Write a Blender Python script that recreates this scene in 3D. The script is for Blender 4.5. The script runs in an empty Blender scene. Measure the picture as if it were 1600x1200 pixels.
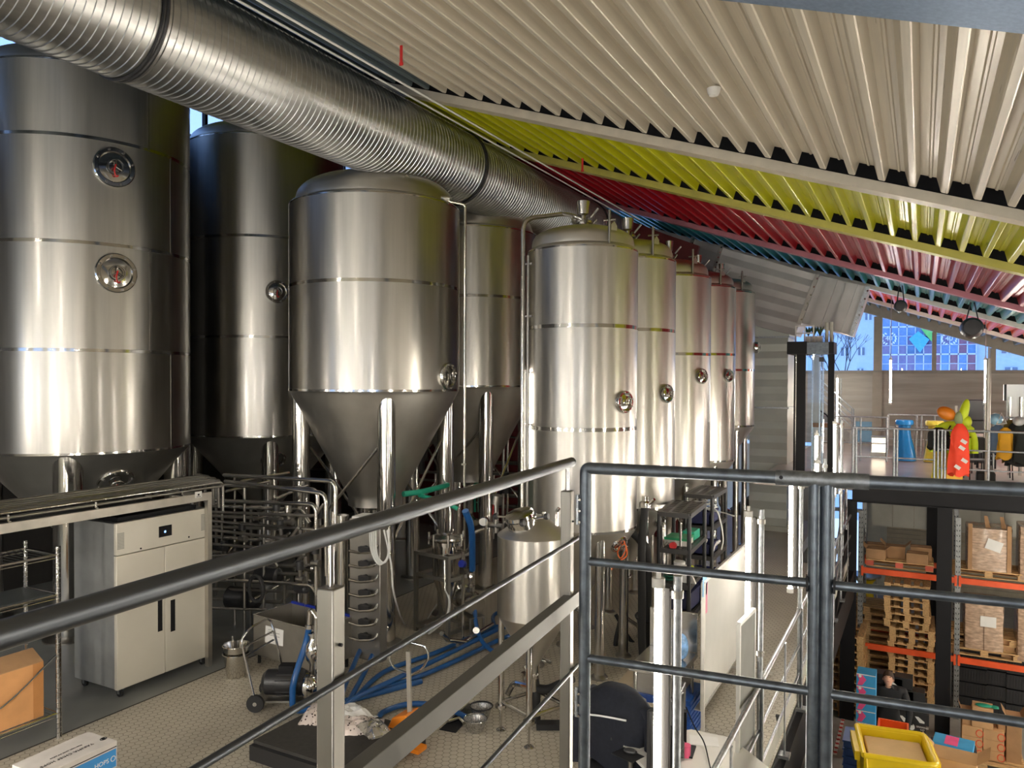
import bpy, bmesh, math, random
from mathutils import Vector, Matrix
random.seed(7)
PI = math.pi
SC = bpy.context.scene
COL = SC.collection
V = Vector

# ------------------------------------------------------------ camera (1600x1200, 26.9 mm, eye 3.6 m above the brewery floor)
F = 1195.0; CX = 800.0; PITCH = math.radians(0.9); ROLL = .004
CY = 594.44 + F * math.tan(PITCH)
YAW = math.atan(640.0 / (F / math.cos(PITCH)))
H = 3.6
C0 = V((0, 0, H))
_f = V((-math.sin(YAW), math.cos(YAW), 0)); _r = V((math.cos(YAW), math.sin(YAW), 0)); _u = V((0, 0, 1))
FW = _f * math.cos(PITCH) - _u * math.sin(PITCH)
_u2 = _u * math.cos(PITCH) + _f * math.sin(PITCH)
_a = math.atan(ROLL)
RT = _r * math.cos(_a) + _u2 * math.sin(_a)
UP = _u2 * math.cos(_a) - _r * math.sin(_a)
def ray(x, y): return RT * ((x - CX) / F) - UP * ((y - CY) / F) + FW
def onZ(x, y, Z): d = ray(x, y); return C0 + d * ((Z - H) / d.z)
def onX(x, y, X): d = ray(x, y); return C0 + d * (X / d.x)
def onY(x, y, Y): d = ray(x, y); return C0 + d * (Y / d.y)
def atD(x, y, D): return C0 + ray(x, y) * D
def proj(p):
    d = V(p) - C0; z = d.dot(FW)
    return (CX + F * d.dot(RT) / z, CY - F * d.dot(UP) / z, z)
cd = bpy.data.cameras.new('camera'); cam = bpy.data.objects.new('camera', cd); COL.objects.link(cam)
cd.sensor_width = 36; cd.lens = F / 1600 * 36; cd.shift_y = (CY - 600) / 1600; cd.clip_start = .05; cd.clip_end = 300
cam.matrix_world = Matrix(((RT.x, UP.x, -FW.x, 0), (RT.y, UP.y, -FW.y, 0), (RT.z, UP.z, -FW.z, H), (0, 0, 0, 1)))
SC.camera = cam
SC.view_settings.view_transform = 'Standard'; SC.view_settings.look = 'None'
SC.view_settings.gamma = 1; SC.view_settings.use_curve_mapping = False
SC.view_settings.exposure = EXPOSURE = 0.5
SC.cycles.use_denoising = True
SC.cycles.max_bounces = 8; SC.cycles.diffuse_bounces = 4; SC.cycles.glossy_bounces = 5; SC.cycles.transparent_max_bounces = 12
SC.cycles.sample_clamp_indirect = 6; SC.cycles.caustics_reflective = True

# ------------------------------------------------------------ materials
def lin(c):
    c = c / 255.0
    return c / 12.92 if c <= .04045 else ((c + .055) / 1.055) ** 2.4
def rgb(r, g, b): return (lin(r), lin(g), lin(b), 1)
MATS = {}
class NT:
    def __init__(s, name):
        s.m = bpy.data.materials.new(name); s.m.use_nodes = True; s.t = s.m.node_tree; s.b = s.t.nodes['Principled BSDF']
    def n(s, typ, **kw):
        x = s.t.nodes.new(typ)
        for k, v in kw.items():
            if k.startswith('i_'):
                key = k[2:]; key = int(key) if key.isdigit() else key.replace('_', ' ')
                x.inputs[key].default_value = v
            else: setattr(x, k, v)
        return x
    def l(s, a, b): s.t.links.new(a, b)
    def math(s, op, a, b=None, c=None):
        x = s.n('ShaderNodeMath', operation=op)
        for i, v in enumerate((a, b, c)):
            if v is None: continue
            if isinstance(v, (int, float)): x.inputs[i].default_value = v
            else: s.l(v, x.inputs[i])
        return x.outputs[0]
    def ramp(s, fac, stops):
        x = s.n('ShaderNodeValToRGB'); s.l(fac, x.inputs[0]); e = x.color_ramp.elements
        while len(e) < len(stops): e.new(.5)
        for i, (p, c) in enumerate(stops): e[i].position = p; e[i].color = c
        return x.outputs[0]
def mat(name, col, rough=.5, metal=0, var=.08, scale=6, bump=0, stretch=None, spec=None, coat=0, rvar=0, trans=0):
    """painted / metal / plastic surface with slight noise in its colour"""
    if name in MATS: return MATS[name]
    q = NT(name); b = q.b
    b.inputs['Roughness'].default_value = rough; b.inputs['Metallic'].default_value = metal
    if spec is not None: b.inputs['Specular IOR Level'].default_value = spec
    if coat: b.inputs['Coat Weight'].default_value = coat; b.inputs['Coat Roughness'].default_value = .15
    if trans: b.inputs['Transmission Weight'].default_value = trans
    tc = q.n('ShaderNodeTexCoord'); src = tc.outputs['Object']
    if stretch:
        mp = q.n('ShaderNodeMapping'); mp.inputs['Scale'].default_value = stretch; q.l(src, mp.inputs[0]); src = mp.outputs[0]
    ns = q.n('ShaderNodeTexNoise', i_Scale=scale, i_Detail=4.0); q.l(src, ns.inputs[0])
    lo = tuple(max(0, c * (1 - var)) for c in col[:3]) + (1,); hi = tuple(min(1, c * (1 + var)) for c in col[:3]) + (1,)
    q.l(q.ramp(ns.outputs[0], [(.3, lo), (.7, hi)]), b.inputs['Base Color'])
    if rvar:
        q.l(q.math('MULTIPLY_ADD', ns.outputs[0], rvar, rough - rvar / 2), b.inputs['Roughness'])
    if bump:
        bp = q.n('ShaderNodeBump', i_Strength=bump, i_Distance=.01); q.l(ns.outputs[0], bp.inputs['Height']); q.l(bp.outputs[0], b.inputs['Normal'])
    MATS[name] = q.m
    return q.m
def emit(name, col, strength):
    if name in MATS: return MATS[name]
    q = NT(name); q.b.inputs['Base Color'].default_value = (0.8, .8, .8, 1)
    q.b.inputs['Emission Color'].default_value = col; q.b.inputs['Emission Strength'].default_value = strength
    MATS[name] = q.m; return q.m
def glass(name, tint=(.9, .95, 1, 1), gloss=.1):
    if name in MATS: return MATS[name]
    q = NT(name); t = q.t; t.nodes.remove(q.b)
    tr = q.n('ShaderNodeBsdfTransparent'); tr.inputs[0].default_value = tint
    gl = q.n('ShaderNodeBsdfGlossy'); gl.inputs['Roughness'].default_value = .02
    lw = q.n('ShaderNodeLayerWeight', i_Blend=.25); mx = q.n('ShaderNodeMixShader')
    q.l(q.math('MULTIPLY_ADD', lw.outputs['Fresnel'], .6, gloss * .3), mx.inputs[0]); q.l(tr.outputs[0], mx.inputs[1]); q.l(gl.outputs[0], mx.inputs[2])
    q.l(mx.outputs[0], t.nodes['Material Output'].inputs[0]); MATS[name] = q.m; return q.m

STEEL = mat('brushed_steel', (.50, .482, .445), .36, 1, .06, 3, stretch=(6, 6, .25), rvar=.08)
def anis(m, a=.6, coat=.7, cr=.10):
    q = m.node_tree; b = q.nodes['Principled BSDF']; tg = q.nodes.new('ShaderNodeTangent'); tg.direction_type = 'RADIAL'; tg.axis = 'Z'
    q.links.new(tg.outputs[0], b.inputs['Tangent']); b.inputs['Anisotropic'].default_value = a; b.inputs['Anisotropic Rotation'].default_value = .25
    b.inputs['Coat Weight'].default_value = coat; b.inputs['Coat Roughness'].default_value = cr
anis(STEEL)
STEELD = mat('cone_steel', (.56, .54, .50), .42, 1, .06, 4, rvar=.08)
BAND = mat('polished_steel', (.62, .60, .57), .12, 1, .03)
PIPE = mat('pipe_steel', (.55, .53, .5), .2, 1, .05)
PIPED = mat('dull_pipe_steel', (.36, .345, .32), .35, 1, .1)
GALV = mat('galvanised_steel', (.40, .42, .44), .42, 1, .22, 30, rvar=.15)
GALVD = mat('dark_galvanised_steel', (.13, .15, .175), .42, .85, .25, 25, rvar=.15)
DUCT = mat('spiral_duct_zinc', (.56, .56, .55), .33, 1, .10, 5, stretch=(3, .6, 3), rvar=.12)
RAILM = mat('handrail_steel', (.12, .13, .145), .36, 1, .0)
POSTM = mat('post_steel', (.23, .22, .20), .38, 1, .08, 5, stretch=(4, 4, .5))
BLACK = mat('black_paint', (.010, .010, .012), .55, spec=.2)
BLACKP = mat('black_plastic', (.02, .02, .022), .4)
RUBBER = mat('black_rubber', (.015, .015, .016), .7)
WHITE = mat('white_paint', (.62, .60, .56), .4)
WHITEB = mat('whiteboard_enamel', (.78, .78, .76), .12, coat=.5, var=.02)
PAPER = mat('white_paper', (.75, .74, .72), .8, var=.04)
CARD = mat('cardboard', rgb(190, 150, 108), .85, var=.12, scale=4)
CARD2 = mat('brown_cardboard', rgb(165, 128, 92), .85, var=.15, scale=4)
WOOD = mat('pallet_wood', rgb(196, 160, 112), .8, var=.25, scale=5, stretch=(2, 8, 8))
BLUEH = mat('blue_hose_rubber', rgb(28, 80, 138), .3, var=.1)
GREENH = mat('green_hose_rubber', rgb(25, 135, 110), .45)
WHITEH = mat('white_hose', (.62, .62, .6), .5)
ORANGE = mat('orange_beam_paint', rgb(225, 85, 35), .5, var=.08)
ORANGEY = mat('orange_yellow_paint', rgb(225, 130, 30), .4)
YELLOW = mat('yellow_plastic', rgb(238, 205, 25), .4, var=.05)
BLUE = mat('blue_plastic', rgb(35, 65, 130), .45)
RED = mat('red_plastic', rgb(190, 35, 35), .45)
WRAP = mat('stretch_wrap_over_card', rgb(182, 155, 132), .25, var=.35, scale=9, bump=1.0, coat=.6, stretch=(1, 1, 3))
BLKFAB = mat('navy_fabric', rgb(22, 26, 38), .85, var=.25, scale=30)
SCREEN = mat('dark_display_glass', (.01, .01, .012), .15)
TUBEE = emit('led_tube_glow', (1, .92, .79, 1), 72)
TUBE_FILL = emit('added_fill_tube_glow', (1, .92, .79, 1), 165)  # glow of the added off-frame fill tubes, stronger than the visible ones

# ------------------------------------------------------------ mesh builder
class B:
    def __init__(s): s.v = []; s.f = []
    def add(s, vs, fs):
        o = len(s.v); s.v += [V(p) for p in vs]; s.f += [tuple(i + o for i in f) for f in fs]; return s
    def box(s, c, d, rz=0, M=None):
        x, y, z = d[0] / 2, d[1] / 2, d[2] / 2
        vs = [V((a * x, b * y, e * z)) for a, b, e in ((-1,-1,-1),(1,-1,-1),(1,1,-1),(-1,1,-1),(-1,-1,1),(1,-1,1),(1,1,1),(-1,1,1))]
        R = M or Matrix.Rotation(rz, 3, 'Z')
        return s.add([R @ p + V(c) for p in vs], [(0,3,2,1),(4,5,6,7),(0,1,5,4),(1,2,6,5),(2,3,7,6),(3,0,4,7)])
    def box2(s, a, b):
        a = V(a); b = V(b); return s.box((a + b) / 2, [abs(b[i] - a[i]) for i in range(3)])
    def beam(s, p, q, w, h, up=(0, 0, 1)):
        p = V(p); q = V(q); d = (q - p); L = d.length; d.normalize(); u = V(up); r = d.cross(u)
        if r.length < 1e-4: u = V((1, 0, 0)); r = d.cross(u)
        r.normalize(); u = r.cross(d)
        M = Matrix((r, d, u)).transposed()
        return s.box((p + q) / 2, (w, L, h), M=M)
    def cyl(s, p, q, r, n=16, r2=None, caps=True):
        p = V(p); q = V(q); d = (q - p).normalized(); a = d.orthogonal().normalized(); b = d.cross(a); r2 = r if r2 is None else r2
        vs = []
        for c, R in ((p, r), (q, r2)):
            for i in range(n):
                t = 2 * PI * i / n; vs.append(c + (a * math.cos(t) + b * math.sin(t)) * R)
        fs = [(i, (i + 1) % n, n + (i + 1) % n, n + i) for i in range(n)]
        if caps: fs += [tuple(range(n - 1, -1, -1)), tuple(range(n, 2 * n))]
        return s.add(vs, fs)
    def lathe(s, c, prof, n=32, axis=(0, 0, 1), cap0=False, cap1=False):
        ax = V(axis).normalized(); a = V((1, 0, 0)) if abs(ax.z) > .9 else ax.orthogonal().normalized(); a = (a - ax * a.dot(ax)).normalized(); b = ax.cross(a); c = V(c)
        vs = []
        for r, z in prof:
            for i in range(n):
                t = 2 * PI * i / n; vs.append(c + ax * z + (a * math.cos(t) + b * math.sin(t)) * r)
        fs = []
        for k in range(len(prof) - 1):
            for i in range(n):
                j = (i + 1) % n; fs.append((k * n + i, k * n + j, (k + 1) * n + j, (k + 1) * n + i))
        if cap0: fs.append(tuple(range(n - 1, -1, -1)))
        if cap1: fs.append(tuple((len(prof) - 1) * n + i for i in range(n)))
        return s.add(vs, fs)
    def tube(s, pts, r, n=10, fil=0, closed=False):
        pts = [V(p) for p in pts]
        if fil: pts = fillet(pts, fil)
        m = len(pts); fr = []; prev = None
        for i in range(m):
            if closed: d = pts[(i + 1) % m] - pts[i - 1]
            else: d = pts[min(i + 1, m - 1)] - pts[max(i - 1, 0)]
            d = d.normalized() if d.length > 1e-9 else V((0, 0, 1))
            a = d.orthogonal().normalized() if prev is None else (prev - d * prev.dot(d)).normalized()
            prev = a; fr.append((pts[i], a, d.cross(a)))
        vs = [p + (a * math.cos(2 * PI * k / n) + b * math.sin(2 * PI * k / n)) * r for p, a, b in fr for k in range(n)]
        fs = []
        for i in range(m if closed else m - 1):
            i2 = (i + 1) % m
            for k in range(n):
                k2 = (k + 1) % n; fs.append((i * n + k, i * n + k2, i2 * n + k2, i2 * n + k))
        if not closed: fs += [tuple(range(n - 1, -1, -1)), tuple((m - 1) * n + k for k in range(n))]
        return s.add(vs, fs)
    def prism(s, poly, vec):
        poly = [V(p) for p in poly]; vec = V(vec); n = len(poly)
        return s.add(poly + [p + vec for p in poly], [tuple(range(n - 1, -1, -1)), tuple(range(n, 2 * n))] + [(i, (i + 1) % n, n + (i + 1) % n, n + i) for i in range(n)])
    def ell(s, c, r, n=16, m=10, M=None):
        vs = []; c = V(c)
        for j in range(m + 1):
            ph = PI * j / m
            for i in range(n):
                t = 2 * PI * i / n; p = V((r[0] * math.sin(ph) * math.cos(t), r[1] * math.sin(ph) * math.sin(t), r[2] * math.cos(ph)))
                vs.append((M @ p if M else p) + c)
        fs = [(j * n + i, j * n + n + i, j * n + n + (i + 1) % n, j * n + (i + 1) % n) for j in range(m) for i in range(n)]
        return s.add(vs, fs)
    def build(s, name, m, parent=None, ang=35, bevel=0, at=None, **props):
        off = V(parent.matrix_world.translation) if parent else (V(at) if at is not None else V((0, 0, 0)))
        if parent and parent.parent: off = V(parent['_loc']) if '_loc' in parent else off
        me = bpy.data.meshes.new(name)
        bm = bmesh.new(); vs = [bm.verts.new(p) for p in s.v]
        for f in s.f:
            try: bm.faces.new([vs[i] for i in f])
            except ValueError: pass
        bmesh.ops.remove_doubles(bm, verts=bm.verts, dist=1e-5)
        bmesh.ops.recalc_face_normals(bm, faces=bm.faces)
        bm.to_mesh(me); bm.free()
        o = bpy.data.objects.new(name, me); COL.objects.link(o)
        if parent is not None:
            base = WL[parent.name] ; me.transform(Matrix.Translation(-base)); o.parent = parent; WL[o.name] = base
        else:
            base = V(at) if at is not None else sum((V(v.co) for v in me.vertices), V((0, 0, 0))) / max(1, len(me.vertices))
            me.transform(Matrix.Translation(-base)); o.location = base; WL[o.name] = base
        me.materials.append(m)
        for p in me.polygons: p.use_smooth = True
        me.set_sharp_from_angle(angle=math.radians(ang))
        if bevel:
            md = o.modifiers.new('edge', 'BEVEL'); md.width = bevel; md.segments = 2; md.limit_method = 'ANGLE'; md.angle_limit = math.radians(40)
        for k, v in props.items(): o[k] = v
        return o
WL = {}
def fillet(pts, r, k=6):
    out = [pts[0]]
    for i in range(1, len(pts) - 1):
        a, b, c = pts[i - 1], pts[i], pts[i + 1]; u = (a - b); w = (c - b)
        if u.length < 1e-6 or w.length < 1e-6: continue
        t = min(r, u.length * .48, w.length * .48); p = b + u.normalized() * t; q = b + w.normalized() * t
        for j in range(k + 1):
            x = j / k; out.append(p * (1 - x) ** 2 + b * 2 * x * (1 - x) + q * x * x)
    out.append(pts[-1]); return out
def spline(pts, k=8):
    """smooth curve through the points (Catmull-Rom)"""
    pts = [V(p) for p in pts]; P = [pts[0] * 2 - pts[1]] + pts + [pts[-1] * 2 - pts[-2]]; out = []
    for i in range(1, len(P) - 2):
        a, b, c, d = P[i - 1:i + 3]
        for j in range(k):
            t = j / k; out.append(.5 * ((2 * b) + (c - a) * t + (2 * a - 5 * b + 4 * c - d) * t * t + (3 * b - a - 3 * c + d) * t ** 3))
    out.append(pts[-1]); return out
def thing(name, label, cat, loc=(0, 0, 0), group=None):
    o = bpy.data.objects.new(name, None); COL.objects.link(o); o.location = loc; o.empty_display_size = .1
    o['label'] = label; o['category'] = cat
    if group: o['group'] = group
    WL[o.name] = V(loc); return o
def one(b, name, m, label, cat, group=None, **kw):
    o = b.build(name, m, **kw); o['label'] = label; o['category'] = cat
    if group: o['group'] = group
    return o
def struct(name, b, m, **kw):
    o = b.build(name, m, **kw); o['kind'] = 'structure'; return o
def copy_tree(o, loc=None, rz=None, label=None, group=None, parent=None):
    c = o.copy(); COL.objects.link(c); WL[c.name] = WL[o.name].copy()
    if parent is not None: c.parent = parent
    if loc is not None: c.location = loc; WL[c.name] = V(loc)
    if rz is not None: c.rotation_euler = (0, 0, rz)
    if label: c['label'] = label
    if group: c['group'] = group
    for ch in o.children: copy_tree(ch, parent=c)
    return c
def hitcyl(cx, cy, r, x, y):
    """where the sight line through pixel (x, y) meets an upright cylinder"""
    d = ray(x, y); a = d.x ** 2 + d.y ** 2; b = -2 * (d.x * cx + d.y * cy); c = cx * cx + cy * cy - r * r
    D = b * b - 4 * a * c
    t = (-b - math.sqrt(D)) / (2 * a) if D > 0 else -b / (2 * a)
    return C0 + d * t
def text_mesh(txt, size, m, M, parent=None, name='lettering', ext=.002, spacing=1.0):
    cu = bpy.data.curves.new(name, 'FONT'); cu.body = txt; cu.size = size; cu.extrude = ext; cu.align_x = 'CENTER'; cu.align_y = 'CENTER'; cu.space_character = spacing
    t = bpy.data.objects.new(name, cu); COL.objects.link(t)
    dg = bpy.context.evaluated_depsgraph_get(); me = bpy.data.meshes.new_from_object(t.evaluated_get(dg)); bpy.data.objects.remove(t)
    me.transform(M)
    o = bpy.data.objects.new(name, me); COL.objects.link(o)
    if parent is not None: me.transform(Matrix.Translation(-WL[parent.name])); o.parent = parent; WL[o.name] = WL[parent.name]
    me.materials.clear(); me.materials.append(m); return o
def frame_mat(origin, xdir, ydir):
    x = V(xdir).normalized(); y = V(ydir); y = (y - x * y.dot(x)).normalized(); z = x.cross(y)
    return Matrix(((x.x, y.x, z.x, origin[0]), (x.y, y.y, z.y, origin[1]), (x.z, y.z, z.z, origin[2]), (0, 0, 0, 1)))
# ============================================================ THE SETTING
YM = 16.0; ZM = 1.62; ZW = -2.9; YG = 26.5; XE = -1.2
def roofz(x): return 5.4 - .34 * x
def hexmat():
    q = NT('hexagon_floor_tiles'); b = q.b
    tc = q.n('ShaderNodeTexCoord'); s = q.n('ShaderNodeVectorMath', operation='SCALE'); q.l(tc.outputs['Object'], s.inputs[0]); s.inputs[3].default_value = 1 / .08
    fl = q.n('ShaderNodeVectorMath', operation='MULTIPLY'); q.l(s.outputs[0], fl.inputs[0]); fl.inputs[1].default_value = (1, 1, 0)
    ad = q.n('ShaderNodeVectorMath', operation='ADD'); q.l(fl.outputs[0], ad.inputs[0]); ad.inputs[1].default_value = (1000, 1732.05, 0)
    def cell(src, off):
        a = q.n('ShaderNodeVectorMath', operation='SUBTRACT'); q.l(src, a.inputs[0]); a.inputs[1].default_value = off
        m = q.n('ShaderNodeVectorMath', operation='MODULO'); q.l(a.outputs[0], m.inputs[0]); m.inputs[1].default_value = (1, 1.73205, 1)
        c = q.n('ShaderNodeVectorMath', operation='SUBTRACT'); q.l(m.outputs[0], c.inputs[0]); c.inputs[1].default_value = (.5, .866025, 0)
        ab = q.n('ShaderNodeVectorMath', operation='ABSOLUTE'); q.l(c.outputs[0], ab.inputs[0])
        ln = q.n('ShaderNodeVectorMath', operation='LENGTH'); q.l(c.outputs[0], ln.inputs[0])
        sx = q.n('ShaderNodeSeparateXYZ'); q.l(ab.outputs[0], sx.inputs[0])
        d = q.math('MAXIMUM', sx.outputs[0], q.math('ADD', q.math('MULTIPLY', sx.outputs[0], .5), q.math('MULTIPLY', sx.outputs[1], .866025)))
        return d
    d = q.math('MINIMUM', cell(ad.outputs[0], (0, 0, 0)), cell(ad.outputs[0], (.5, .866025, 0)))
    ns = q.n('ShaderNodeTexNoise', i_Scale=.8, i_Detail=6.0); q.l(tc.outputs['Object'], ns.inputs[0])
    base = q.ramp(ns.outputs[0], [(.3, rgb(164, 156, 142)), (.7, rgb(200, 192, 176))])
    mask = q.ramp(d, [(.455, (0, 0, 0, 1)), (.475, (1, 1, 1, 1))])
    mx = q.n('ShaderNodeMix', data_type='RGBA'); q.l(mask, mx.inputs[0]); q.l(base, mx.inputs[6]); mx.inputs[7].default_value = rgb(105, 96, 80)
    q.l(mx.outputs[2], b.inputs['Base Color'])
    q.l(q.math('MULTIPLY_ADD', ns.outputs[0], .4, .22), b.inputs['Roughness'])
    bp = q.n('ShaderNodeBump', i_Strength=.35, i_Distance=.004, invert=True); q.l(mask, bp.inputs['Height']); q.l(bp.outputs[0], b.inputs['Normal'])
    return q.m
HEX = hexmat()
GREYFL = mat('grey_resin_floor', rgb(128, 130, 128), .38, var=.12, scale=1.5)
CONC = mat('concrete', rgb(146, 142, 134), .8, var=.22, scale=1.2, stretch=(.5, 1, 5))
WAREF = mat('warehouse_concrete_floor', rgb(150, 148, 144), .6, var=.1)
MEZF = mat('mezzanine_floor_vinyl', rgb(200, 190, 184), .22, var=.08, scale=1)
DARKW = mat('dark_wall_panel', rgb(52, 50, 48), .6)
REDW = mat('dark_red_wall_panel', rgb(88, 14, 16), .5, var=.1)
LPANEL = mat('pale_wall_panel', rgb(178, 178, 168), .5, var=.05)
b = B(); b.box2((-7.62, -5, -.25), (XE, 16.1, 0)); b.box2((-7.62, 16.1, -.25), (-2.3, 21, 0)); struct('floor', b, HEX)
b = B(); b.box2((-13.6, -5, -.25), (-7.63, 21, 0)); struct('floor_left', b, GREYFL)
b = B(); b.beam((-7.625, -5, .0015), (-7.625, 21, .0015), .02, .004); struct('trim_1', b, mat('floor_joint', (.06, .055, .05), .7))
b = B(); b.box2((-5.1, -5, ZW - .2), (10, YG, ZW)); struct('floor_lower', b, WAREF)
b = B(); b.box2((-5.1, -5, ZW), (-5.0, YG, -.26)); b.box2((XE + .005, -5, -.55), (XE + .10, 16.1, -.02)); b.box2((XE - .18, -5, -.60), (XE + .005, 16.1, -.26)); struct('trim_31', b, BLACK)
# mezzanine
b = B(); b.box2((-3.0, YM + .12, ZM - .12), (10, YG, ZM)); struct('floor_upper', b, MEZF)
b = B(); b.box2((-1.15, YM - .02, ZM - .30), (10, YM + .12, ZM)); b.box2((-1.15, YM - .02, ZM - .32), (10, YM + .26, ZM - .29)); struct('trim_2', b, BLACK)
# left wall with clerestory window band
b = B(); b.box2((-13.9, -5, 0), (-13.6, YG, 8.75)); b.box2((-13.9, -5, 9.75), (-13.6, YG, 10.4)); struct('wall_left', b, DARKW)
b = B()
for k in range(22): b.box2((-13.8, -5 + k * 1.5, 8.75), (-13.7, -4.93 + k * 1.5, 9.75))
b.box2((-13.8, -5, 9.42), (-13.7, YG, 9.46)); struct('trim_33', b, BLACK)
b = B(); b.box2((-13.76, -5, 8.75), (-13.75, YG, 9.75)); struct('window_1', b, glass('clear_glass'))
# dark red bulkhead closing the tank bay at the end of the round duct
pl = 17.1
b = B(); b.prism([(-13.6, pl, 0), (-4.6, pl, 0), (-4.6, pl, 5.9), onY(1092, 384, pl), onY(1040, 366, pl), onY(985, 345, pl), (-9.2, pl, roofz(-9.2) + .2), (-13.6, pl, 10.1)], (0, .12, 0)); struct('wall_middle', b, REDW)
# gable wall
def gz(x): return roofz(x) + .02
b = B(); b.box2((-13.6, YG, ZM), (10, YG + .25, 3.88)); struct('wall_far', b, CONC)
b = B(); b.box2((-13.6, YG - .02, 3.86), (10, YG + .27, 3.96)); struct('trim_3', b, mat('grey_sill', rgb(120, 116, 108), .5))
posts = [(1365, 1378), (1456, 1463), (1547, 1556)]
b = B()
for x0, x1 in posts:
    p = onY(x0, 560, YG); q = onY(x1, 560, YG); xm = (p.x + q.x) / 2; b.box2((p.x, YG - .05, 3.96), (q.x, YG + .24, gz(xm) - .19))
for xx in (-5.2, -8.0, 5.4, 8.0): b.box2((xx, YG - .05, 3.96), (xx + .2, YG + .24, gz(xx) - .25))
p = onY(1365, 560, YG); q = onY(1378, 560, YG); b.box2((p.x - .02, YG - .10, ZM), (q.x + .02, YG + .01, 3.9))
struct('trim_4', b, mat('grey_window_post', rgb(135, 128, 116), .5))
b = B(); b.prism([(-13.6, YG - .04, gz(-13.6) - .18), (10, YG - .04, gz(10) - .18), (10, YG - .04, gz(10) + .2), (-13.6, YG - .04, gz(-13.6) + .2)], (0, .3, 0)); struct('trim_5', b, mat('grey_window_post', None))
b = B(); b.prism([(-13.6, YG + .1, 3.9), (10, YG + .1, 3.9), (10, YG + .1, max(3.92, gz(10))), (-13.6, YG + .1, gz(-13.6))], (0, .02, 0)); struct('window_2', b, glass('clear_glass'))
# lower storey far wall (behind the racks): pale panels, glazed openings, shutter
b = B()
wz0, wz1 = ZW, ZM - .12
for xa, xb in ((-13.6, -2.9), (-1.45, 10)): b.box2((xa, YG, wz0), (xb, YG + .2, wz1))
b.box2((-2.9, YG, .55), (-1.45, YG + .2, wz1)); struct('wall_far_below', b, LPANEL)
b = B(); b.box2((-2.9, YG + .1, wz0), (-1.45, YG + .12, .55)); struct('window_3', b, glass('clear_glass'))
b = B()
for z in (-.55,): b.box2((-2.9, YG + .02, z), (-1.45, YG + .1, z + .12))
b.box2((-2.9, YG + .02, wz0), (-2.8, YG + .18, .55)); b.box2((-1.5, YG + .02, wz0), (-1.45, YG + .18, .55)); struct('trim_34', b, GALV)
b = B()
for k in range(30): b.box2((-.9, YG - .05, wz0 + k * .13), (4.2, YG - .01, wz0 + k * .13 + .118))
struct('door_1', b, mat('grey_roller_shutter', rgb(168, 158, 138), .6))
b = B(); b.box2((10, -5, ZW), (10.2, YG, 3.6)); struct('wall_right', b, CONC)
b = B(); b.box2((-13.6, -5.3, ZW), (10, -5, 2.6)); b.box2((-13.6, -5.3, 4.8), (10, -5, 10.2))
for k in range(8): b.box2((-13.6 + k * 3.2, -5.3, 2.6), (-12.4 + k * 3.2, -5, 4.8))
struct('wall_back', b, LPANEL)
b = B(); b.box2((-13.6, -5.12, 2.6), (10, -5.10, 4.8)); struct('window_4', b, glass('clear_glass'))
b = B()
for k in range(24): b.box2((9.9, -5 + k * 1.3, ZW), (10.0, -4.9 + k * 1.3, 2.2))
struct('trim_6', b, LPANEL)
# pale cladding band hung under the mezzanine edge
b = B()
for k in range(26): b.box2((-.95 + k * .42, 19.0, ZM - 1.25), (-.55 + k * .42 + .01, 19.08, ZM - .125))
struct('trim_32', b, LPANEL)
# camera's landing
b = B(); b.box2((-.66, -2.5, 2.14), (1.8, 1.62, 2.3)); struct('floor_landing', b, GALV)

# ------------------------------------------------------------ roof: deep corrugated sheet between sloping beams
def deckmat(name, c, r=.3):
    q = NT(name); q.b.inputs['Roughness'].default_value = r; q.b.inputs['Metallic'].default_value = .15; q.b.inputs['Base Color'].default_value = c
    q.b.inputs['Coat Weight'].default_value = .25; q.b.inputs['Coat Roughness'].default_value = .2
    tc = q.n('ShaderNodeTexCoord'); mp = q.n('ShaderNodeMapping'); mp.inputs['Scale'].default_value = (14, .35, 14); q.l(tc.outputs['Object'], mp.inputs[0])
    ns = q.n('ShaderNodeTexNoise', i_Scale=2.0, i_Detail=3.0); q.l(mp.outputs[0], ns.inputs[0])
    q.l(q.math('MULTIPLY_ADD', ns.outputs[0], .3, r - .15), q.b.inputs['Roughness'])
    lo = tuple(x * .85 for x in c[:3]) + (1,); q.l(q.ramp(ns.outputs[0], [(.35, lo), (.65, c)]), q.b.inputs['Base Color'])
    return q.m
bays = [(-5, 4.05, 'white', (205, 196, 178)), (4.35, 8.77, 'white', (205, 196, 178)), (8.77, 12.03, 'lime_yellow', (196, 196, 20)), (12.03, 16.5, 'red', (165, 6, 24)),
        (16.5, 19.8, 'teal', (38, 128, 128)), (19.8, 23.8, 'salmon_orange', (238, 88, 0)), (23.8, YG, 'dark_teal', (50, 80, 78))]
DM = {}
def deck(y0, y1, m, i, xa=-13.6, xb=9.9):
    P = .272; prof = []
    x = xa
    while x < xb - .1:
        # ribs hang down: narrow lower flange, sloping webs, wide grooved upper flange
        for dx, dz in ((0, .17), (.035, .17), (.045, .158), (.06, .158), (.07, .17), (.105, .17), (.14, .045), (.150, .037), (.195, .037), (.205, .045), (.24, .17)):
            prof.append((x + dx, dz))
        x += P
    vs = []; fs = []
    for y in (y0 + .10, y1 - .34):
        for px, dz in prof: vs.append((px, y, roofz(px) + .03 + dz))
    n = len(prof)
    fs = [(k, k + 1, n + k + 1, n + k) for k in range(n - 1)]
    b = B(); b.add(vs, fs)
    o = struct('ceiling_%d' % i, b, m, ang=20)
    return o
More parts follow.
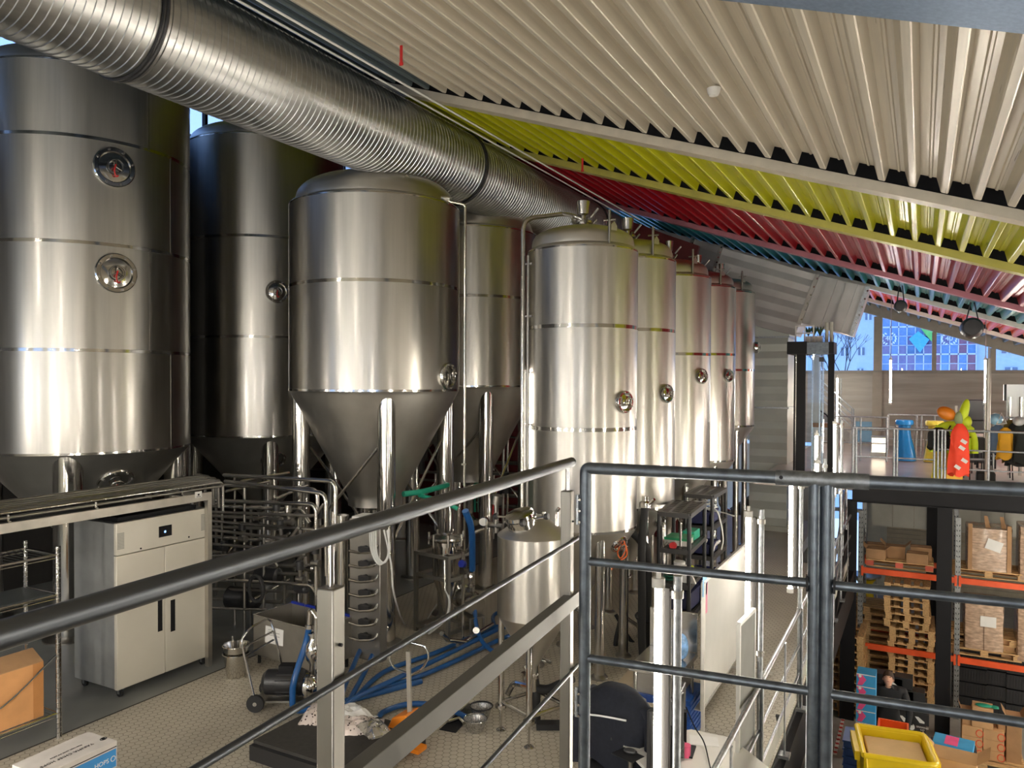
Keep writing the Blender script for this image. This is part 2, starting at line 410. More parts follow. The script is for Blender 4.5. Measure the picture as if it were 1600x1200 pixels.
for i, (y0, y1, nm, c) in enumerate(bays):
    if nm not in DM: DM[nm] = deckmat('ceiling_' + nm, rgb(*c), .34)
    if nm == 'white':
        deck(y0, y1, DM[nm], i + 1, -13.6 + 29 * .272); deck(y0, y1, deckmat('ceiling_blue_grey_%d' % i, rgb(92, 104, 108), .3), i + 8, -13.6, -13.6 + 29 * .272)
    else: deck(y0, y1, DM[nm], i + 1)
b = B(); b.prism([(-13.9, -5, roofz(-13.9) + .30), (10.2, -5, roofz(10.2) + .30), (10.2, -5, roofz(10.2) + .5), (-13.9, -5, roofz(-13.9) + .5)], (0, YG + 5.5, 0)); struct('ceiling_20', b, DARKW)
lipc = {8.77: (205, 196, 178), 12.03: (190, 180, 90), 16.5: (170, 110, 120), 19.8: (200, 195, 188), 23.8: (205, 196, 186)}
k = 1
for y, c in lipc.items():
    m = mat('beam_paint_%d' % k, rgb(*c), .4, .3)
    b = B(); x0, x1 = -13.5, 9.9
    for (ya, yb, za, zb) in ((y - .11, y + .11, 0, .018), (y - .122, y - .11, -.002, .105)):
        b.add([(x0, ya, roofz(x0) + za), (x0, yb, roofz(x0) + za), (x0, yb, roofz(x0) + zb), (x0, ya, roofz(x0) + zb), (x1, ya, roofz(x1) + za), (x1, yb, roofz(x1) + za), (x1, yb, roofz(x1) + zb), (x1, ya, roofz(x1) + zb)],
              [(0,3,2,1),(4,5,6,7),(0,1,5,4),(1,2,6,5),(2,3,7,6),(3,0,4,7)])
    struct('trim_%d' % (10 + k), b, m)
    b = B(); b.prism([(x0, y - .006, roofz(x0) + .022), (x1, y - .006, roofz(x1) + .022), (x1, y - .006, roofz(x1) + .3), (x0, y - .006, roofz(x0) + .3)], (0, .012, 0)); struct('trim_%d' % (20 + k), b, BLACK); k += 1
b = B(); b.prism([(x, 4.0, roofz(x) + z) for x, z in ((-13.5, -.01), (9.9, -.01), (9.9, .3), (-13.5, .3))], (0, .36, 0)); struct('trim_19', b, mat('blue_grey_beam', rgb(112, 132, 158), .45, .6, var=.12, scale=40))

# white conduits under the roof, running along the building beside the round duct
cond = thing('conduit_run', 'bundle of thin bright conduits clipped under the roof beams above the round duct', 'pipes', (-7, 8, 8))
for j, (x, z) in enumerate(((-6.05, .08), (-6.25, .10), (-6.5, .05), (-6.75, .07), (-7.05, .05), (-5.6, .1))):
    b = B(); zz = roofz(x) - z; b.cyl((x, 5.0, zz), (x, 16.45, zz), .013, 8); b.build('conduit', mat('white_conduit', (.8, .8, .76), .25), cond)
# red clips and hanger rods under the roof
for j, (x, y, yy, nm) in enumerate(((627, 88, 6.5, 'white'), (910, 262, 10.9, 'yellow'))):
    p = onY(x, y, yy); d = 0.10
    b = B(); b.box((p.x, p.y, roofz(p.x) - .06), (.03, .012, .2)); b.box((p.x, p.y, roofz(p.x) - .15), (.04, .02, .03)); one(b, 'hanger_clip', RED, 'red sheet hanger clip hooked to the %s roof sheet' % nm, 'clip')
p = onY(1115, 166, 6.2)
b = B(); zz = roofz(p.x) + .04; b.lathe((p.x, p.y, zz), [(.0, -.06), (.035, -.058), (.05, -.03), (.055, 0)], 20); one(b, 'smoke_detector', WHITE, 'small round white smoke detector under the white roof sheets', 'smoke detector')
# round loudspeaker / projector heads under the far roof
def ceiling_head(px, py, Y, s, label):
    p = onY(px, py, Y); t = thing('ceiling_speaker', label, 'loudspeaker', p)
    b = B(); b.lathe(p + V((0, .16 * s, 0)), [(.0, -.34 * s), (.15 * s, -.33 * s), (.19 * s, -.26 * s), (.21 * s, 0), (.16 * s, .04 * s), (0, .05 * s)], 24, axis=(0, 1, 0)); b.build('housing', BLACKP, t)
    b = B(); z1 = roofz(p.x) + .06
    for s_ in (-1, 1): b.cyl(p + V((s_ * .1 * s, 0, .15 * s)), (p.x + s_ * .03, p.y, z1), .012, 8)
    b.build('bracket', BLACKP, t)
ceiling_head(1519, 512, 17.5, 1.0, 'black rounded loudspeaker hung under the teal roof sheets')
ceiling_head(1407, 478, 17.8, .62, 'small black spotlight head clamped under the teal roof sheets')

# ------------------------------------------------------------ outside, seen through the gable windows
YB = 58
t = thing('office_building', 'pale office building with a gridded glass front across the street', 'building', (0, YB, 0))
b = B(); p = onY(1200, 700, YB); b.box2((p.x - 30, YB, -6), (45, YB + 8, 16)); b.build('facade_wall', mat('pale_render', rgb(196, 214, 232), .8, var=.04), t)
p = onY(1378, 590, YB); q = onY(1526, 470, YB)
gp = B(); gp.box2((p.x, YB - .25, -2), (q.x, YB, 13)); cw = gp.build('curtain_wall', mat('dark_blue_glass', rgb(120, 160, 205), .12, .2, var=.35, scale=.5), t)
ms = [mat('glass_panel_red', rgb(150, 105, 125), .3), mat('glass_panel_grey', rgb(125, 160, 205), .2), mat('glass_panel_violet', rgb(135, 130, 170), .3)]
nx = 11; W = (q.x - p.x) / nx
bs = [B(), B(), B()]
for i in range(nx):
    for j in range(24):
        if random.random() < .75: bs[(0 if (j < 12 and 3 < i < 8 or j < 17 and i > 7) else 2 if j < 14 else 1) if random.random() < .8 else 1].box2((p.x + i * W, YB - .28, -2 + j * .62), (p.x + (i + 1) * W, YB - .25, -2 + (j + 1) * .62))
for bb, m in zip(bs, ms): bb.build('glass_panel', m, cw)
b = B()
for i in range(nx + 1): b.box2((p.x + i * W - .03, YB - .34, -2), (p.x + i * W + .03, YB - .2, 13))
for j in range(25): w_ = .05 if j % 3 == 0 else .02; b.box2((p.x, YB - .34, -2 + j * .62 - w_), (q.x, YB - .2, -2 + j * .62 + w_))
b.build('mullion_grid', mat('white_mullion', rgb(215, 225, 238), .5), cw)
wins = [(1314, 1326, 543, 556), (1341, 1351, 543, 555), (1565, 1583, 541, 552), (1585, 1599, 543, 553), (1352, 1362, 486, 500), (1340, 1349, 576, 583), (1570, 1590, 574, 583)]
for x0, x1, y0, y1 in wins:
    a = onY(x0, y1, YB); c = onY(x1, y0, YB); b = B(); b.box2((a.x, YB - .06, a.z), (c.x, YB + .02, c.z)); wn = b.build('window', mat('office_window', rgb(120, 135, 155), .2), t)
    b = B(); xm = (a.x + c.x) / 2; b.box2((xm - .05, YB - .1, a.z), (xm + .05, YB - .05, c.z)); b.build('glazing_bar', mat('white_mullion', None), wn)
def diamond(px, py, s, m, label):
    p = onY(px, py, YB - .6); b = B(); b.prism([p + V((-s, 0, .25 * s)), p + V((-.1 * s, 0, 1.1 * s)), p + V((s, 0, .15 * s)), p + V((.1 * s, 0, -1.25 * s))], (0, .12, 0)); b.build('sign_panel', m, t, label=label)
diamond(1436, 533, .60, mat('sky_blue_sign', rgb(90, 190, 240), .6), 'sky blue diamond shaped sign panel')
diamond(1454, 515, .62, mat('lime_sign', rgb(120, 210, 110), .6), 'lime green diamond shaped sign panel')
for px in (1389, 1483):
    p = onY(px, 529, YB - .5); o = text_mesh('40', .44, mat('white_sign', (.85, .9, .95), .6), frame_mat(p, (1, 0, 0), (0, 0, 1)), t, 'number_sign', .03)
    b = B()
    for s in (-1, 1):
        for k in range(7):
            a = -1.2 + k * .38; c = p + V((s * math.cos(a) * .42, 0, math.sin(a) * .38)); b.ell(c, (.05, .03, .09), 8, 6, Matrix.Rotation(s * a * .8, 3, 'Y'))
    b.build('laurel_wreath', mat('white_sign', None), t)
# bare street tree
def tree(px, Y, h, label):
    base = onY(px, 583, Y); base.z = -3; t = thing('street_tree', label, 'tree', base); b = B()
    def br(p, d, L, r, n):
        q = p + d * L; b.cyl(p, q, r, 5, r * .65, caps=False)
        if n:
            for _ in range(3):
                e = (d + V((random.uniform(-.6, .6), random.uniform(-.4, .4), random.uniform(-.1, .5)))).normalized(); br(q, e, L * .74, r * .62, n - 1)
    br(base, V((0, 0, 1)), h * .36, .12, 0); br(base + V((0, 0, h * .36)), V((0, 0, 1)), h * .2, .09, 5); b.build('bare_branches', mat('bark', rgb(70, 66, 68), .9), t)
tree(1318, 45, 9.5, 'bare branched street tree in front of the pale office building')
# ============================================================ TANKS
def ring(cx, cy, r, z, h=.045, t=.004):
    b = B(); b.lathe((cx, cy, z), [(r + .0005, -h / 2), (r + t, -h / 2), (r + t, h / 2), (r + .0005, h / 2)], 96); return b
def hatch(t, pos, nrm, r, red=False, name='manway'):
    """round glazed hatch: flange ring, dished cover, clamp bolts, hand wheel"""
    n = V(nrm).normalized()
    b = B(); b.lathe(pos, [(r * 1.02, -.02), (r * 1.02, .03), (r * .97, .045), (r * .80, .045), (r * .74, .02), (r * .60, .028), (r * .3, .04), (0, .043)], 32, axis=n)
    m = b.build(name, BAND, t)
    a = n.orthogonal().normalized(); c = n.cross(a)
    if abs(n.z) < .95: a = V((0, 0, 1)); a = (a - n * a.dot(n)).normalized(); c = n.cross(a)
    b = B()
    for k in range(8):
        w = a * math.cos(k * PI / 4 + .3) + c * math.sin(k * PI / 4 + .3); b.cyl(pos + w * r * .89 + n * .04, pos + w * r * .89 + n * .065, r * .06, 6)
    b.build('clamp_bolts', PIPED, m)
    b = B(); hub = pos + n * .09; b.cyl(pos + n * .03, hub, r * .06, 10)
    b.tube([hub + (a * math.cos(k * PI / 12) + c * math.sin(k * PI / 12)) * r * .36 for k in range(24)], r * .045, 6, closed=True)
    for k in range(3):
        w = a * math.cos(k * 2 * PI / 3) + c * math.sin(k * 2 * PI / 3); b.cyl(hub, hub + w * r * .36, r * .035, 6)
    b.build('hand_wheel', PIPE, m)
    if red:
        b = B(); w = -a
        b.tube(spline([hub + a * r * .1, hub + w * r * .25 + c * r * .08 + n * .01, hub + w * r * .5, hub + w * r * .45 - c * r * .12], 5), r * .04, 6); b.build('warning_strap', RED, m)
    return m
def shoulder_prof(r, z1, dh, inset=.93):
    pr = [(r, z1), (r * .992, z1 + .018), (r * (inset + .02), z1 + .035), (r * inset, z1 + .05), (r * inset, z1 + .09), (r * (inset - .012), z1 + .13)]
    rr = r * (inset - .012); z = z1 + .13
    for k in range(1, 15):
        a = k / 14 * PI / 2; pr.append((rr * math.cos(a) ** .85 if k < 14 else 0, z + dh * math.sin(a)))
    return pr
def tank(name, label, c, r, z0, z1, seams, legr, zc, hatches=(), vseams=(), dh=None, off=.08, q=.86, foot=True, group=None, conehatch=None, lug=True, brace=True, rc=None):
    cx, cy = c; t = thing(name, label, 'tank', (cx, cy, 0), group)
    b = B(); b.lathe((cx, cy, 0), [(r, z0), (r, z1)], 96); b.build('jacket', STEEL, t)
    b = B(); b.lathe((cx, cy, 0), shoulder_prof(r, z1, dh or r * .3), 64); b.build('domed_top', STEELD, t)
    rc = rc or r * .09
    b = B(); b.lathe((cx, cy, 0), [(r, z0), (r * .985, z0 - .02), (r * .975, z0 - .05), (rc + .02, zc + .06), (rc, zc), (rc, zc - .12), (0, zc - .12)], 64); b.build('cone', STEELD, t)
    ro = min(rc, .12); b = B(); b.lathe((cx, cy, 0), [(ro * 1.0, zc - .12), (ro * 1.5, zc - .12), (ro * 1.5, zc - .15), (ro, zc - .15), (ro * .6, zc - .2), (ro * .6, zc - .35)], 24); b.tube([(cx, cy, zc - .3), (cx, cy, max(.1, zc - .8)), (cx + .3, cy - .3, max(.1, zc - .85))], ro * .5, 10, .12); b.build('bottom_outlet', PIPE, t)
    ring(cx, cy, r, z0 + .012, .03).build('lower_band', BAND, t)
    for z in seams: ring(cx, cy, r, z).build('seam_band', BAND, t)
    ring(cx, cy, r, z1 - .01, .02, .003).build('upper_band', BAND, t)
    for ang, za, zb in vseams:
        b = B(); p = V((cx + (r + .002) * math.cos(ang), cy + (r + .002) * math.sin(ang), 0)); b.box((p.x, p.y, (za + zb) / 2), (.006, .035, zb - za), rz=ang); b.build('vertical_seam', PIPED, t)
    for k in range(4):
        a = off + PI / 4 + k * PI / 2; lx, ly = cx + q * r * math.cos(a), cy + q * r * math.sin(a)
        b = B(); b.cyl((lx, ly, .05), (lx, ly, z0 - .03), legr, 24)
        lg = b.build('leg', BAND if legr > .1 else PIPE, t)
        b = B(); b.lathe((lx, ly, 0), [(legr * 1.7, 0), (legr * 1.7, .02), (legr * 1.1, .05), (legr * .6, .055)], 24, cap0=True); b.build('foot_plate', PIPED, lg)
        a2 = V((math.cos(a), math.sin(a), 0))
        b = B(); cc = V((lx, ly, z0 - .03)) - a2 * legr * .4
        b.prism([V((lx, ly, z0 - .035)) + a2.cross(V((0, 0, 1))) * legr * 1.45 * math.cos(u) + V((0, 0, -1)) * legr * 2.2 * abs(math.sin(u)) - a2 * legr * 1.1 for u in [j * PI / 10 for j in range(11)]], a2 * .02); b.build('reinforcing_pad', STEELD, lg)
    if brace:
        b = B()
        for k in range(4):
            a = off + PI / 4 + k * PI / 2; a2 = a + PI / 2
            P = lambda a, z: V((cx + q * r * math.cos(a), cy + q * r * math.sin(a), z))
            b.cyl(P(a, z0 * .35), P(a2, z0 * .82), .022, 8)
        b.build('diagonal_brace', PIPE, t)
    for px, py, hr, red in hatches:
        p = hitcyl(cx, cy, r, px, py); n = V((p.x - cx, p.y - cy, 0)); hatch(t, p, n, hr, red)
    if conehatch:
        px, py, hr, red = conehatch; d = ray(px, py); best = None
        for k in range(4000):
            s = .3 + k * .006; p = C0 + d * s; zz = p.z
            if zz < z0 and zz > zc:
                rr = rc + (r * .975 - rc) * (zz - zc) / (z0 - zc)
                if math.hypot(p.x - cx, p.y - cy) <= rr: best = p; break
        if best:
            n = V((best.x - cx, best.y - cy, 0)).normalized(); sl = (r - rc) / (z0 - zc); hatch(t, best, n - V((0, 0, sl)), hr, red)
    if lug:
        for a in (2.6, -.5, .9):
            p = V((cx + r * .84 * math.cos(a), cy + r * .84 * math.sin(a), z1 + .14)); n = V((math.cos(a), math.sin(a), 0))
            b = B(); w = n.cross(V((0, 0, 1))); b.prism([p + w * .045, p + w * .045 + V((0, 0, .12)), p + V((0, 0, .17)), p - w * .045 + V((0, 0, .12)), p - w * .045], n * .02); b.build('lifting_lug', STEELD, t)
    return t
def topvalve(t, c, z, s=1.0):
    cx, cy = c
    b = B(); b.lathe((cx, cy, z - .08), [(.11 * s, 0), (.11 * s, .10), (.15 * s, .10), (.15 * s, .13), (.04 * s, .13), (.04 * s, .2), (.09 * s, .22), (.10 * s, .30), (.11 * s, .38), (.07 * s, .38), (.05 * s, .3), (0, .3)], 20); v = b.build('relief_valve', PIPE, t)
    b = B()
    for k in range(5):
        a = k * 2 * PI / 5 + .4; b.cyl((cx + .14 * s * math.cos(a), cy + .14 * s * math.sin(a), z), (cx + .22 * s * math.cos(a), cy + .22 * s * math.sin(a), z + .07), .014, 6)
    b.cyl((cx - .1, cy - .1, z + .1), (cx - .26, cy - .12, z + .16), .02, 8); b.cyl((cx + .1, cy, z + .08), (cx + .2, cy + .02, z + .2), .015, 8)
    b.build('clamp_fittings', PIPED, v)
def cz(c, r, x, y): return hitcyl(c[0], c[1], r, x, y).z
# two tallest tanks in the rear row, a third behind
cA = (-11.365, 7.286); rA = 1.5
def angof(c, r, x, y): p = hitcyl(c[0], c[1], r, x, y); return math.atan2(p.y - c[1], p.x - c[0])
zA = [cz(cA, rA, 60, y) for y in (712.5, 546, 374.5, 206.5, 88)]
vs = [(angof(cA, rA, 235, 470), zA[1], zA[2]), (angof(cA, rA, 232, 190), zA[3], zA[4]), (angof(cA, rA, 267, 320), zA[2], zA[3]), (angof(cA, rA, 268, 620), zA[0], zA[1])]
tank('fermenter', 'giant steel tank nearest the white double door fridge, with two round hatches on its wall', cA, rA, zA[0], zA[4], zA[1:4], .19, .95,
     hatches=[(178, 262, .27, True), (181, 427, .27, True)], vseams=vs, conehatch=(180, 752, .25, True), off=.05, brace=False, dh=.35)
cB = (-11.35, 10.95); zB = [cz(cB, rA, 372, y) for y in (684, 525.5, 367, 206)]
tank('fermenter', 'giant dull steel tank standing between the hatch-walled tank and the broad cone tank', cB, rA, zB[0], zB[3], zB[1:3], .15, .95,
     hatches=[(433, 456, .2, True)], conehatch=(427, 717, .22, True), off=.08, brace=False, dh=.35)
cB2 = (-11.35, 14.9)
tank('fermenter', 'giant steel tank whose domed top just shows behind the broad cone tank', cB2, 1.5, zB[0], zB[3], zB[1:3], .15, .95, off=.08, brace=False, dh=.35)
# two broad tanks of the middle row
cC = (-7.2, 9.12); rC = 1.25; zC = [cz(cC, rC, 590, y) for y in (612, 437, 298)]
tC = tank('fermenter', 'broad steel tank with a deep cone on thick legs beneath the round duct', cC, rC, zC[0], zC[2], zC[1:2], .125, 1.86, hatches=[(699, 588, .19, False)], off=.02, rc=.40)
cD = (-7.42, 12.2); zD = [cz(cD, rC, 765, y) for y in (604.5, 462, 352)]
tD = tank('fermenter', 'second broad cone tank, half hidden between the first one and the slim tank row', cD, rC, zD[0], zD[2], zD[1:2], .125, 1.86, off=.02, rc=.40)
# thin riser pipe in front of C/D
b = B(); p = onX(727, 320, -5.75); b.tube([(-5.75 - .5, p.y - .25, p.z + .12), (-5.75, p.y, p.z), (-5.75, p.y, .4)], .018, 8, .04); b.tube([(-5.95, p.y - .1, p.z + .09), (-6.1, p.y - .2, p.z + .1)], .03, 8); b.box((-5.75, p.y, 2.4), (.08, .05, .03)); b.box((-5.75, p.y, 1.9), (.09, .05, .03))
b.build('vent_pipe', mat('bright_pipe', (.7, .68, .6), .2, 1), tC, label='thin bright vent pipe running down from the shoulder')
# front row of slim tanks
rE = .7
row = [((-3.83, 9.05), 910, (836, 672, 508, 381)), ((-3.83, 10.73), 1022, (797, None, 515, 401)), ((-3.83, 12.83), 1080, (748, None, 553, 429)), ((-3.83, 14.79), 1128, (722, None, 553.5, 446)), ((-3.80, 17.67), 1168, (664, None, 579, 461))]
labs = ['slim steel tank nearest the landing gate, first of the row, bent pipe over its dome', 'slim steel tank second in the row, its dome tinted yellow by the roof',
        'slim steel tank third in the row, yellow dome and red reflections on its wall', 'slim steel tank fourth in the row with a red-tinted dome', 'slim steel tank last in the row, shortest, beside the ribbed duct riser']
hts = [[(974, 628, .135, False)], [(1040, 615, .13, False)], [(1095, 588, .125, False)], [(1137, 587, .12, False)], [(1181, 543, .12, False)]]
chs = [(965, 848, .12, False), (1029, 812, .10, False), None, None, (1168, 683, .13, False)]
for i, (c, px, ys) in enumerate(row):
    z = [None if y is None else cz(c, rE, px, y) for y in ys]
    if i == 4: c = (-3.84, 17.3 - .55)
    z0 = z[0]; sm = [k for k in z[1:3] if k]
    t = tank('fermenter', labs[i], c, rE, z0, z[3], sm, .062, max(.55, z0 - .95), hatches=hts[i], conehatch=chs[i], dh=.20, brace=False, off=.0)
    topvalve(t, c, z[3] + .36, .8 if i < 2 else .6)
    b = B(); a = .25; p = V((c[0] + rE * math.cos(a), c[1] - .05, 0)); b.cyl((c[0] + .52, c[1] - .42, z[3] + .02), (c[0] + .52, c[1] - .42, z[3] + .42), .018, 8); b.cyl((c[0] + .45, c[1] - .42, z[3] + .3), (c[0] + .6, c[1] - .42, z[3] + .3), .012, 8); b.build('vent_stub', PIPED, t)
    if i == 0:
        q1 = hitcyl(c[0], c[1], rE + .1, 817, 450); x0, y0 = q1.x, q1.y
        zt = onY(817, 342, y0).z
        b = B(); b.tube([(x0, y0, 1.2), (x0, y0, zt), (c[0] - .2, c[1] - .05, z[3] + .52), (c[0] + .02, c[1], z[3] + .42)], .028, 12, .16); b.build('bent_pipe', PIPE, t)
        b = B(); b.tube([(x0 + .07, y0 + .0, 1.2), (x0 + .07, y0, onY(817, 400, y0).z)], .015, 8)
        for zz in (5.05, 4.4, 3.7, 3.05, 2.4): b.box((x0 + .05, y0 + .03, zz), (.14, .05, .02))
        b.build('pipe_clips', PIPED, t)

# ------------------------------------------------------------ round spiral duct
dx, dz, dr = -6.61, 6.99, .57
t = thing('spiral_duct', 'huge round spiral-ribbed ventilation duct running under the roof above the tanks', 'ventilation duct', (dx, 8, dz))
b = B(); prof = []; y = -4.0; P = .078
while y < 17.05:
    prof += [(dr, y), (dr, y + P * .80), (dr + .009, y + P * .85), (dr + .009, y + P * .93), (dr, y + P * .98)]; y += P
b.lathe((dx, 0, dz), prof, 72, axis=(0, 1, 0)); b.build('ribbed_tube', DUCT, t, ang=50)
for px, py in ((243, 70), (748, 262), (940, 330)):
    yy = onX(px, py, dx + dr * .75).y
    b = B(); b.lathe((dx, yy, dz), [(dr + .005, -.035), (dr + .028, -.03), (dr + .028, -.012), (dr + .018, 0), (dr + .028, .012), (dr + .028, .03), (dr + .005, .035)], 72, axis=(0, 1, 0)); b.build('joint_clamp', BLACKP, t, label='dark clamp ring round the duct joint')
    b = B(); b.cyl((dx, yy, dz + dr), (dx, yy, roofz(dx) + .05), .008, 6); b.build('hanger_rod', PIPED, t)

# ------------------------------------------------------------ big rectangular ducts at the end of the tank row
PANEL = mat('panel_duct_zinc', (.50, .485, .475), .5, .6, .10, 2, stretch=(1, 1, 1))
YD = 18.6
def ribbed_quad(b, a, bb, c, d, n, depth, gap=.012, along=True):
    """pleated sheet between edge a->b and edge d->c, ribs running along a->d or across"""
    pass
t = thing('rectangular_duct', 'large grey rectangular sheet metal duct sloping down under the roof past the slim tanks', 'ventilation duct', (-4, YD, 5.8))
P4 = [onY(x, y, YD) for x, y in ((1060, 372), (1278, 430), (1250, 503), (1060, 455))]
P4 = [onY(1020, 356, YD), onY(1278, 430, YD), onY(1242, 524, YD), onY(1020, 470, YD)]
def quadface(b, p, th, n, jag):
    A, Bq, Cq, D = p  # top-left, top-right, bottom-right, bottom-left; ribs run along the length
    for k in range(n):
        f0, f1 = k / n, (k + 1) / n
        a0 = A.lerp(D, f0); b0 = Bq.lerp(Cq, f0); a1 = A.lerp(D, f1); b1 = Bq.lerp(Cq, f1); o = V((0, -jag if k % 2 else 0, 0))
        t0, t1 = ((0, -jag) if k % 2 else (-jag, 0)); q0, q1 = V((0, t0, 0)), V((0, t1, 0)); e = V((0, th, 0)); b.add([a0 + q0, b0 + q0, b1 + q1, a1 + q1, a0 + e, b0 + e, b1 + e, a1 + e], [(0, 1, 2, 3), (7, 6, 5, 4), (0, 4, 5, 1), (3, 2, 6, 7), (0, 3, 7, 4), (1, 5, 6, 2)])
b = B(); quadface(b, P4, 1.0, 10, .016); b.build('ribbed_section', PANEL, t, ang=20)
A1, B1, C1, D1 = onY(1279, 430, YD), onY(1356, 449, YD), onY(1330, 524, YD), onY(1251, 504, YD)
b = B()
for k in range(5):
    f0, f1 = k / 5, (k + 1) / 5; o = V((0, -.09 if k % 2 else 0, 0)); b.prism([A1.lerp(B1, f0) + o, A1.lerp(B1, f1) + o, D1.lerp(C1, f1) + o, D1.lerp(C1, f0) + o], V((0, 1.0, 0)) - o)
b.build('end_section', PANEL, t, ang=20)
for (p, q) in ((P4[1], onY(1249, 506, YD)), (B1, C1), (onY(1128, 384, YD), onY(1114, 430, YD)), (onY(1084, 372, YD), onY(1075, 410, YD))):
    b = B(); d = (q - p).normalized(); b.beam(p + V((0, -.05, 0)) - d * .02, q + V((0, -.05, 0)) + d * .02, .09, .07, up=(0, 1, 0)); fl = b.build('flange', PIPED if p is not B1 else GALV, t)
    b = B()
    for k in range(6):
        c = p.lerp(q, (k + .5) / 6) + V((.03, -.09, 0)); b.cyl(c + V((0, -.02, 0)), c + V((0, .02, 0)), .022, 8)
    b.build('flange_bolts', BAND, fl)
# lower front section behind the last tank going down to the riser
t = thing('duct_riser', 'pale ribbed rectangular duct riser standing on the floor beyond the last slim tank', 'ventilation duct', (-3.2, 19.5, 0))
YR = 19.2
xl, xr = onY(1172, 600, YR).x, onY(1231, 600, YR).x; zt = onY(1200, 527, YR).z
RIS = mat('riser_sheet', (.56, .58, .53), .5, .4, .05, 2)
zs = [zt, onY(1200, 637, YR).z, onY(1200, 745, YR).z, .12]
for a, c in zip(zs[:-1], zs[1:]):
    b = B(); n = max(3, int((a - c) / .17))
    n += n % 2; pr = [(YR - (.035 if k % 2 else 0), c + (a - c) * k / n) for k in range(n + 1)]
    b.prism([(xl, y_, z_) for y_, z_ in pr] + [(xl, YR + 1.0, a), (xl, YR + 1.0, c)], (xr - xl, 0, 0))
    b.build('ribbed_section', RIS, t, ang=20)
    b = B(); b.box2((xl - .03, YR - .035, a - .02), (xr + .03, YR + 1.02, a + .02)); b.build('flange', GALV, t)
b = B(); b.box2((xl - .05, YR - .06, 0), (xr + .08, YR + 1.05, .12)); b.build('base_frame', LPANEL, t)
b = B(); b.prism([(xl, YR, zt), (xr, YR, zt), (xr + .12, YR, zt + .28), (xl - 1.6, YR, zt + 1.0), (xl - 1.6, YR, zt + .3)], (0, 1, 0)); b.build('transition_piece', RIS, t)
# ============================================================ LANDING: handrail, posts, gate (foreground)
ZT = 3.25
hA = onZ(0, 993, ZT); hB = onZ(893, 722, ZT); hd = (hB - hA).normalized()
t = thing('landing_railing', 'brushed steel handrail with square posts slanting up across the front of the picture', 'railing', (hB.x, hB.y, 2.3))
b = B(); b.cyl(hA - hd * 1.4, hB, .0212, 28); b.lathe(hB, [(.0212, 0), (.018, .010), (.01, .016), (0, .018)], 28, axis=hd); b.build('handrail', RAILM, t, label='thick round brushed steel handrail')
side = V((hd.y, -hd.x, 0))
ang = math.atan2(hd.y, hd.x)
for px, py, wd in ((516, 836, .046), (889, 724, .046)):
    p = onZ(px, py, ZT); p = hA + hd * (p - hA).dot(hd)
    b = B(); b.box((p.x, p.y, (3.134 + 1.3) / 2), (wd, wd, 3.134 - 1.3), rz=ang); ps = b.build('post', POSTM, t, bevel=.004)
    b = B(); b.cyl(p + V((0, 0, -.12)), p + V((0, 0, -.015)), .008, 12); b.build('stem', BAND, ps)
    b = B(); b.cyl(p + V((0, 0, -.245)) + side * .022, p + V((0, 0, -.245)) + side * .03, .004, 10); b.build('screw', BLACK, ps)
p1 = hA - hd * 1.4; 
for z, r in ((2.925, .0085), (2.375, .008)):
    b = B(); q = V((hB.x, hB.y, z)) ; b.cyl(V((p1.x, p1.y, z)) + side * .03, q + side * .03, r, 14); b.build('middle_rail', RAILM, t)
b = B(); b.beam(V((p1.x, p1.y, 2.665)) + side * .015, V((hB.x, hB.y, 2.665)) + side * .015, .045, .062); b.build('flat_bar', mat('grey_flat_bar', rgb(98, 97, 92), .5, .2), t, bevel=.002)

# gate
gA = onZ(914, 731, ZT); gB = onZ(1600, 765, ZT); gd = (gB - gA).normalized(); gs = V((-gd.y, gd.x, 0))
def gp(px, z=ZT):
    p = onZ(px, 731 + (px - 914) * .0496, ZT); s = (p - gA).dot(gd); q = gA + gd * s; return V((q.x, q.y, z))
t = thing('landing_gate', 'dark galvanised tube gate leaf hinged at the steel post', 'gate', gp(914, 2.3))
b = B(); b.tube([gp(915, 1.4), gp(915), gp(1274), gp(1274, 1.4)], .0235, 20, .02); b.build('tube_frame', GALVD, t)
for px, z in ((0, 2.875), (0, 2.484)):
    b = B(); b.cyl(gp(918, z), gp(1272, z), .0168, 16); b.build('cross_bar', GALVD, t)
for zc_ in (3.08, 2.30):
    b = B(); c = gp(903, zc_); b.cyl(c - V((0, 0, .06)), c + V((0, 0, .06)), .008, 12)
    for z in (-.045, 0, .045): b.cyl(c + V((0, 0, z - .005)), c + V((0, 0, z + .005)), .011, 12)
    h = b.build('hinge', GALV, t)
    b = B()
    for z in (-.045, 0, .045): b.cyl(c + V((.02, -.03, z)), c + V((.02, -.02, z)), .006, 6)
    b.build('hinge_bolts', BAND, h)
t = thing('fixed_railing', 'dark galvanised tube railing fixed beside the gate, its upper tube joined by a sleeve', 'railing', gp(1293, 2.3))
b = B(); b.tube([gp(1294, 1.4), gp(1294), gp(1700)], .0235, 20, .02); b.build('tube_frame', GALVD, t)
for z in (2.875, 2.484):
    b = B(); b.cyl(gp(1297, z), gp(1700, z), .0168, 16); b.build('cross_bar', GALVD, t)
b = B(); b.cyl(gp(1212), gp(1358), .0285, 24); sl = b.build('sleeve', mat('worn_galvanised_sleeve', (.22, .235, .25), .5, .8, .3, 40), t)
b = B(); c = gp(1221); b.cyl(c - gs * .03 + V((0, 0, .004)), c - gs * .02 + V((0, 0, .004)), .007, 10); b.build('locking_bolt', BLACK, sl)
b = B(); c = gp(1284, 2.875); b.cyl(c - gd * .06, c + gd * .06, .008, 10); b.box(c - gd * .045, (.008, .05, .05), rz=math.atan2(gd.y, gd.x)); b.box(c + gd * .045, (.008, .05, .05), rz=math.atan2(gd.y, gd.x)); b.build('gate_latch', BLACK, t)
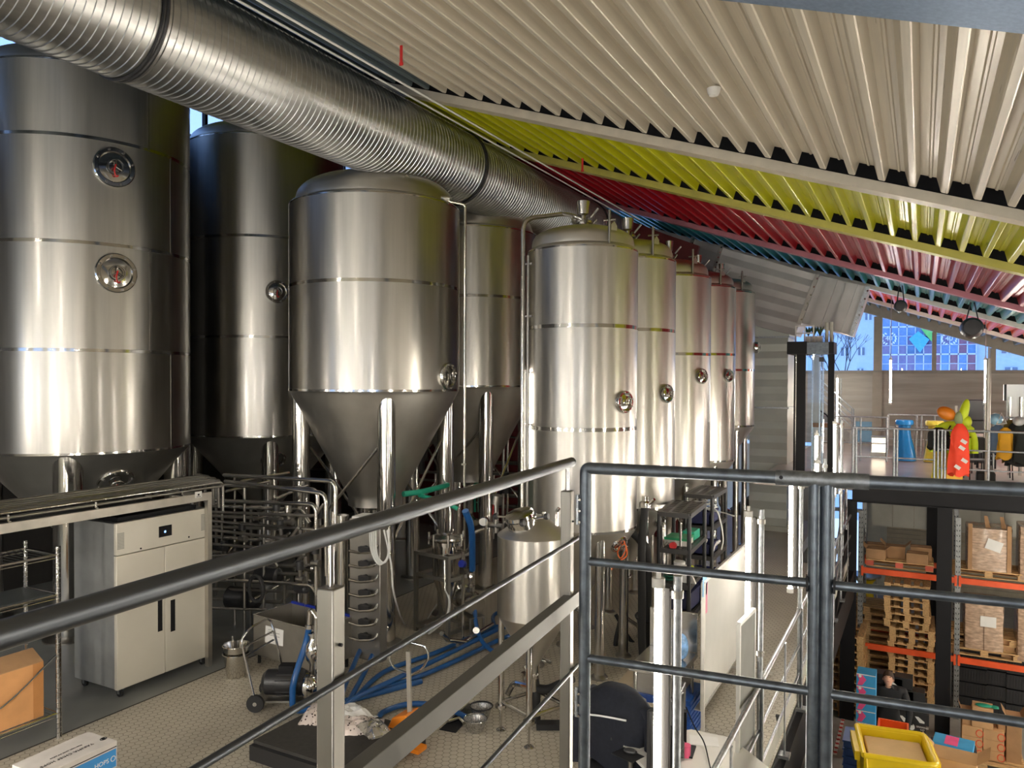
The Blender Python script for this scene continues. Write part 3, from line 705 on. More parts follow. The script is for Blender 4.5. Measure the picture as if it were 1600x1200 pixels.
# ============================================================ LEFT: fridge, pipe frame, manifold rack, shelf
cf = onZ(175, 1097, 0); XF = cf.x + .02
yl = onX(183, 1077, XF).y; yr = onX(332, 1021, XF).y; z0f = .11; z1f = onX(176, 819.5, XF).z; zd = onX(176, 871, XF).z
FP = mat('fridge_white_enamel', rgb(205, 200, 188), .32, .1, var=.04, scale=1.5, coat=.3)
FG = mat('fridge_side_grey', rgb(150, 152, 152), .4, .3)
t = thing('upright_fridge', 'white double door catering fridge on castors, under the steel pipe frame', 'fridge', (XF - .4, (yl + yr) / 2, 0))
dep = .80
b = B(); b.box2((XF - dep, yl + .012, z0f), (XF - .055, yr - .012, z1f - .01)); b.build('body', FG, t, bevel=.006)
b = B(); b.box2((XF - .05, yl, zd + .004), (XF, yr, z1f)); fpn = b.build('control_panel', FP, t, bevel=.008)
a = onX(248, 823, XF); c = onX(268, 836, XF)
b = B(); b.box2((XF - .002, a.y, c.z), (XF + .006, c.y, a.z)); dsp = b.build('display', SCREEN, fpn)
b = B(); q = onX(257.5, 830.5, XF); b.box2((XF + .006, q.y - .01, q.z - .012), (XF + .008, q.y + .01, q.z + .012)); b.build('blue_digit', emit('blue_led', (.1, .4, 1, 1), 3), fpn)
b = B()
for (xa, ya, xb, yb) in ((183, 829, 194, 860), (314, 799, 324, 830)):
    u = onX(xa, ya + 4, XF); w = onX(xb, yb - 3, XF)
    n = 12
    for k in range(n):
        zz = w.z + (u.z - w.z) * k / n; b.box2((XF - .002, u.y, zz), (XF + .003, w.y, zz + (u.z - w.z) / n * .55))
b.build('louvre_vent', mat('vent_grey', rgb(140, 140, 135), .5), fpn)
ym = onX(258, 900, XF).y
for y0, y1, hx in ((yl, ym - .003, 250), (ym + .003, yr, 270)):
    b = B(); b.box2((XF - .05, y0, z0f), (XF, y1, zd - .004)); d = b.build('door', FP, t, bevel=.006)
    a = onX(hx - 3.5, 938, XF); c = onX(hx + 3.5, 985, XF); b = B(); b.box2((XF - .003, a.y, c.z), (XF + .004, c.y + .0, a.z)); b.build('recessed_handle', BLACK, d)
for px, py in ((220, 857), (295, 839)):
    q = onX(px, py, XF); b = B(); b.cyl(q + V((-.002, 0, 0)), q + V((.004, 0, 0)), .011, 12); b.build('lock', BLACK, fpn)
for x in (XF - .08, XF - dep + .08):
    for y in (yl + .09, yr - .09):
        b = B(); b.cyl((x, y - .015, .045), (x, y + .015, .045), .045, 20); cs = b.build('castor', RUBBER, t)
        b = B(); b.box((x, y, .1), (.07, .06, .02)); b.box((x, y + .022, .07), (.035, .006, .07)); b.box((x, y - .022, .07), (.035, .006, .07)); b.build('castor_fork', GALV, cs)
b = B(); b.box2((XF - dep + .05, yl + .1, z1f - .01), (XF - .12, yr - .15, z1f + .04)); b.build('compressor_tray', BLACK, t)

# steel frame of angle section carrying a bundle of pipes above the fridge
XP = XF + .06
zt1 = onX(200, 795, XP).z
ye = onX(331, 768, XP).y; ys0 = 2.4
t = thing('pipe_gantry', 'welded stainless frame carrying long process pipes over the white fridge', 'pipe frame', (XP, ye, 0))
b = B(); b.box2((XP - .05, ys0, zt1 - .05), (XP, ye, zt1 + .045)); b.build('front_beam', mat('mill_finish_steel', (.52, .49, .44), .42, .9, .1, 6), t)
for y in (ye - .03, 3.0):
    b = B(); b.box2((XP - .06, y - .03, 0), (XP, y + .03, zt1 - .05)); b.build('upright', mat('mill_finish_steel', None), t)
    b = B(); b.box2((XP - 1.2, y - .03, 0), (XP - 1.14, y + .03, zt1 - .05)); b.build('upright', mat('mill_finish_steel', None), t)
    b = B(); b.box2((XP - 1.2, y - .03, zt1 - .05), (XP - .05, y + .03, zt1 + .02)); b.build('cross_member', mat('mill_finish_steel', None), t)
b = B(); b.box2((XP - 1.2, ys0, zt1 - .03), (XP - 1.14, ye, zt1 + .045)); b.build('rear_beam', PIPED, t)
b = B(); b.box2((XP - 1.1, ys0, zt1 - .02), (XP - .08, ye - .5, zt1 - .01)); b.build('drip_tray', BLACK, t)
for k, (dx_, dz_) in enumerate(((-.06, .09), (-.16, .12), (-.27, .12), (-.38, .12), (-.49, .12), (-.62, .12), (-.76, .12), (-.92, .12))):
    yE = ye + .25 + .06 * k
    b = B(); b.tube([(XP + dx_, ys0, zt1 + dz_), (XP + dx_, yE, zt1 + dz_), (XP + dx_ , yE, zt1 - .25)] if k % 2 else [(XP + dx_, ys0, zt1 + dz_), (XP + dx_, yE, zt1 + dz_), (XP + dx_ - .3, yE + .05, zt1 + dz_)], .021 if k else .016, 12, .07); b.build('process_pipe', PIPE if k in (1, 4) else PIPED, t)
for y in (ye - .4, ye - 1.5, ye - 2.4, ye - 3.2):
    b = B(); b.box2((XP - 1.0, y - .015, zt1 + .045), (XP - .02, y + .015, zt1 + .06)); b.box2((XP - .075, y - .01, zt1 + .04), (XP - .045, y + .01, zt1 + .12)); b.build('pipe_clamp', PIPE, t)
q = onX(310, 773, XP); b = B(); b.box2((XP, q.y - .05, q.z - .035), (XP + .003, q.y + .05, q.z + .04)); st = b.build('label_sticker', PAPER, t)
b = B(); b.box2((XP + .003, q.y - .012, q.z - .01), (XP + .005, q.y + .012, q.z + .012)); b.box2((XP + .003, q.y - .03, q.z - .026), (XP + .005, q.y + .03, q.z - .02)); b.build('print', BLACK, st)

# rack of bent process pipes right of the fridge
YK = yr + .75
t = thing('pipe_manifold', 'dense rack of bent stainless process pipes between the white fridge and the broad cone tank', 'pipe manifold', onY(430, 1000, YK))
def kp(x, y, dy=0): return onY(x, y, YK + dy)
runs = [((350, 742), (518, 752), (524, 860), 0), ((352, 758), (490, 765), (496, 960), .05), ((352, 752), (503, 771), (510, 900), -.05), ((332, 782), (488, 788), (494, 945), 0)]
for a_, b_, c_, dy in runs:
    b = B(); b.tube([kp(*a_, dy), kp(b_[0] + 6, b_[1], dy), kp(c_[0], c_[1], dy)], .028, 12, .12); b.build('bent_pipe', PIPE, t)
for j, (y0, y1, x1, dy) in enumerate(((790, 797, 470, .3), (800, 806, 492, 0), (806, 812, 455, .3), (814, 828, 495, .05), (823, 826, 440, .35), (828, 843, 452, 0), (838, 846, 430, .3), (850, 858, 440, .05), (862, 868, 470, .3), (868, 866, 420, 0), (878, 884, 460, .1), (893, 897, 480, .3), (905, 914, 486, 0), (920, 925, 470, .2), (935, 941, 440, .3), (950, 953, 420, .1))):
    up = kp(x1 + 14, y1 - (18 if j % 3 else -20), dy)
    b = B(); b.tube([kp(332, y0, dy), kp(x1, y1, dy), up], .021 if j % 2 else .026, 10, .05); b.build('process_pipe', PIPED if j % 3 else PIPE, t)
for x, ya, yb, dy in ((338, 750, 930, .4), (347, 760, 900, .2), (367, 745, 1000, .45), (382, 760, 990, .1), (392, 790, 1000, .5), (412, 800, 1000, .2), (430, 870, 1010, .4), (478, 870, 1010, .1), (500, 800, 1000, .3), (470, 790, 960, .5), (445, 900, 1010, .1)):
    b = B(); b.cyl(kp(x, ya, dy), kp(x, yb, dy), .02, 10); b.build('riser_pipe', PIPE if x % 2 else PIPED, t)
for (x0, y0, x1, y1) in ((342, 880, 376, 838), (396, 812, 452, 798), (350, 900, 400, 870), (430, 850, 452, 833), (390, 940, 452, 905), (376, 752, 452, 738), (430, 780, 480, 758), (352, 768, 420, 752)):
    b = B(); b.cyl(kp(x0, y0, .0), kp(x1, y1, .6), .02, 10); b.build('process_pipe', PIPE, t)
for x, y, dy in ((452, 815, .1), (380, 842, .1), (500, 825, .1), (494, 880, 0), (434, 812, .2), (352, 870, .1), (440, 840, .2), (470, 905, .0)):
    c = kp(x, y, dy); b = B(); b.cyl(c - V((.06, 0, 0)), c + V((.06, 0, 0)), .045, 14); b.cyl(c, c + V((0, -.02, .13)), .025, 10); b.build('valve_body', PIPED, t)
    b = B(); b.cyl(c + V((0, -.02, .13)), c + V((0, -.02, .24)), .05, 14); b.build('valve_actuator', BLACKP if x != 452 else PIPE, t)
for x, y in ((482, 887), (345, 855), (470, 920), (354, 900)):
    c = kp(x, y, .1); b = B(); b.lathe(c, [(.0, -.1), (.05, -.1), (.055, -.05), (.055, .12), (.03, .14), (0, .14)], 14, axis=(1, -.2, .1)); b.build('flow_sensor', PIPE if x > 475 else BLACKP, t)
# black motors in the dark below the pipes
for k, (x, y, s) in enumerate(((382, 935, .16), (420, 900, .12), (455, 960, .1))):
    c = kp(x, y, .3); b = B(); b.lathe(c, [(0, -s * 1.6), (s, -s * 1.5), (s, s * 1.2), (s * .6, s * 1.5), (0, s * 1.5)], 20, axis=(1, .2, 0)); b.build('pump_motor', BLACKP, t)
c = kp(403, 925, -.1); b = B(); b.tube([c + V((.0 + .13 * math.cos(a), -.03, .17 * math.sin(a) + .05)) for a in [k * PI / 10 for k in range(20)]], .025, 8, closed=True); b.build('coiled_cable', RUBBER, t)

# chrome shelving unit, front left
s0 = onZ(91, 1153, 0)
t = thing('chrome_shelf', 'chrome wire shelving unit with slotted posts at the lower left edge', 'shelving', s0)
hp = onX(94, 853, s0.x).z
CH = mat('chrome', (.62, .62, .62), .14, 1, .05)
Ls = 1.3; Ds = .55
for (ox, oy) in ((0, 0), (-Ds, 0), (0, -Ls), (-Ds, -Ls)):
    b = B(); b.cyl(s0 + V((ox, oy, 0)), s0 + V((ox, oy, hp)), .019, 14)
    if ox == 0: b.box(s0 + V((ox + .0, oy + .026, hp / 2)), (.03, .006, hp))
    pt = b.build('post', CH, t)
    b = B()
    for k in range(int(hp / .05)): b.cyl(s0 + V((ox, oy, .05 + k * .05)), s0 + V((ox, oy, .058 + k * .05)), .0205, 14)
    b.build('grooves', PIPED, pt)
zsh = [onX(85, 1116, s0.x).z, onX(85, 1000, s0.x).z * 0 + .62, onX(80, 932, s0.x).z, onX(88, 858, s0.x).z]
for zz in (zsh[0], zsh[2], hp - .08):
    b = B()
    for o_ in (0, -Ds): b.cyl(s0 + V((o_, 0, zz)), s0 + V((o_, -Ls, zz)), .014, 10); b.cyl(s0 + V((o_, 0, zz - .035)), s0 + V((o_, -Ls, zz - .035)), .005, 8)
    for o_ in (0, -Ls): b.cyl(s0 + V((0, o_, zz)), s0 + V((-Ds, o_, zz)), .014, 10)
    for k in range(1, 20): b.cyl(s0 + V((0, -Ls * k / 20, zz + .005)), s0 + V((-Ds, -Ls * k / 20, zz + .005)), .0035, 5)
    b.build('wire_shelf', CH, t)
b = B(); z_ = onX(88, 1022, s0.x).z; b.tube([s0 + V((0, 0, z_)), s0 + V((0, -.5, z_ - .34)), s0 + V((0, -1.0, z_ - .5))], .010, 8, .2); b.build('side_brace', CH, t)
zz = zsh[2]; b = B(); b.box2(s0 + V((-Ds + .02, -Ls + .03, zz + .008)), s0 + V((-.02, -.04, zz + .02))); one(b, 'black_mat', mat('grey_rubber_mat', rgb(60, 66, 68), .5), 'flat dark mat lying on the middle chrome wire shelf', 'mat')
# carton on the lowest wire shelf
zz = zsh[0] + .012; q = s0 + V((-.04, -.12, zz)); hb = onX(62, 1035, s0.x - .04).z - zz
t = thing('cardboard_carton', 'open brown cardboard carton on the lowest chrome wire shelf', 'box', q + V((-.2, -.3, 0)))
hb = max(.25, hb)
b = B(); b.box2(q + V((-.42, -.6, 0)), q + V((0, 0, hb))); b.build('carton_body', mat('orange_brown_cardboard', rgb(205, 150, 98), .85, var=.08), t)
b = B(); b.prism([q + V((0, 0, hb)), q + V((0, -.6, hb)), q + V((-.18, -.6, hb + .1)), q + V((-.18, 0, hb + .1))], (0, 0, .006)); b.build('flap', CARD2, t)
b = B(); b.box(q + V((.001, -.05, hb / 2)), (.004, .1, hb)); b.build('tape_strip', mat('tape', rgb(185, 130, 80), .3), t)
# plastic tub and floor things behind the shelf
# stack of hop cartons at the very front
q0 = onZ(190, 1156, .62)
def carton(loc, rz, label, lettered, h=.22):
    t = thing('hop_carton', label, 'box', (0, 0, 0))
    L, W = .62, .36
    b = B(); b.box((0, 0, h / 2), (L, W, h)); b.build('carton_body', mat('white_carton', rgb(206, 200, 195), .7), t, bevel=.004)
    b = B(); b.box((L / 2 + .0015, 0, h * .44), (.003, W * .97, h * .72)); lb = b.build('blue_label', mat('label_blue', rgb(60, 140, 205), .5), t)
    b = B(); b.box((0, -W / 2 - .0015, h * .40), (L * .96, .003, h * .66)); b.build('blue_label', mat('label_blue', None), t)
    b = B(); b.box((0, -W / 2 - .002, h * .80), (L * .98, .003, .006)); b.box((L / 2 + .002, 0, h * .84), (.003, W * .98, .006)); b.build('black_line', BLACK, t)
    if lettered:
        Mx = Matrix.Translation((.0, .0, h + .002)) @ Matrix.Rotation(PI, 4, 'Z')
        text_mesh('YAKIMA CHIEF HOPS', .042, BLACK, Mx @ Matrix.Translation((0.03, .06, 0)), t, 'lettering', .0008, 1.1)
        b = B(); b.tube([(.275 + .026 * math.cos(a), -.06 + .02 * math.sin(a), h + .002) for a in [k * PI / 8 for k in range(16)]], .003, 5, closed=True); b.box((.275, -.06, h + .002), (.022, .022, .003)); b.build('round_emblem', BLACK, t)
        text_mesh('finest hops, cones and pellets', .022, BLACK, Mx @ Matrix.Translation((0.0, 0, 0)), t, 'small_lettering', .0008)
        text_mesh('HOPS', .05, PAPER, frame_mat((.17, -W / 2 - .004, h * .4), (1, 0, 0), (0, 0, 1)), t, 'label_lettering', .0006)
        b = B(); b.tube([(.27 + .02 * math.cos(a), -W / 2 - .004, h * .4 + .02 * math.sin(a)) for a in [k * PI / 8 for k in range(16)]], .003, 5, closed=True); b.build('white_emblem', PAPER, t)
    t.location = loc; t.rotation_euler = (0, 0, rz); return t
cen = onZ(106, 1176, .66)
carton((cen.x - .02, cen.y, .44), PI / 2 + .04, 'white hop carton with black lettering and blue side labels, topmost of the front left stack', True)
carton((cen.x + .02, cen.y + .02, .22), PI / 2 - .02, 'white hop carton in the middle of the front left stack', False)
carton((cen.x, cen.y, 0), PI / 2 + .03, 'white hop carton at the bottom of the front left stack', False)
# ============================================================ CENTRE: valve panel, tub, trolley pump, hoses, filter stand, small tank
# valve panel on two thick posts
f = onZ(556, 1043, 0); YV = f.y
def vp(x, y, dy=0): return onY(x, y, YV + dy)
t = thing('valve_panel', 'upright steel panel with a column of lever valves, standing at the cone tank leg', 'valve panel', f)
a, c = vp(546, 842), vp(594, 1030)
b = B(); b.box2((a.x, YV, .12), (c.x, YV + .14, vp(575, 812).z)); b.build('cabinet', mat('grey_cabinet_steel', (.36, .345, .32), .4, .9, .1, 3), t, bevel=.01)
for x, r, yt in ((531, .075, 806), (517, .036, 800), (508, .03, 830)):
    p = vp(x, yt); b = B(); b.cyl((p.x, YV + .05, 0), (p.x, YV + .05, p.z), r, 20); po = b.build('post', BAND, t)
    b = B(); b.lathe((p.x, YV + .05, p.z), [(r * 1.08, -.03), (r * 1.08, .0), (r * .5, .02), (0, .02)], 20); b.build('post_cap', PIPE, po)
for k in range(7):
    y = 857 + k * 22.5; p = vp(572, y)
    b = B(); b.cyl(p + V((0, 0, 0)), p + V((0, -.1, 0)), .04, 14); b.box(p + V((.06, -.1, .02)), (.16, .06, .05)); v = b.build('lever_valve', BLACKP, t)
    b = B(); b.tube([p + V((-.18, -.10, -.03)), p + V((0, -.13, -.03)), p + V((.16, -.13, .0)), p + V((.25, -.13, .03)), p + V((.26, -.1, .09))], .018, 8, .04); b.build('pipe_elbow', PIPE, v)
# documents tray on top
a = vp(546, 812); zt_ = a.z + .01
t = thing('document_tray', 'white folded document tray lying on top of the valve panel', 'papers', (a.x + .2, YV + .15, zt_))
b = B(); b.box((a.x + .27, YV + .16, zt_ + .02), (.50, .26, .035), rz=.12); b.build('sheets', PAPER, t)
b = B(); b.box((a.x + .28, YV + .16, zt_ + .04), (.012, .27, .006), rz=.12); b.build('fold_line', BLACK, t)
# white hoses looped over the panel
t = thing('white_hose_bundle', 'looped white hoses hanging in front of the valve panel', 'hose', vp(598, 830, -.2))
for k in range(4):
    o = k * 3
    b = B(); b.tube(spline([vp(578 + o, 828, -.2), vp(580 + o, 860 + 2 * k, -.25), vp(592 + o, 882 - k, -.25), vp(606 + k, 868 - 3 * k, -.24), vp(608 - k, 826 + k, -.2)], 8), .011, 8); b.build('hose_loop', WHITEH, t)
b = B(); b.tube(spline([vp(600, 828, -.2), vp(611, 880, -.25), vp(616, 930, -.25), onZ(632, 975, .02), onZ(656, 990, .02), onZ(672, 960, .02), onZ(700, 920, .1)], 8), .011, 8); b.build('hose_tail', WHITEH, t)

# stainless tub with a paper sheet
z1 = .62
A_, B_ = onZ(396, 960, z1), onZ(492, 985, z1); d = (B_ - A_); d.z = 0; L = d.length; d.normalize(); n = V((-d.y, d.x, 0))
t = thing('steel_tub', 'open stainless steel tub with a white notice on its side, behind the pump trolley', 'tub', A_ + d * L / 2 + n * .3 - V((0, 0, z1)))
TB = mat('tub_steel', (.42, .40, .36), .45, .9, .12, 3)
b = B(); W_ = .62
for p, q in ((A_, B_), (B_, B_ + n * W_), (B_ + n * W_, A_ + n * W_), (A_ + n * W_, A_)):
    b.prism([p, q, q - V((0, 0, z1 - .12)), p - V((0, 0, z1 - .12))], (n if abs((q - p).normalized().dot(d)) > .5 else d) * .004)
b.prism([A_ - V((0, 0, z1 - .13)), B_ - V((0, 0, z1 - .13)), B_ + n * W_ - V((0, 0, z1 - .13)), A_ + n * W_ - V((0, 0, z1 - .13))], (0, 0, -.01)); b.build('basin', TB, t)
b = B(); b.tube([A_, B_, B_ + n * W_, A_ + n * W_], .009, 8, closed=True); b.build('rolled_rim', PIPE, t)
b = B(); b.beam(A_ + n * W_ + V((0, 0, .01)), B_ + n * W_ + V((0, 0, .01)), .03, .03); b.build('blue_edge_strip', mat('deep_blue_plastic', rgb(25, 45, 150), .4), t)
for p in (A_ + d * .05 + n * .05, B_ - d * .05 + n * .05, A_ + d * .05 + n * (W_ - .05), B_ - d * .05 + n * (W_ - .05)):
    b = B(); b.cyl((p.x, p.y, 0), (p.x, p.y, .13), .02, 10); b.build('foot', RUBBER, t)
def onPlane(x, y, P0, N): dd = ray(x, y); return C0 + dd * ((P0 - C0).dot(N) / dd.dot(N))
P = [onPlane(x, y, A_ - n * .004, n) for x, y in ((415, 977), (443, 985), (442, 1010), (414, 1003))]
b = B(); b.prism(P, n * .002); pn = b.build('notice', PAPER, t)
b = B()
for k in range(4):
    u = P[0].lerp(P[3], .2 + k * .1); w = P[1].lerp(P[2], .2 + k * .1); b.beam(u.lerp(w, .15) - n * .002, u.lerp(w, .8 if k % 2 else .55) - n * .002, .003, .004, up=n)
b.build('printed_lines', BLACKP, pn)

# stacked stainless buckets
p = onZ(369, 1057, 0)
BKT = BAND
for k in range(2):
    t = thing('steel_bucket', ('stainless bucket standing on the floor between the fridge and the pump trolley', 'stainless bucket nested in the one below, with a ladle in it')[k], 'bucket', p + V((0, 0, .10 * k)))
    z = .10 * k; b = B(); b.lathe(p + V((0, 0, z)), [(0, .004), (.105, .004), (.108, .01), (.15, .29), (.158, .295), (.16, .285), (.145, .283), (.10, .02), (0, .02)], 32); b.build('pail', BKT, t)
    b = B(); b.tube([p + V((.158 * math.cos(a), .158 * math.sin(a), z + .27 + (.0))) for a in [j * PI / 12 for j in range(0, 13)]], .004, 6); b.build('bail_handle', PIPE, t)
b = B(); b.cyl(p + V((-.02, 0, .15)), p + V((-.09, .02, .47)), .008, 8); b.cyl(p + V((.02, 0, .15)), p + V((.03, .02, .44)), .008, 8)
one(b, 'ladle', PIPE, 'steel ladle handle poking out of the nested bucket', 'ladle')

# pump trolley
w0 = onZ(399, 1113, 0); PX = V((RT.x, RT.y, 0)).normalized(); PY = V((-PX.y, PX.x, 0))
def tp(x, y, z): return w0 + PX * x + PY * y + V((0, 0, z))
t = thing('pump_trolley', 'two wheeled trolley pump with chrome push handle and black motor', 'pump trolley', w0)
for yy, nm in ((0, 'near'), (.42, 'far')):
    b = B(); c = tp(-.0, yy, .095); b.lathe(c, [(0, -.02), (.09, -.02), (.096, -.012), (.096, .012), (.09, .02), (0, .02)], 28, axis=PY); w = b.build('wheel', RUBBER, t)
    b = B(); b.lathe(c, [(0, -.026), (.022, -.026), (.022, .026), (0, .026)], 14, axis=PY); b.build('hub', BAND, w)
b = B(); b.tube([tp(-.0, .0, .1), tp(-.165, .02, .78), tp(-.10, .10, .88), tp(.02, .40, .90), tp(.06, .42, .80), tp(.22, .42, .1)], .013, 10, .07); b.build('push_handle', CH, t)
b = B()
for z, s in ((.62, .0), (.72, .0)): b.beam(tp(-.125 + s, .03, z - .02), tp(.07, .41, z + .03), .022, .012)
b.build('handle_crossbar', CH, t)
b = B(); b.box((tp(.35, .2, .1)), (.75, .34, .02), rz=math.atan2(PX.y, PX.x)); b.cyl(tp(0, 0, .095), tp(0, .42, .095), .012, 10); b.build('base_plate', PIPED, t)
b = B(); c = tp(.30, .16, .27); b.lathe(c, [(0, -.26), (.10, -.26), (.135, -.22), (.14, -.1), (.14, .17), (.12, .2), (.05, .21), (0, .21)], 28, axis=PX)
mo = b.build('motor', BLACKP, t)
b = B()
for k in range(14): b.beam(c + PX * -.1 + V((0, 0, 0)) + (PY * math.cos(k * .45) + V((0, 0, 1)) * math.sin(k * .45)) * .142, c + PX * .16 + (PY * math.cos(k * .45) + V((0, 0, 1)) * math.sin(k * .45)) * .142, .006, .012)
b.build('cooling_fins', BLACKP, mo)
b = B(); b.box(c + V((0, 0, .16)), (.16, .12, .07), rz=math.atan2(PX.y, PX.x)); b.build('terminal_box', BLACK, mo)
hp_ = tp(.60, .08, .26)
b = B(); b.lathe(hp_, [(0, -.08), (.13, -.08), (.14, -.05), (.14, .0), (.115, .04), (.06, .07), (.05, .16), (0, .16)], 28, axis=PX); b.lathe(hp_, [(.145, -.055), (.16, -.055), (.16, -.03), (.145, -.03)], 28, axis=PX); ph = b.build('pump_head', BAND, t)
b = B(); b.lathe(hp_ + V((0, 0, .12)), [(.035, 0), (.035, .12), (.07, .17), (.085, .25), (.07, .33), (.035, .38), (.035, .44), (.05, .44), (.05, .46), (.03, .46)], 24); b.build('inlet_chamber', BAND, t)
b = B(); q = hp_ + V((0, 0, .58)); b.tube([hp_ + V((.05, 0, .2)), hp_ + V((.05, 0, .78)), hp_ + V((-.04, 0, .84)), hp_ + V((-.05, 0, .66))], .028, 12, .05)
b.lathe(hp_ + V((-.05, 0, .62)), [(.03, 0), (.048, 0), (.048, .04), (.03, .04)], 16); b.build('bent_outlet', BAND, t)
hq = hp_ + V((-.05, 0, .64))
b = B(); b.tube(spline([hq, hq + V((-.03, 0, -.2)) - PX * .02, tp(.44, -.04, .40), tp(.42, -.06, .22), tp(.46, -.05, .05), tp(.75, .1, .035), tp(1.1, .35, .03), tp(1.7, .8, .03)], 8), .034, 12); one(b, 'blue_hose', BLUEH, 'blue hose dropping from the chrome bend of the pump trolley', 'hose')

# blue hoses on the floor
def hose(pts, label, m=BLUEH, r=.03, name='blue_hose', group=None, z=None):
    b = B(); b.tube(spline([onZ(x, y, zz) for x, y, zz in pts], 8), r, 12); return one(b, name, m, label, 'hose', group)
hose([(582, 990, .42), (566, 1010, .25), (548, 1050, .12), (535, 1085, .05), (545, 1100, .04), (600, 1050, .04), (680, 1020, .04), (760, 985, .04), (790, 975, .04)], 'blue hose clipped to the lowest valve of the panel, running right across the tiles')
hose([(600, 985, .45), (588, 1010, .25), (570, 1050, .12), (551, 1085, .05), (535, 1115, .04), (548, 1095, .11), (620, 1060, .11), (700, 1022, .11), (780, 982, .11)], 'brighter blue hose dropping beside the leg and lying over the first one')
hose([(536, 1120, .04), (555, 1090, .04), (640, 1062, .04), (700, 1038, .04), (775, 1002, .04), (800, 992, .04)], 'teal blue hose lying nearest the front along the hose bundle')
hose([(588, 1128, .04), (600, 1112, .04), (640, 1100, .04), (690, 1104, .04), (745, 1128, .04)], 'short blue hose curving on the tiles behind the orange pallet truck')
hose([(742, 952, .35), (744, 975, .2), (752, 1000, .1), (768, 1016, .04), (790, 1024, .04)], 'blue hose bending down from the small pump to the tiles')
hose([(727, 798, 1.9), (737, 830, 1.6), (738, 890, 1.0)], 'blue hose hanging straight down beside the second broad tank leg', r=.045)
b = B(); p = onZ(736, 892, .98); b.lathe(p + V((0, 0, -.22)), [(.03, 0), (.05, .0), (.05, .04), (.03, .04), (.035, .10), (.05, .12), (.05, .16), (.03, .2)], 14); one(b, 'hose_coupling', BAND, 'steel coupling on the end of the hanging blue hose', 'coupling')
hose([(775, 985, .03), (770, 965, .03), (780, 957, .03), (792, 968, .03), (788, 980, .03)], 'short loop of blue hose beside the small cone tank', r=.028)
hose([(630, 772, 2.0), (660, 768, 2.0), (692, 760, 2.0), (700, 757, 2.0)], 'green hose stretched level behind the round duct tank leg', GREENH, .04, 'green_hose')
hose([(655, 774, 1.95), (690, 783, 1.9), (715, 795, 1.8)], 'second green hose drooping right below the level one', GREENH, .03, 'green_hose')
# small fittings at the lowest valve
for x, y in ((582, 985), (602, 980)):
    p = onZ(x, y, .45); b = B(); b.lathe(p, [(.02, -.1), (.035, -.08), (.035, -.05), (.05, -.05), (.05, -.02), (.035, -.02), (.03, .06)], 14, axis=(-.2, .2, 1)); b.cyl(p + V((0, -.04, 0)), p + V((.1, -.08, .04)), .01, 8)
    one(b, 'hose_coupling', PIPE, 'steel coupling joining a blue hose to the valve panel, the %s one' % ('lower left' if x < 590 else 'upper right'), 'coupling')

# green pipes behind
t = thing('green_pipework', 'green piping with rungs rising between the two broad cone tanks', 'pipework', onY(745, 740, 12.8))
b = B(); g = lambda x, y: onY(x, y, 12.8)
b.tube([g(676, 686), g(738, 688), g(742, 700), g(742, 800)], .03, 8, .08); b.build('green_pipe', GREENH, t)
b = B(); b.tube([g(748, 690), g(748, 800)], .025, 8)
for k in range(9): b.cyl(g(742, 705 + k * 10), g(750, 705 + k * 10), .012, 6)
b.build('rung_pipe', mat('pale_green_plastic', rgb(120, 190, 165), .4), t)

# filter stand: open steel frame with a housing
f0 = onZ(650, 985, 0); f1 = onZ(700, 1000, 0)
t = thing('filter_stand', 'open square steel frame stand carrying a clamped filter housing', 'filter stand', (f0 + f1) / 2)
zt_ = 1.15; FN = V((-(f1 - f0).y, (f1 - f0).x, 0)).normalized() * .5
for p in (f0, f1, f0 + FN, f1 + FN):
    b = B(); b.box((p.x, p.y, zt_ / 2), (.05, .05, zt_), rz=math.atan2((f1 - f0).y, (f1 - f0).x)); b.build('leg', mat('dark_mill_steel', (.34, .33, .30), .45, .9), t)
for z in (.08, .82, zt_ - .02):
    for p, q in ((f0, f1), (f1, f1 + FN), (f1 + FN, f0 + FN), (f0 + FN, f0)):
        b = B(); b.beam(V((p.x, p.y, z)), V((q.x, q.y, z)), .045, .045); b.build('frame_bar', mat('dark_mill_steel', None), t)
c = (f0 + f1) / 2 + FN * .35; c = V((c.x + .1, c.y, 0))
b = B(); b.lathe(c, [(.0, .35), (.06, .36), (.07, .42), (.18, .75), (.20, .8), (.20, 1.28), (.24, 1.28), (.24, 1.33), (.2, 1.34)], 32); b.build('filter_housing', BAND, t)
b = B(); b.lathe(c, [(.25, 1.34), (.26, 1.36), (.25, 1.38), (.21, 1.38), (.16, 1.40), (.0, 1.42)], 32)
for k in range(7):
    a = k * 2 * PI / 7; b.cyl(c + V((.25 * math.cos(a), .25 * math.sin(a), 1.27)), c + V((.25 * math.cos(a), .25 * math.sin(a), 1.44)), .018, 8)
b.build('bolted_lid', PIPE, t)
b = B(); b.tube([c + V((.2, -.05, 1.2)), c + V((.42, -.1, 1.22)), c + V((.5, -.1, 1.5)), c + V((.62, 0, 1.55))], .025, 10, .08); b.tube([c + V((.1, -.2, 1.1)), c + V((.14, -.24, .7))], .02, 8); b.build('side_pipe', PIPE, t)
b = B(); p = c + V((.63, -.02, 1.66)); b.cyl(p, p + V((.02, -.06, 0)), .065, 20); gg = b.build('pressure_gauge', BAND, t)
b = B(); b.cyl(p + V((.02, -.06, 0)), p + V((.022, -.064, 0)), .055, 20); b.build('gauge_dial', PAPER, gg)
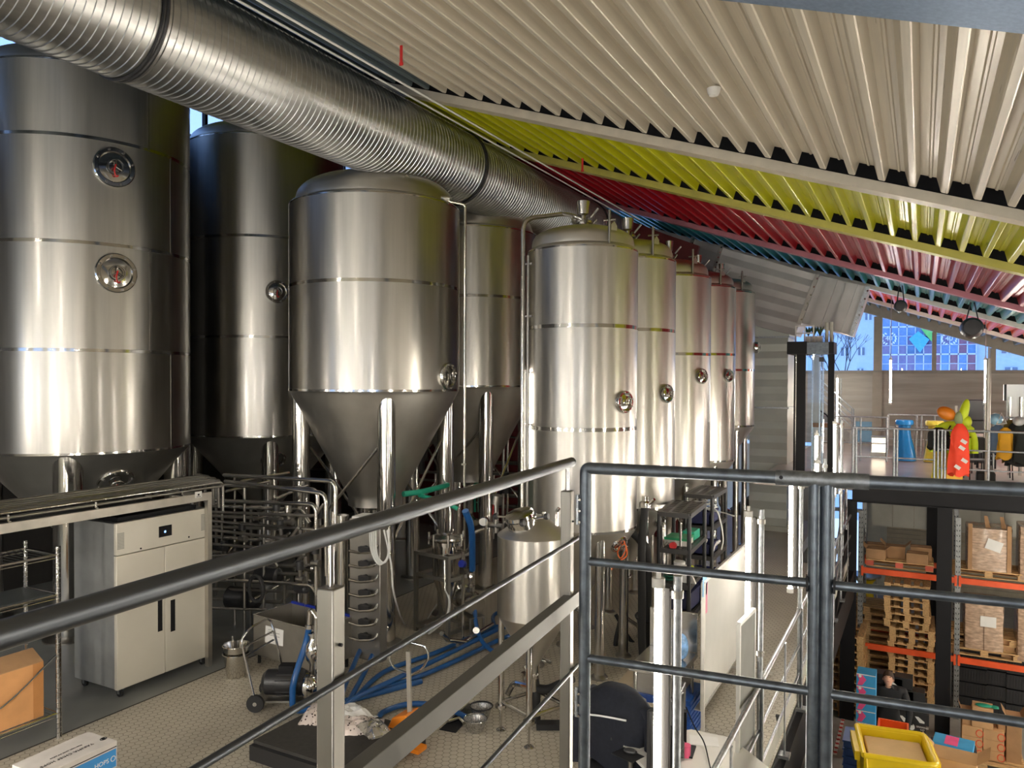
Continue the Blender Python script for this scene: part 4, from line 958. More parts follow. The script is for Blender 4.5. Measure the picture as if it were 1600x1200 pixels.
b = B(); p2 = c + V((.78, .05, 1.6)); b.cyl(p2 + V((0, 0, -.1)), p2 + V((0, 0, .3)), .035, 12); b.cyl(p2 + V((0, 0, .3)), p2 + V((.02, 0, .42)), .08, 12); b.cyl(p2 + V((-.12, 0, 0)), p2 + V((.1, 0, 0)), .04, 12); b.build('sample_valve', PIPED, t)
b = B(); b.tube(spline([c + V((.14, -.24, .7)), c + V((.22, -.26, .55)), c + V((.16, -.28, .3)), c + V((-.1, -.3, .06))], 8), .018, 8); b.build('white_tube', WHITEH, t)
b = B(); b.cyl(c + V((.4, -.2, 0)), c + V((.4, -.2, 1.25)), .02, 10); b.box(c + V((.4, -.2, 1.0)), (.08, .06, .12)); b.build('valve_column', PIPE, t)
b = B(); b.cyl(c + V((.42, -.22, 1.08)), c + V((.42, -.28, 1.1)), .05, 12); b.build('blue_knob', mat('deep_blue_plastic', None), t)
# red emergency light bulb / plug
p = onY(768, 792, 11.6); b = B(); b.cyl(p + V((-.05, 0, .05)), p, .05, 14); b.cyl(p, p + V((.06, -.05, -.03)), .07, 16); b.cyl(p + V((.06, -.05, -.03)), p + V((.1, -.08, -.12)), .035, 12)
one(b, 'red_plug', RED, 'red industrial plug hanging beside the leg of the second broad tank', 'plug')
# small pump right of the stand
p = onZ(735, 985, 0)
t = thing('transfer_pump', 'small steel shrouded pump on a low frame behind the hose bundle', 'pump', p)
q = p + V((0, 0, .42)); ax = V((.75, -.55, 0)).normalized()
b = B(); b.lathe(q, [(0, -.24), (.13, -.24), (.155, -.2), (.155, .16), (.14, .2), (0, .2)], 28, axis=ax); b.build('motor_shroud', PIPE, t, bevel=0)
b = B(); b.lathe(q - ax * .34, [(0, -.09), (.15, -.09), (.17, -.05), (.17, .02), (.06, .06), (.05, .12)], 28, axis=ax); b.tube([q - ax * .36, q - ax * .36 + V((0, 0, .25)), q - ax * .5 + V((0, 0, .34))], .035, 10, .08); b.build('pump_head', BAND, t)
b = B(); b.box(p + V((-.02, 0, .26)), (.6, .24, .02), rz=math.atan2(ax.y, ax.x)); b.build('base_plate', PIPED, t)
for sx in (-.24, .24):
    for sy in (-.1, .1):
        r_ = ax * sx + V((-ax.y, ax.x, 0)) * sy; b = B(); b.cyl(p + r_, p + r_ + V((0, 0, .26)), .018, 8); b.build('leg', PIPED, t)
b = B(); b.box(q + V((0, 0, .17)), (.12, .02, .04), rz=.4); b.build('black_handle', BLACKP, t)
b = B(); b.tube([onZ(735, 1005, .1), onZ(700, 1000, .2), onZ(690, 990, .35)], .03, 10, .05); b.tube([onZ(770, 975, .12), onZ(715, 1008, .12)], .025, 10); b.cyl(onZ(744, 985, .1), onZ(744, 985, .3), .045, 10); b.build('suction_pipe', PIPE, t)

# small conical tank
def tank2d(xl, xr, r):
    a, b_ = ray(xl, 600), ray(xr, 600); A = math.atan2(a.x, a.y); Bq = math.atan2(b_.x, b_.y); m = (A + Bq) / 2; dd = r / math.sin(abs(Bq - A) / 2); return (dd * math.sin(m), dd * math.cos(m))
rS = .37; cS = tank2d(778, 892, rS)
t = thing('small_cone_tank', 'small conical steel tank with an open clamped lid, beside the landing post', 'tank', (cS[0], cS[1], 0))
zt_ = cz(cS, rS, 790, 843); zb_ = cz(cS, rS, 835, 976)
b = B(); b.lathe((cS[0], cS[1], 0), [(rS, zb_), (rS, zt_)], 72); b.build('jacket', STEEL, t)
b = B(); b.lathe((cS[0], cS[1], 0), [(rS, zt_), (rS * .99, zt_ + .01), (.10, zt_ + .20), (0, zt_ + .21)], 72); b.build('cone_top', STEELD, t)
b = B(); b.lathe((cS[0], cS[1], 0), [(rS, zb_), (rS * .97, zb_ - .02), (.04, zb_ - .55), (.035, zb_ - .62)], 72); b.build('cone', STEELD, t)
b = B(); b.cyl((cS[0], cS[1], zb_ - .6), (cS[0], cS[1], zb_ - .8), .035, 16); b.lathe((cS[0], cS[1], zb_ - .66), [(.036, 0), (.06, 0), (.06, .03), (.036, .03)], 20); b.tube([V((cS[0], cS[1], zb_ - .76)), V((cS[0] - .25, cS[1] + .05, zb_ - .78)), V((cS[0] - .3, cS[1], zb_ - .9))], .03, 10, .05); b.build('outlet', BAND, t)
for k in range(4):
    a = math.radians(200) + k * PI / 2 ; lx, ly = cS[0] + .33 * math.cos(a), cS[1] + .33 * math.sin(a)
    b = B(); b.cyl((lx, ly, .22), (lx, ly, zb_ + .02), .032, 16); lg = b.build('leg', BAND, t)
    b = B(); b.cyl((lx, ly, .02), (lx, ly, .22), .012, 8); b.lathe((lx, ly, 0), [(.05, 0), (.05, .01), (.02, .03), (0, .03)], 16); b.lathe((lx, ly, .24), [(.034, 0), (.06, .0), (.06, .03), (.034, .03)], 16); b.build('levelling_foot', PIPE, lg)
b = B()
for k in range(4):
    a = math.radians(200) + k * PI / 2; a2 = a + PI / 2; b.cyl((cS[0] + .33 * math.cos(a), cS[1] + .33 * math.sin(a), .3), (cS[0] + .33 * math.cos(a2), cS[1] + .33 * math.sin(a2), .3), .02, 8)
b.build('leg_brace', PIPE, t)
mw = V((cS[0], cS[1], zt_)) + V((-.05, -.14, .10)); ax = V((-.12, -.35, 1)).normalized()
b = B(); b.lathe(mw, [(.15, -.10), (.15, .08), (.165, .08), (.165, .11), (.15, .115), (.145, .15), (.05, .17), (0, .17)], 36, axis=ax); mn = b.build('manway', BAND, t)
b = B(); b.cyl(mw + ax * .1 + V((.15, 0, 0)), mw + ax * .1 + V((.26, 0, .03)), .012, 8); b.cyl(mw + ax * .1 + V((-.15, -.02, 0)), mw + ax * .1 + V((-.24, -.04, 0)), .012, 8); b.build('swing_bolt', PIPE, mn)
b = B()
for u in (V((.29, 0, .04)), V((-.26, -.04, 0)), V((.10, -.15, -.02))): b.lathe(mw + ax * .1 + u, [(0, -.02), (.03, -.02), (.035, 0), (.03, .02), (0, .02)], 12, axis=(1, 0, .2))
b.build('star_knob', BLACKP, mn)
b = B(); p = V((cS[0] + .12, cS[1] - .02, zt_ + .15)); b.cyl(p, p + V((0, 0, .1)), .02, 10); b.cyl(p + V((.12, .05, -.04)), p + V((.12, .05, .10)), .02, 10); b.cyl(p + V((.12, .05, .10)), p + V((.15, .05, .14)), .018, 10); b.build('spray_ports', PIPE, t)
# black insulated hose and black channel by the small tank
t = thing('insulated_pipe', 'black foam covered pipe standing upright in front of the small cone tank', 'pipe', onZ(838, 1130, 0))
yI = onZ(838, 1128, 0).y; ip = lambda x, y: onY(x, y, yI)
b = B(); b.tube([ip(866, 972), ip(842, 975), ip(833, 990), ip(833, 1050), ip(838, 1075), ip(838, 1130)], .045, 14, .12); b.build('foam_sleeve', RUBBER, t)
b = B(); b.tube([ip(838, 1075), ip(855, 1078), ip(895, 1060)], .045, 14, .1); b.build('side_branch', RUBBER, t)
b = B(); b.cyl(ip(826, 1052), ip(820, 1040), .03, 12); b.cyl(ip(820, 1050), ip(822, 1068), .04, 12); b.cyl(ip(845, 1030), ip(862, 1036), .02, 10); b.cyl(ip(846, 960), ip(858, 968), .03, 10); b.build('clamp_couplings', BAND, t)
b = B(); p, q = onZ(838, 1133, .03), onZ(880, 1133, .03); b.beam(p, q + (q - p), .12, .06); one(b, 'black_floor_channel', RUBBER, 'black rubber kerb block at the foot of the insulated pipe', 'kerb block')

# floor drain and strainers
ds = [onZ(x, y, .004) for x, y in ((731, 1100), (752, 1101), (712, 1145), (686, 1140))]
b = B(); b.prism(ds, (0, 0, -.003)); dr_ = one(b, 'floor_drain', BLACK, 'open black floor drain channel in the tiles', 'drain', at=ds[0])
b = B(); dv = (ds[3] - ds[0])
for k in range(10): b.beam(ds[0].lerp(ds[3], k / 22) + V((0, 0, .004)), ds[1].lerp(ds[2], k / 22) + V((0, 0, .004)), .008, .006)
b.build('grate', PIPED, dr_)
b = B(); b.tube([onZ(700, 1128, .02), onZ(718, 1122, .03), onZ(725, 1130, .02)], .02, 8); b.build('drain_outlet', PIPE, dr_)
for k, (x, y, lb) in enumerate(((743, 1142, 'round steel strainer basket in front by the floor drain'), (752, 1122, 'round steel strainer basket behind, with a dark ring on top'))):
    p = onZ(x, y, 0); t = thing('strainer_basket', lb, 'strainer', p)
    b = B(); b.lathe(p, [(0, .004), (.075, .004), (.11, .12), (.125, .125), (.125, .13)], 36); 
    b.build('basket', mat('perforated_steel', (.45, .44, .42), .3, .9, .5, 60), t)
    b = B(); b.tube([p + V((.12 * math.cos(a), .12 * math.sin(a), .13)) for a in [j * PI / 14 for j in range(28)]], .008 if k else .005, 6, closed=True); b.build('rim', BLACKP if k else CH, t)
    b = B()
    for j in range(24): a = j * PI / 12; b.cyl(p + V((.078 * math.cos(a), .078 * math.sin(a), .01)), p + V((.112 * math.cos(a), .112 * math.sin(a), .12)), .0035, 5)
    b.build('wire_ribs', CH, t)

# black platform on the orange pallet truck, foil bags on it
zp = .2
PP = [onZ(x, y, zp) for x, y in ((508, 1098), (396, 1156))]
u = (PP[1] - PP[0]); u.normalize(); v_ = V((-u.y, u.x, 0)); 
if v_.dot(FW) > 0: v_ = -v_
t = thing('black_platform', 'black plastic platform pallet loaded on the orange pallet truck', 'pallet', PP[0])
r0 = PP[1]; r1 = onZ(700, 1170, zp)
dirR = (onZ(500, 1189, zp) - onZ(396, 1156, zp)).normalized()
Q = [r0, r0 + dirR * 1.25, PP[0] + dirR * 1.25, PP[0]]
b = B(); b.prism([p + V((0, 0, -.03)) for p in Q], (0, 0, .03)); b.build('deck', mat('ribbed_black_rubber', rgb(52, 50, 47), .7, var=.2, scale=20), t)
b = B()
for s in (0, .5, 1.0):
    a = Q[0].lerp(Q[3], s); c = Q[1].lerp(Q[2], s); b.beam(a - V((0, 0, .10)), c - V((0, 0, .10)), .10, .14)
b.build('runners', BLACKP, t)
def bag(x, y, z, s, rz, label, m):
    p = onZ(x, y, z); t = thing('foil_bag', label, 'bag', p - V((0, 0, .0)))
    random.seed(int(x)); R = Matrix.Rotation(rz, 3, 'Z'); bb = B(); n = 12; vs = []
    for j in range(n + 1):
        for i in range(n + 1):
            X = (i / n - .5) * 2; Y = (j / n - .5) * 2; h = (1 - X ** 4) * (1 - Y ** 4); vs.append(p + R @ V((X * s[0] + random.uniform(-.008, .008), Y * s[1] + random.uniform(-.008, .008), s[2] * h * random.uniform(.7, 1.1))))
    fs = [(j * (n + 1) + i, j * (n + 1) + i + 1, (j + 1) * (n + 1) + i + 1, (j + 1) * (n + 1) + i) for j in range(n) for i in range(n)]
    m0 = len(vs); vs += [V((q.x, q.y, p.z)) for q in vs]; fs += [tuple(m0 + k for k in reversed(f)) for f in fs]
    bb.add(vs, fs); bb.build('pouch', m, t, ang=25)
    bb = B(); e = p + R @ V((s[0], 0, .012)); bb.prism([p + R @ V((s[0] * .98, -s[1], .01)), p + R @ V((s[0] + .05, -s[1], .02)), p + R @ V((s[0] + .05, s[1], .02)), p + R @ V((s[0] * .98, s[1], .01))], (0, 0, .004)); bb.build('sealed_edge', m, t)
q = NT('printed_foil'); vz = q.n('ShaderNodeTexVoronoi', i_Scale=26.0); tc_ = q.n('ShaderNodeTexCoord'); q.l(tc_.outputs['Object'], vz.inputs[0])
q.l(q.ramp(vz.outputs['Distance'], [(.22, rgb(60, 45, 45)), (.28, rgb(225, 212, 205))]), q.b.inputs['Base Color']); q.b.inputs['Roughness'].default_value = .25; q.b.inputs['Metallic'].default_value = .3
FOILP = q.m; FOIL = mat('silver_foil', (.7, .68, .66), .18, .9, .1, 20, bump=.6)
bag(492, 1118, zp, (.10, .22, .10), .4, 'printed foil bag half hidden left behind the square post', FOILP)
bag(548, 1118, zp, (.20, .16, .09), -.3, 'white plastic bag lying on the platform behind the foil bags', PAPER)
bag(556, 1138, zp + .0, (.22, .15, .10), .6, 'patterned foil bag lying on the black platform', FOILP)
bag(585, 1140, zp + .09, (.17, .12, .07), -.5, 'shiny silver foil bag topmost on the pile', FOIL)
# orange hand pallet truck
t0 = onZ(620, 1165, 0)
t = thing('pallet_truck', 'orange hand pallet truck with grey tiller handle under the black platform', 'pallet truck', t0)
tb = onZ(641, 1168, .0); yT = tb.y; tq = lambda x, y, dy=0: onY(x, y, yT + dy)
b = B(); b.prism([tq(598, 1152, -.10), tq(612, 1122, -.10), tq(632, 1118, -.10), tq(645, 1126, -.10), tq(640, 1165, -.10), tq(600, 1185, -.10)], (0, .22, 0)); hs = b.build('pump_housing', ORANGEY, t, bevel=.012)
Mx = frame_mat(tq(612, 1152, -.106), (.25, 0, 1), (-1, 0, .25)); text_mesh('ILL', .10, BLACK, Mx, hs, 'lettering', .001)
b = B(); b.beam(tq(641, 1142, .0), tq(638, 1018, .05), .045, .022, up=(0, 1, 0)); tl = b.build('tiller_bar', mat('light_grey_bar', rgb(170, 165, 155), .4, .5), t)
b = B(); b.tube([tq(639, 1052, .05), tq(614, 1043, .05), tq(608, 1028, .05), tq(614, 1010, .05), tq(640, 1004, .05), tq(665, 1010, .05), tq(671, 1026, .05), tq(660, 1045, .05), tq(640, 1056, .05)], .011, 10, .04); b.build('grip_loop', CH, tl)
a = tq(639, 1036, .035); c = tq(639, 1064, .035); b = B(); b.beam(a, c, .03, .004, up=(0, 1, 0)); sk = b.build('white_sticker', PAPER, tl)
for x, lab in ((617, 1), (649, 2)):
    p = tq(x, 1183, 0); b = B(); b.lathe(V((p.x, p.y, .09)), [(0, -.03), (.08, -.03), (.09, -.02), (.09, .02), (.08, .03), (0, .03)], 24, axis=(1, -.25, 0)); b.build('wheel', mat('amber_wheel', rgb(200, 150, 50), .4), t)
for s in (.25, .85):
    a = Q[0].lerp(Q[3], s); b = B(); e = Q[1].lerp(Q[2], s); b.beam(a.lerp(e, .3) - V((0, 0, .12)), e - V((0, 0, .12)) + dirR * .1, .14, .04); b.build('fork', ORANGEY, t)

# dark pipework and braces seen behind the tanks
t = thing('pipework_tangle', 'tangle of dark pipes and valves in the shadow behind the cone tanks', 'pipework', (-9, 12, 0))
random.seed(3)
for k in range(26):
    x, y = random.uniform(470, 830), random.uniform(640, 790); Y = random.uniform(13.2, 15.5); p = onY(x, y, Y)
    b = B()
    if k % 3 == 0: b.cyl((p.x, p.y, .1), (p.x, p.y, p.z + .6), .03, 8)
    elif k % 3 == 1: b.tube([p, p + V((random.uniform(.5, 1.3), 0, 0)), p + V((1.3, .3, -.6))], .03, 8, .08)
    else: b.cyl(p, p + V((random.uniform(.2, .5), .1, random.uniform(-.9, .9))), .022, 8)
    b.build('dark_pipe', PIPED if k % 2 else PIPE, t)
b = B()
for k in range(5): p = onY(770, 722 + k * 17, 14.5); b.cyl(p, onY(900, 726 + k * 17, 14.5), .05, 8)
b.build('header_pipes', PIPE, t)
for k, (x, y) in enumerate(((520, 720), (500, 700), (660, 720), (655, 740), (560, 790), (790, 770))):
    p = onY(x, y, 13.0); b = B(); b.cyl(p, p + V((0, 0, .3)), .12, 12); b.cyl(p + V((0, 0, .3)), p + V((0, 0, .4)), .07, 12); b.build('valve_head', BLACKP, t)
# ============================================================ RIGHT OF THE SLIM TANKS: corridor railing, boards, desk, shelves
XR_ = -1.15
t = thing('corridor_railing', 'grey tube railing along the edge of the tiled corridor above the warehouse', 'railing', (XR_, 8, 0))
for z, r in ((1.1, .021), (.72, .014), (.40, .014)):
    b = B(); b.cyl((XR_, 3.0, z), (XR_, 15.6, z), r, 12); b.build('rail', GALV, t)
for k in range(11):
    y = 4.05 + 1.18 * k
    if y > 15.7: break
    b = B(); b.box((XR_ + .03, y + .06, .55), (.012, .05, 1.1)); b.build('flat_post', GALV, t)
    b = B(); b.box((XR_ + .03, y + .06, .02), (.10, .12, .03)); b.build('post_foot', GALV, t)
b = B(); b.box2((XR_ - .03, 3, .15), (XR_ - .02, 15.6, .32)); b.build('toe_board', LPANEL, t)

def board(name, label, y0, y1, x, z0, z1, m, legs=True, x1=None, legm=WHITE, back=None):
    x1 = x if x1 is None else x1
    t = thing(name, label, 'whiteboard', (x, y0, 0)); n = V((-1, 0, 0)); d = V((x1 - x, y1 - y0, 0)).normalized(); n = V((-d.y, d.x, 0))
    A_, B_ = V((x, y0, 0)), V((x1, y1, 0))
    b = B(); b.prism([A_ + V((0, 0, z0)), B_ + V((0, 0, z0)), B_ + V((0, 0, z1)), A_ + V((0, 0, z1))], n * .018); b.build('writing_surface', m, t)
    b = B(); fr = [A_ + V((0, 0, z0)), B_ + V((0, 0, z0)), B_ + V((0, 0, z1)), A_ + V((0, 0, z1))]
    for i in range(4): b.beam(fr[i] + n * .009, fr[(i + 1) % 4] + n * .009, .03, .028, up=n)
    b.build('alu_frame', mat('board_frame', (.55, .55, .53), .35, .8), t)
    b = B(); b.beam(A_ + V((0, 0, z0 - .02)) + n * .05, B_ + V((0, 0, z0 - .02)) + n * .05, .07, .012); b.build('pen_tray', mat('board_frame', None), t)
    if legs:
        for P in (A_, B_):
            b = B(); b.beam(P, P + V((0, 0, z1)), .035, .03); lg = b.build('leg', legm, t)
            b = B(); b.beam(P - n * .3 + V((0, 0, .05)), P + n * .3 + V((0, 0, .05)), .035, .03); b.build('foot_bar', legm, lg)
    return t
pa, pb = onX(1099, 1000, -1.85), onX(1167, 930, -1.85)
zt_ = onX(1099, 911, -1.85).z; zb_ = onX(1109, 1092, -1.85).z
wb = board('mobile_whiteboard', 'tall white enamel board on legs turned towards the tanks, right of the black shelves', pa.y, pb.y + .1, -1.85, zb_, zt_, WHITEB)
for px, py, w_, h_, m, nm in ((1104, 915, .16, .20, mat('pale_blue_print', rgb(130, 185, 225), .6), 'blue_paper'), (1106, 935, .10, .30, mat('pink_print', rgb(205, 120, 150), .6), 'pink_paper')):
    q = onX(px, py, -1.83); b = B(); b.box((-1.847, q.y, q.z), (.003, w_, h_)); b.build('pinned_' + nm, m, wb)
XB = -1.20; qa, qb = onX(1156, 1000, XB), V((0, 6.38, 0))
board('leaning_board', 'grey backed board on edge between the whiteboard and the railing', qa.y, qb.y, XB, .15, onX(1156, 976, XB).z, mat('grey_board_back', rgb(128, 128, 124), .6), legs=False, x1=-1.172)

# desk
t = thing('work_desk', 'white topped desk at the bottom, right of the gate hinge, with screens on it', 'desk', (-1.65, 5.6, 0))
DZ = .74
D4 = [onZ(x, y, DZ) for x, y in ((966, 1161), (1080, 1144), (1142, 1157))]
b = B(); e0 = D4[2]; e1 = D4[1]; e2 = D4[0]
far = (e1 - e2); far.z = 0
dn = V((far.y, -far.x, 0)).normalized(); 
if dn.y > 0: dn = -dn
b.prism([e2, e1, e0, e0 + dn * 1.3, e2 + dn * 1.3], (0, 0, .025)); b.build('desk_top', mat('white_laminate', rgb(215, 212, 206), .35, var=.02), t, bevel=.003)
for p in (e2 + dn * .1 + V((.06, 0, 0)), e0 + dn * .1 - V((.06, 0, 0)), e2 + dn * 1.2 + V((.06, 0, 0)), e0 + dn * 1.2 - V((.06, 0, 0))):
    b = B(); b.cyl((p.x, p.y, 0), (p.x, p.y, DZ), .025, 12); b.build('leg', PIPED, t)
zd_ = DZ + .025
def flat(px, py, w_, d_, h_, rz, m, name, label, cat, bevel=.004, z=None):
    p = onZ(px, py, zd_ if z is None else z); b = B(); b.box((p.x, p.y, (zd_ if z is None else z) + h_ / 2), (w_, d_, h_), rz=rz); return one(b, name, m, label, cat, at=p, bevel=bevel)
flat(985, 1153, .27, .20, .02, .1, BLACKP, 'closed_laptop', 'closed black laptop at the far left corner of the desk', 'laptop')
flat(981, 1180, .20, .15, .004, -.35, BLACKP, 'mouse_mat', 'black mouse mat on the desk near the jacket', 'mouse mat')
p = onZ(985, 1176, zd_ + .005); b = B(); b.ell(p + V((0, 0, .012)), (.055, .032, .02), 16, 8); one(b, 'computer_mouse', mat('dark_grey_plastic', rgb(60, 60, 62), .3), 'dark computer mouse on the mouse mat', 'mouse')
# screens seen from behind / edge-on
def screen(px, py, w_, h_, rz, label, stand=True, lift=.12):
    p = onZ(px, py, zd_); t = thing('monitor', label, 'monitor', p); R = Matrix.Rotation(rz, 3, 'Z')
    b = B(); b.box(p + V((0, 0, lift + h_ / 2)), (.035, w_, h_), rz=rz); b.build('housing', BLACKP, t, bevel=.008)
    b = B(); b.box(p + R @ V((-.02, 0, lift + h_ / 2)), (.004, w_ - .03, h_ - .03), rz=rz); b.build('screen', SCREEN, t)
    b = B(); b.cyl(p + R @ V((.05, 0, .01)), p + R @ V((.05, 0, lift + h_ * .5)), .012, 8); b.box(p + R @ V((.04, 0, .006)), (.16, .20, .012), rz=rz); b.box(p + R @ V((.03, 0, lift + h_ * .5)), (.06, .06, .06), rz=rz); b.build('stand', BLACK, t)
screen(1060, 1172, .50, .32, .12, 'black flat monitor on the desk, left of the thin screen arm')
screen(1040, 1212, .46, .42, -.25, 'dark monitor back at the lower edge, beside the nearest tube light')
p = onZ(1133, 1165, zd_)
flat(1100, 1158, .22, .16, .004, .3, PAPER, 'paper_sheet', 'white paper sheets lying at the far right of the desk', 'papers', bevel=0)
b = B(); P = [onZ(1064, 1195, zd_), onZ(1085, 1165, zd_ + .25), onZ(1072, 1130, zd_ + .3)]; b.tube(spline([onZ(1072, 1105, 1.1), onZ(1085, 1135, .9), onZ(1100, 1160, .8), onZ(1110, 1200, .78)], 8), .005, 6); one(b, 'screen_cable', BLACK, 'thin black cable drooping behind the monitor', 'cable')
p = onZ(1072, 1182, zd_); b = B(); b.cyl(p, p + V((0, 0, .09)), .032, 16, .036); one(b, 'plastic_cup', mat('pink_plastic', rgb(225, 90, 130), .3), 'small pink plastic cup beside the monitor foot', 'cup')
p = onZ(1062, 1186, zd_); b = B(); b.lathe(p, [(0, 0), (.035, 0), (.035, .13), (.015, .16), (.015, .19), (0, .19)], 16); one(b, 'clear_bottle', mat('clear_plastic', (.8, .8, .8), .1, trans=.9), 'clear plastic bottle beside the pink cup', 'bottle')
# office chair with a navy jacket
c = onZ(948, 1180, .62); c.z = 0
t = thing('office_chair', 'black mesh office chair with the navy jacket hung over it', 'chair', c)
b = B(); b.ell(c + V((.02, .02, .48)), (.25, .25, .05), 24, 8); b.build('seat', BLACKP, t)
b = B(); Rb = Matrix.Rotation(math.radians(-20), 3, 'Z')
bk = []
for j in range(11):
    for i in range(9):
        a = (i / 8 - .5) * 1.5; zz = .55 + j / 10 * .50; w_ = .24 * (1 - .25 * (j / 10 - .4) ** 2 * 2); bk.append(c + Rb @ V((w_ * math.sin(a) * 1.3, .23 + .06 * math.cos(a), zz)))
b.add(bk, [(j * 9 + i, j * 9 + i + 1, (j + 1) * 9 + i + 1, (j + 1) * 9 + i) for j in range(10) for i in range(8)]); o = b.build('backrest', mat('black_mesh', (.03, .03, .03), .6), t); md = o.modifiers.new('thick', 'SOLIDIFY'); md.thickness = .02
b = B(); b.cyl(c + V((0, 0, .1)), c + V((0, 0, .46)), .03, 12); b.build('gas_column', PIPED, t)
b = B()
for k in range(5): a = k * 2 * PI / 5; b.beam(c + V((0, 0, .1)), c + V((.3 * math.cos(a), .3 * math.sin(a), .07)), .05, .03)
b.build('star_base', BLACKP, t)
for k in range(5): a = k * 2 * PI / 5; b = B(); q = c + V((.3 * math.cos(a), .3 * math.sin(a), .03)); b.cyl(q - V((.02, 0, 0)), q + V((.02, 0, 0)), .03, 12); b.build('castor', RUBBER, t)
# jacket: draped shell over the chair back
jk = thing('navy_jacket', 'navy work jacket with a white reflective stripe hung over the office chair', 'jacket', c + V((0, 0, .6)))
q = onZ(943, 1110, 1.12)
b = B(); vs = []; n, m_ = 20, 14
for j in range(m_ + 1):
    f_ = j / m_
    for i in range(n):
        a = 2 * PI * i / n; rr = (.10 + .20 * math.sin(min(1, f_ * 1.7) * PI / 2)) * (1 + .06 * math.sin(5 * a + j * .6) + .045 * math.sin(9 * a - 1.3 * j) + .03 * math.sin(14 * a + .9 * j)); zz = 1.13 - f_ ** 1.5 * .62
        vs.append(c + Rb @ V((rr * 1.15 * math.cos(a), .16 + rr * .62 * math.sin(a), zz + .03 * math.sin(3 * a + 1) * f_)))
b.add(vs, [(j * n + i, j * n + (i + 1) % n, (j + 1) * n + (i + 1) % n, (j + 1) * n + i) for j in range(m_) for i in range(n)] + [tuple(range(n))])
b.build('jacket_body', BLKFAB, jk, ang=80)
for s in (-1, 1):
    b = B(); b.tube(spline([c + Rb @ V((s * .25, .16, 1.02)), c + Rb @ V((s * .36, .12, .85)), c + Rb @ V((s * .38, .06, .62)), c + Rb @ V((s * .34, .02, .44))], 6), .065, 12); b.build('sleeve', BLKFAB, jk, ang=80)
b = B(); b.tube(spline([c + Rb @ V((-.22, -.07, .90)), c + Rb @ V((0, -.07, .955)), c + Rb @ V((.22, -.03, .98))], 6), .008, 6); b.build('reflective_stripe', mat('reflective_tape', (.85, .85, .85), .3), jk)

# crate table with folded blue crates
p0_ = onZ(995, 1080, .5)
t = thing('wooden_crate', 'low pale wooden crate behind the nearest tube light', 'crate', (p0_.x, p0_.y, 0))
b = B(); b.box((p0_.x, p0_.y + .1, .25), (.42, .75, .5), rz=.05); b.build('crate_body', mat('pale_plywood', rgb(190, 175, 152), .6), t, bevel=.006)
b = B(); b.box((p0_.x, p0_.y + .1, .51), (.46, .8, .02), rz=.05); b.build('lid', mat('pale_plywood', None), t)
p = onZ(1012, 1088, .52); b = B(); b.box(p + V((.05, 0, .035)), (.34, .26, .07), rz=.2); one(b, 'folded_crate', BLUE, 'folded blue plastic crate on the pale wooden crate, left of the tube light', 'crate', at=p)
p = onZ(1060, 1082, .4); t = thing('blue_crate', 'blue ribbed plastic crate right of the nearest scaffold pole', 'crate', (p.x, p.y, 0))
b = B(); b.box((p.x, p.y, .22), (.38, .5, .44)); b.build('crate_body', mat('bright_blue_plastic', rgb(30, 85, 165), .4), t, bevel=.01)
b = B()
for k in range(8): b.box((p.x, p.y, .08 + k * .05), (.40, .52, .012))
b.build('ribs', mat('bright_blue_plastic', None), t)
# steel sink bench
t = thing('sink_bench', 'stainless sink bench with splash back behind the scaffold pole', 'sink', (-2.55, 8.2, 0))
a, c_ = onZ(1043, 1048, .85), onZ(1100, 1056, .85); c_.x = min(c_.x, -2.02); a.x -= .12
b = B(); b.box2((a.x - .25, a.y - .05, .80), (c_.x + .05, a.y + .62, .85)); b.box2((a.x - .25, a.y + .6, .85), (c_.x + .05, a.y + .63, 1.25)); b.build('worktop', PIPE, t, bevel=.004)
b = B(); b.box2((a.x - .2, a.y, .56), (c_.x, a.y + .58, .80)); b.build('basin', PIPED, t)
for sx in (a.x - .2, c_.x):
    for sy in (a.y + .0, a.y + .58): b = B(); b.cyl((sx, sy, 0), (sx, sy, .8), .02, 10); b.build('leg', PIPE, t)
p = onZ(1085, 985, 1.0)
b = B(); b.ell((p.x, a.y + .35, .98), (.07, .06, .13), 14, 10); one(b, 'plastic_bag', mat('blue_white_plastic_bag', rgb(120, 160, 205), .2, var=.5, scale=18, bump=.5), 'crumpled blue and white plastic bag on the sink bench', 'bag')

# black ventilated plastic shelving units
def shelf_unit(corn, levels, label):
    A_, B_, C_, D_ = [V((p.x, p.y, 0)) for p in corn]
    t = thing('plastic_shelving', label, 'shelving', (A_ + B_ + C_ + D_) / 4); dx_ = (B_ - A_); dy_ = (D_ - A_)
    for z in levels:
        b = B()
        for (p, q) in ((A_, B_), (D_, C_)): b.beam(p + V((0, 0, z - .03)), q + V((0, 0, z - .03)), .05, .06)
        for (p, q) in ((A_, D_), (B_, C_)): b.beam(p + V((0, 0, z - .03)), q + V((0, 0, z - .03)), .05, .06)
        for j in range(1, 3): b.beam(A_ + dx_ * j / 3 + V((0, 0, z - .01)), D_ + dx_ * j / 3 + V((0, 0, z - .01)), .035, .02)
        for j in range(1, 14): b.beam(A_ + dy_ * j / 14 + V((0, 0, z - .012)), B_ + dy_ * j / 14 + V((0, 0, z - .012)), .04, .014)
        b.build('slotted_shelf', mat('black_shelf_plastic', (.035, .033, .032), .45), t, ang=20)
    for p in (A_, B_, C_, D_): b = B(); b.cyl((p.x, p.y, 0), (p.x, p.y, levels[0] - .03), .028, 12); b.build('leg', BLACKP, t)
    return A_, dx_, dy_
S1 = [onZ(x, y, 1.9) for x, y in ((1030, 799), (1077, 803), (1101, 785), (1053, 781))]
S2 = [onZ(x, y, 1.9) for x, y in ((1071, 771), (1113, 774), (1134, 762), (1095, 758))]
lv = (1.9, 1.43, .98, .5)
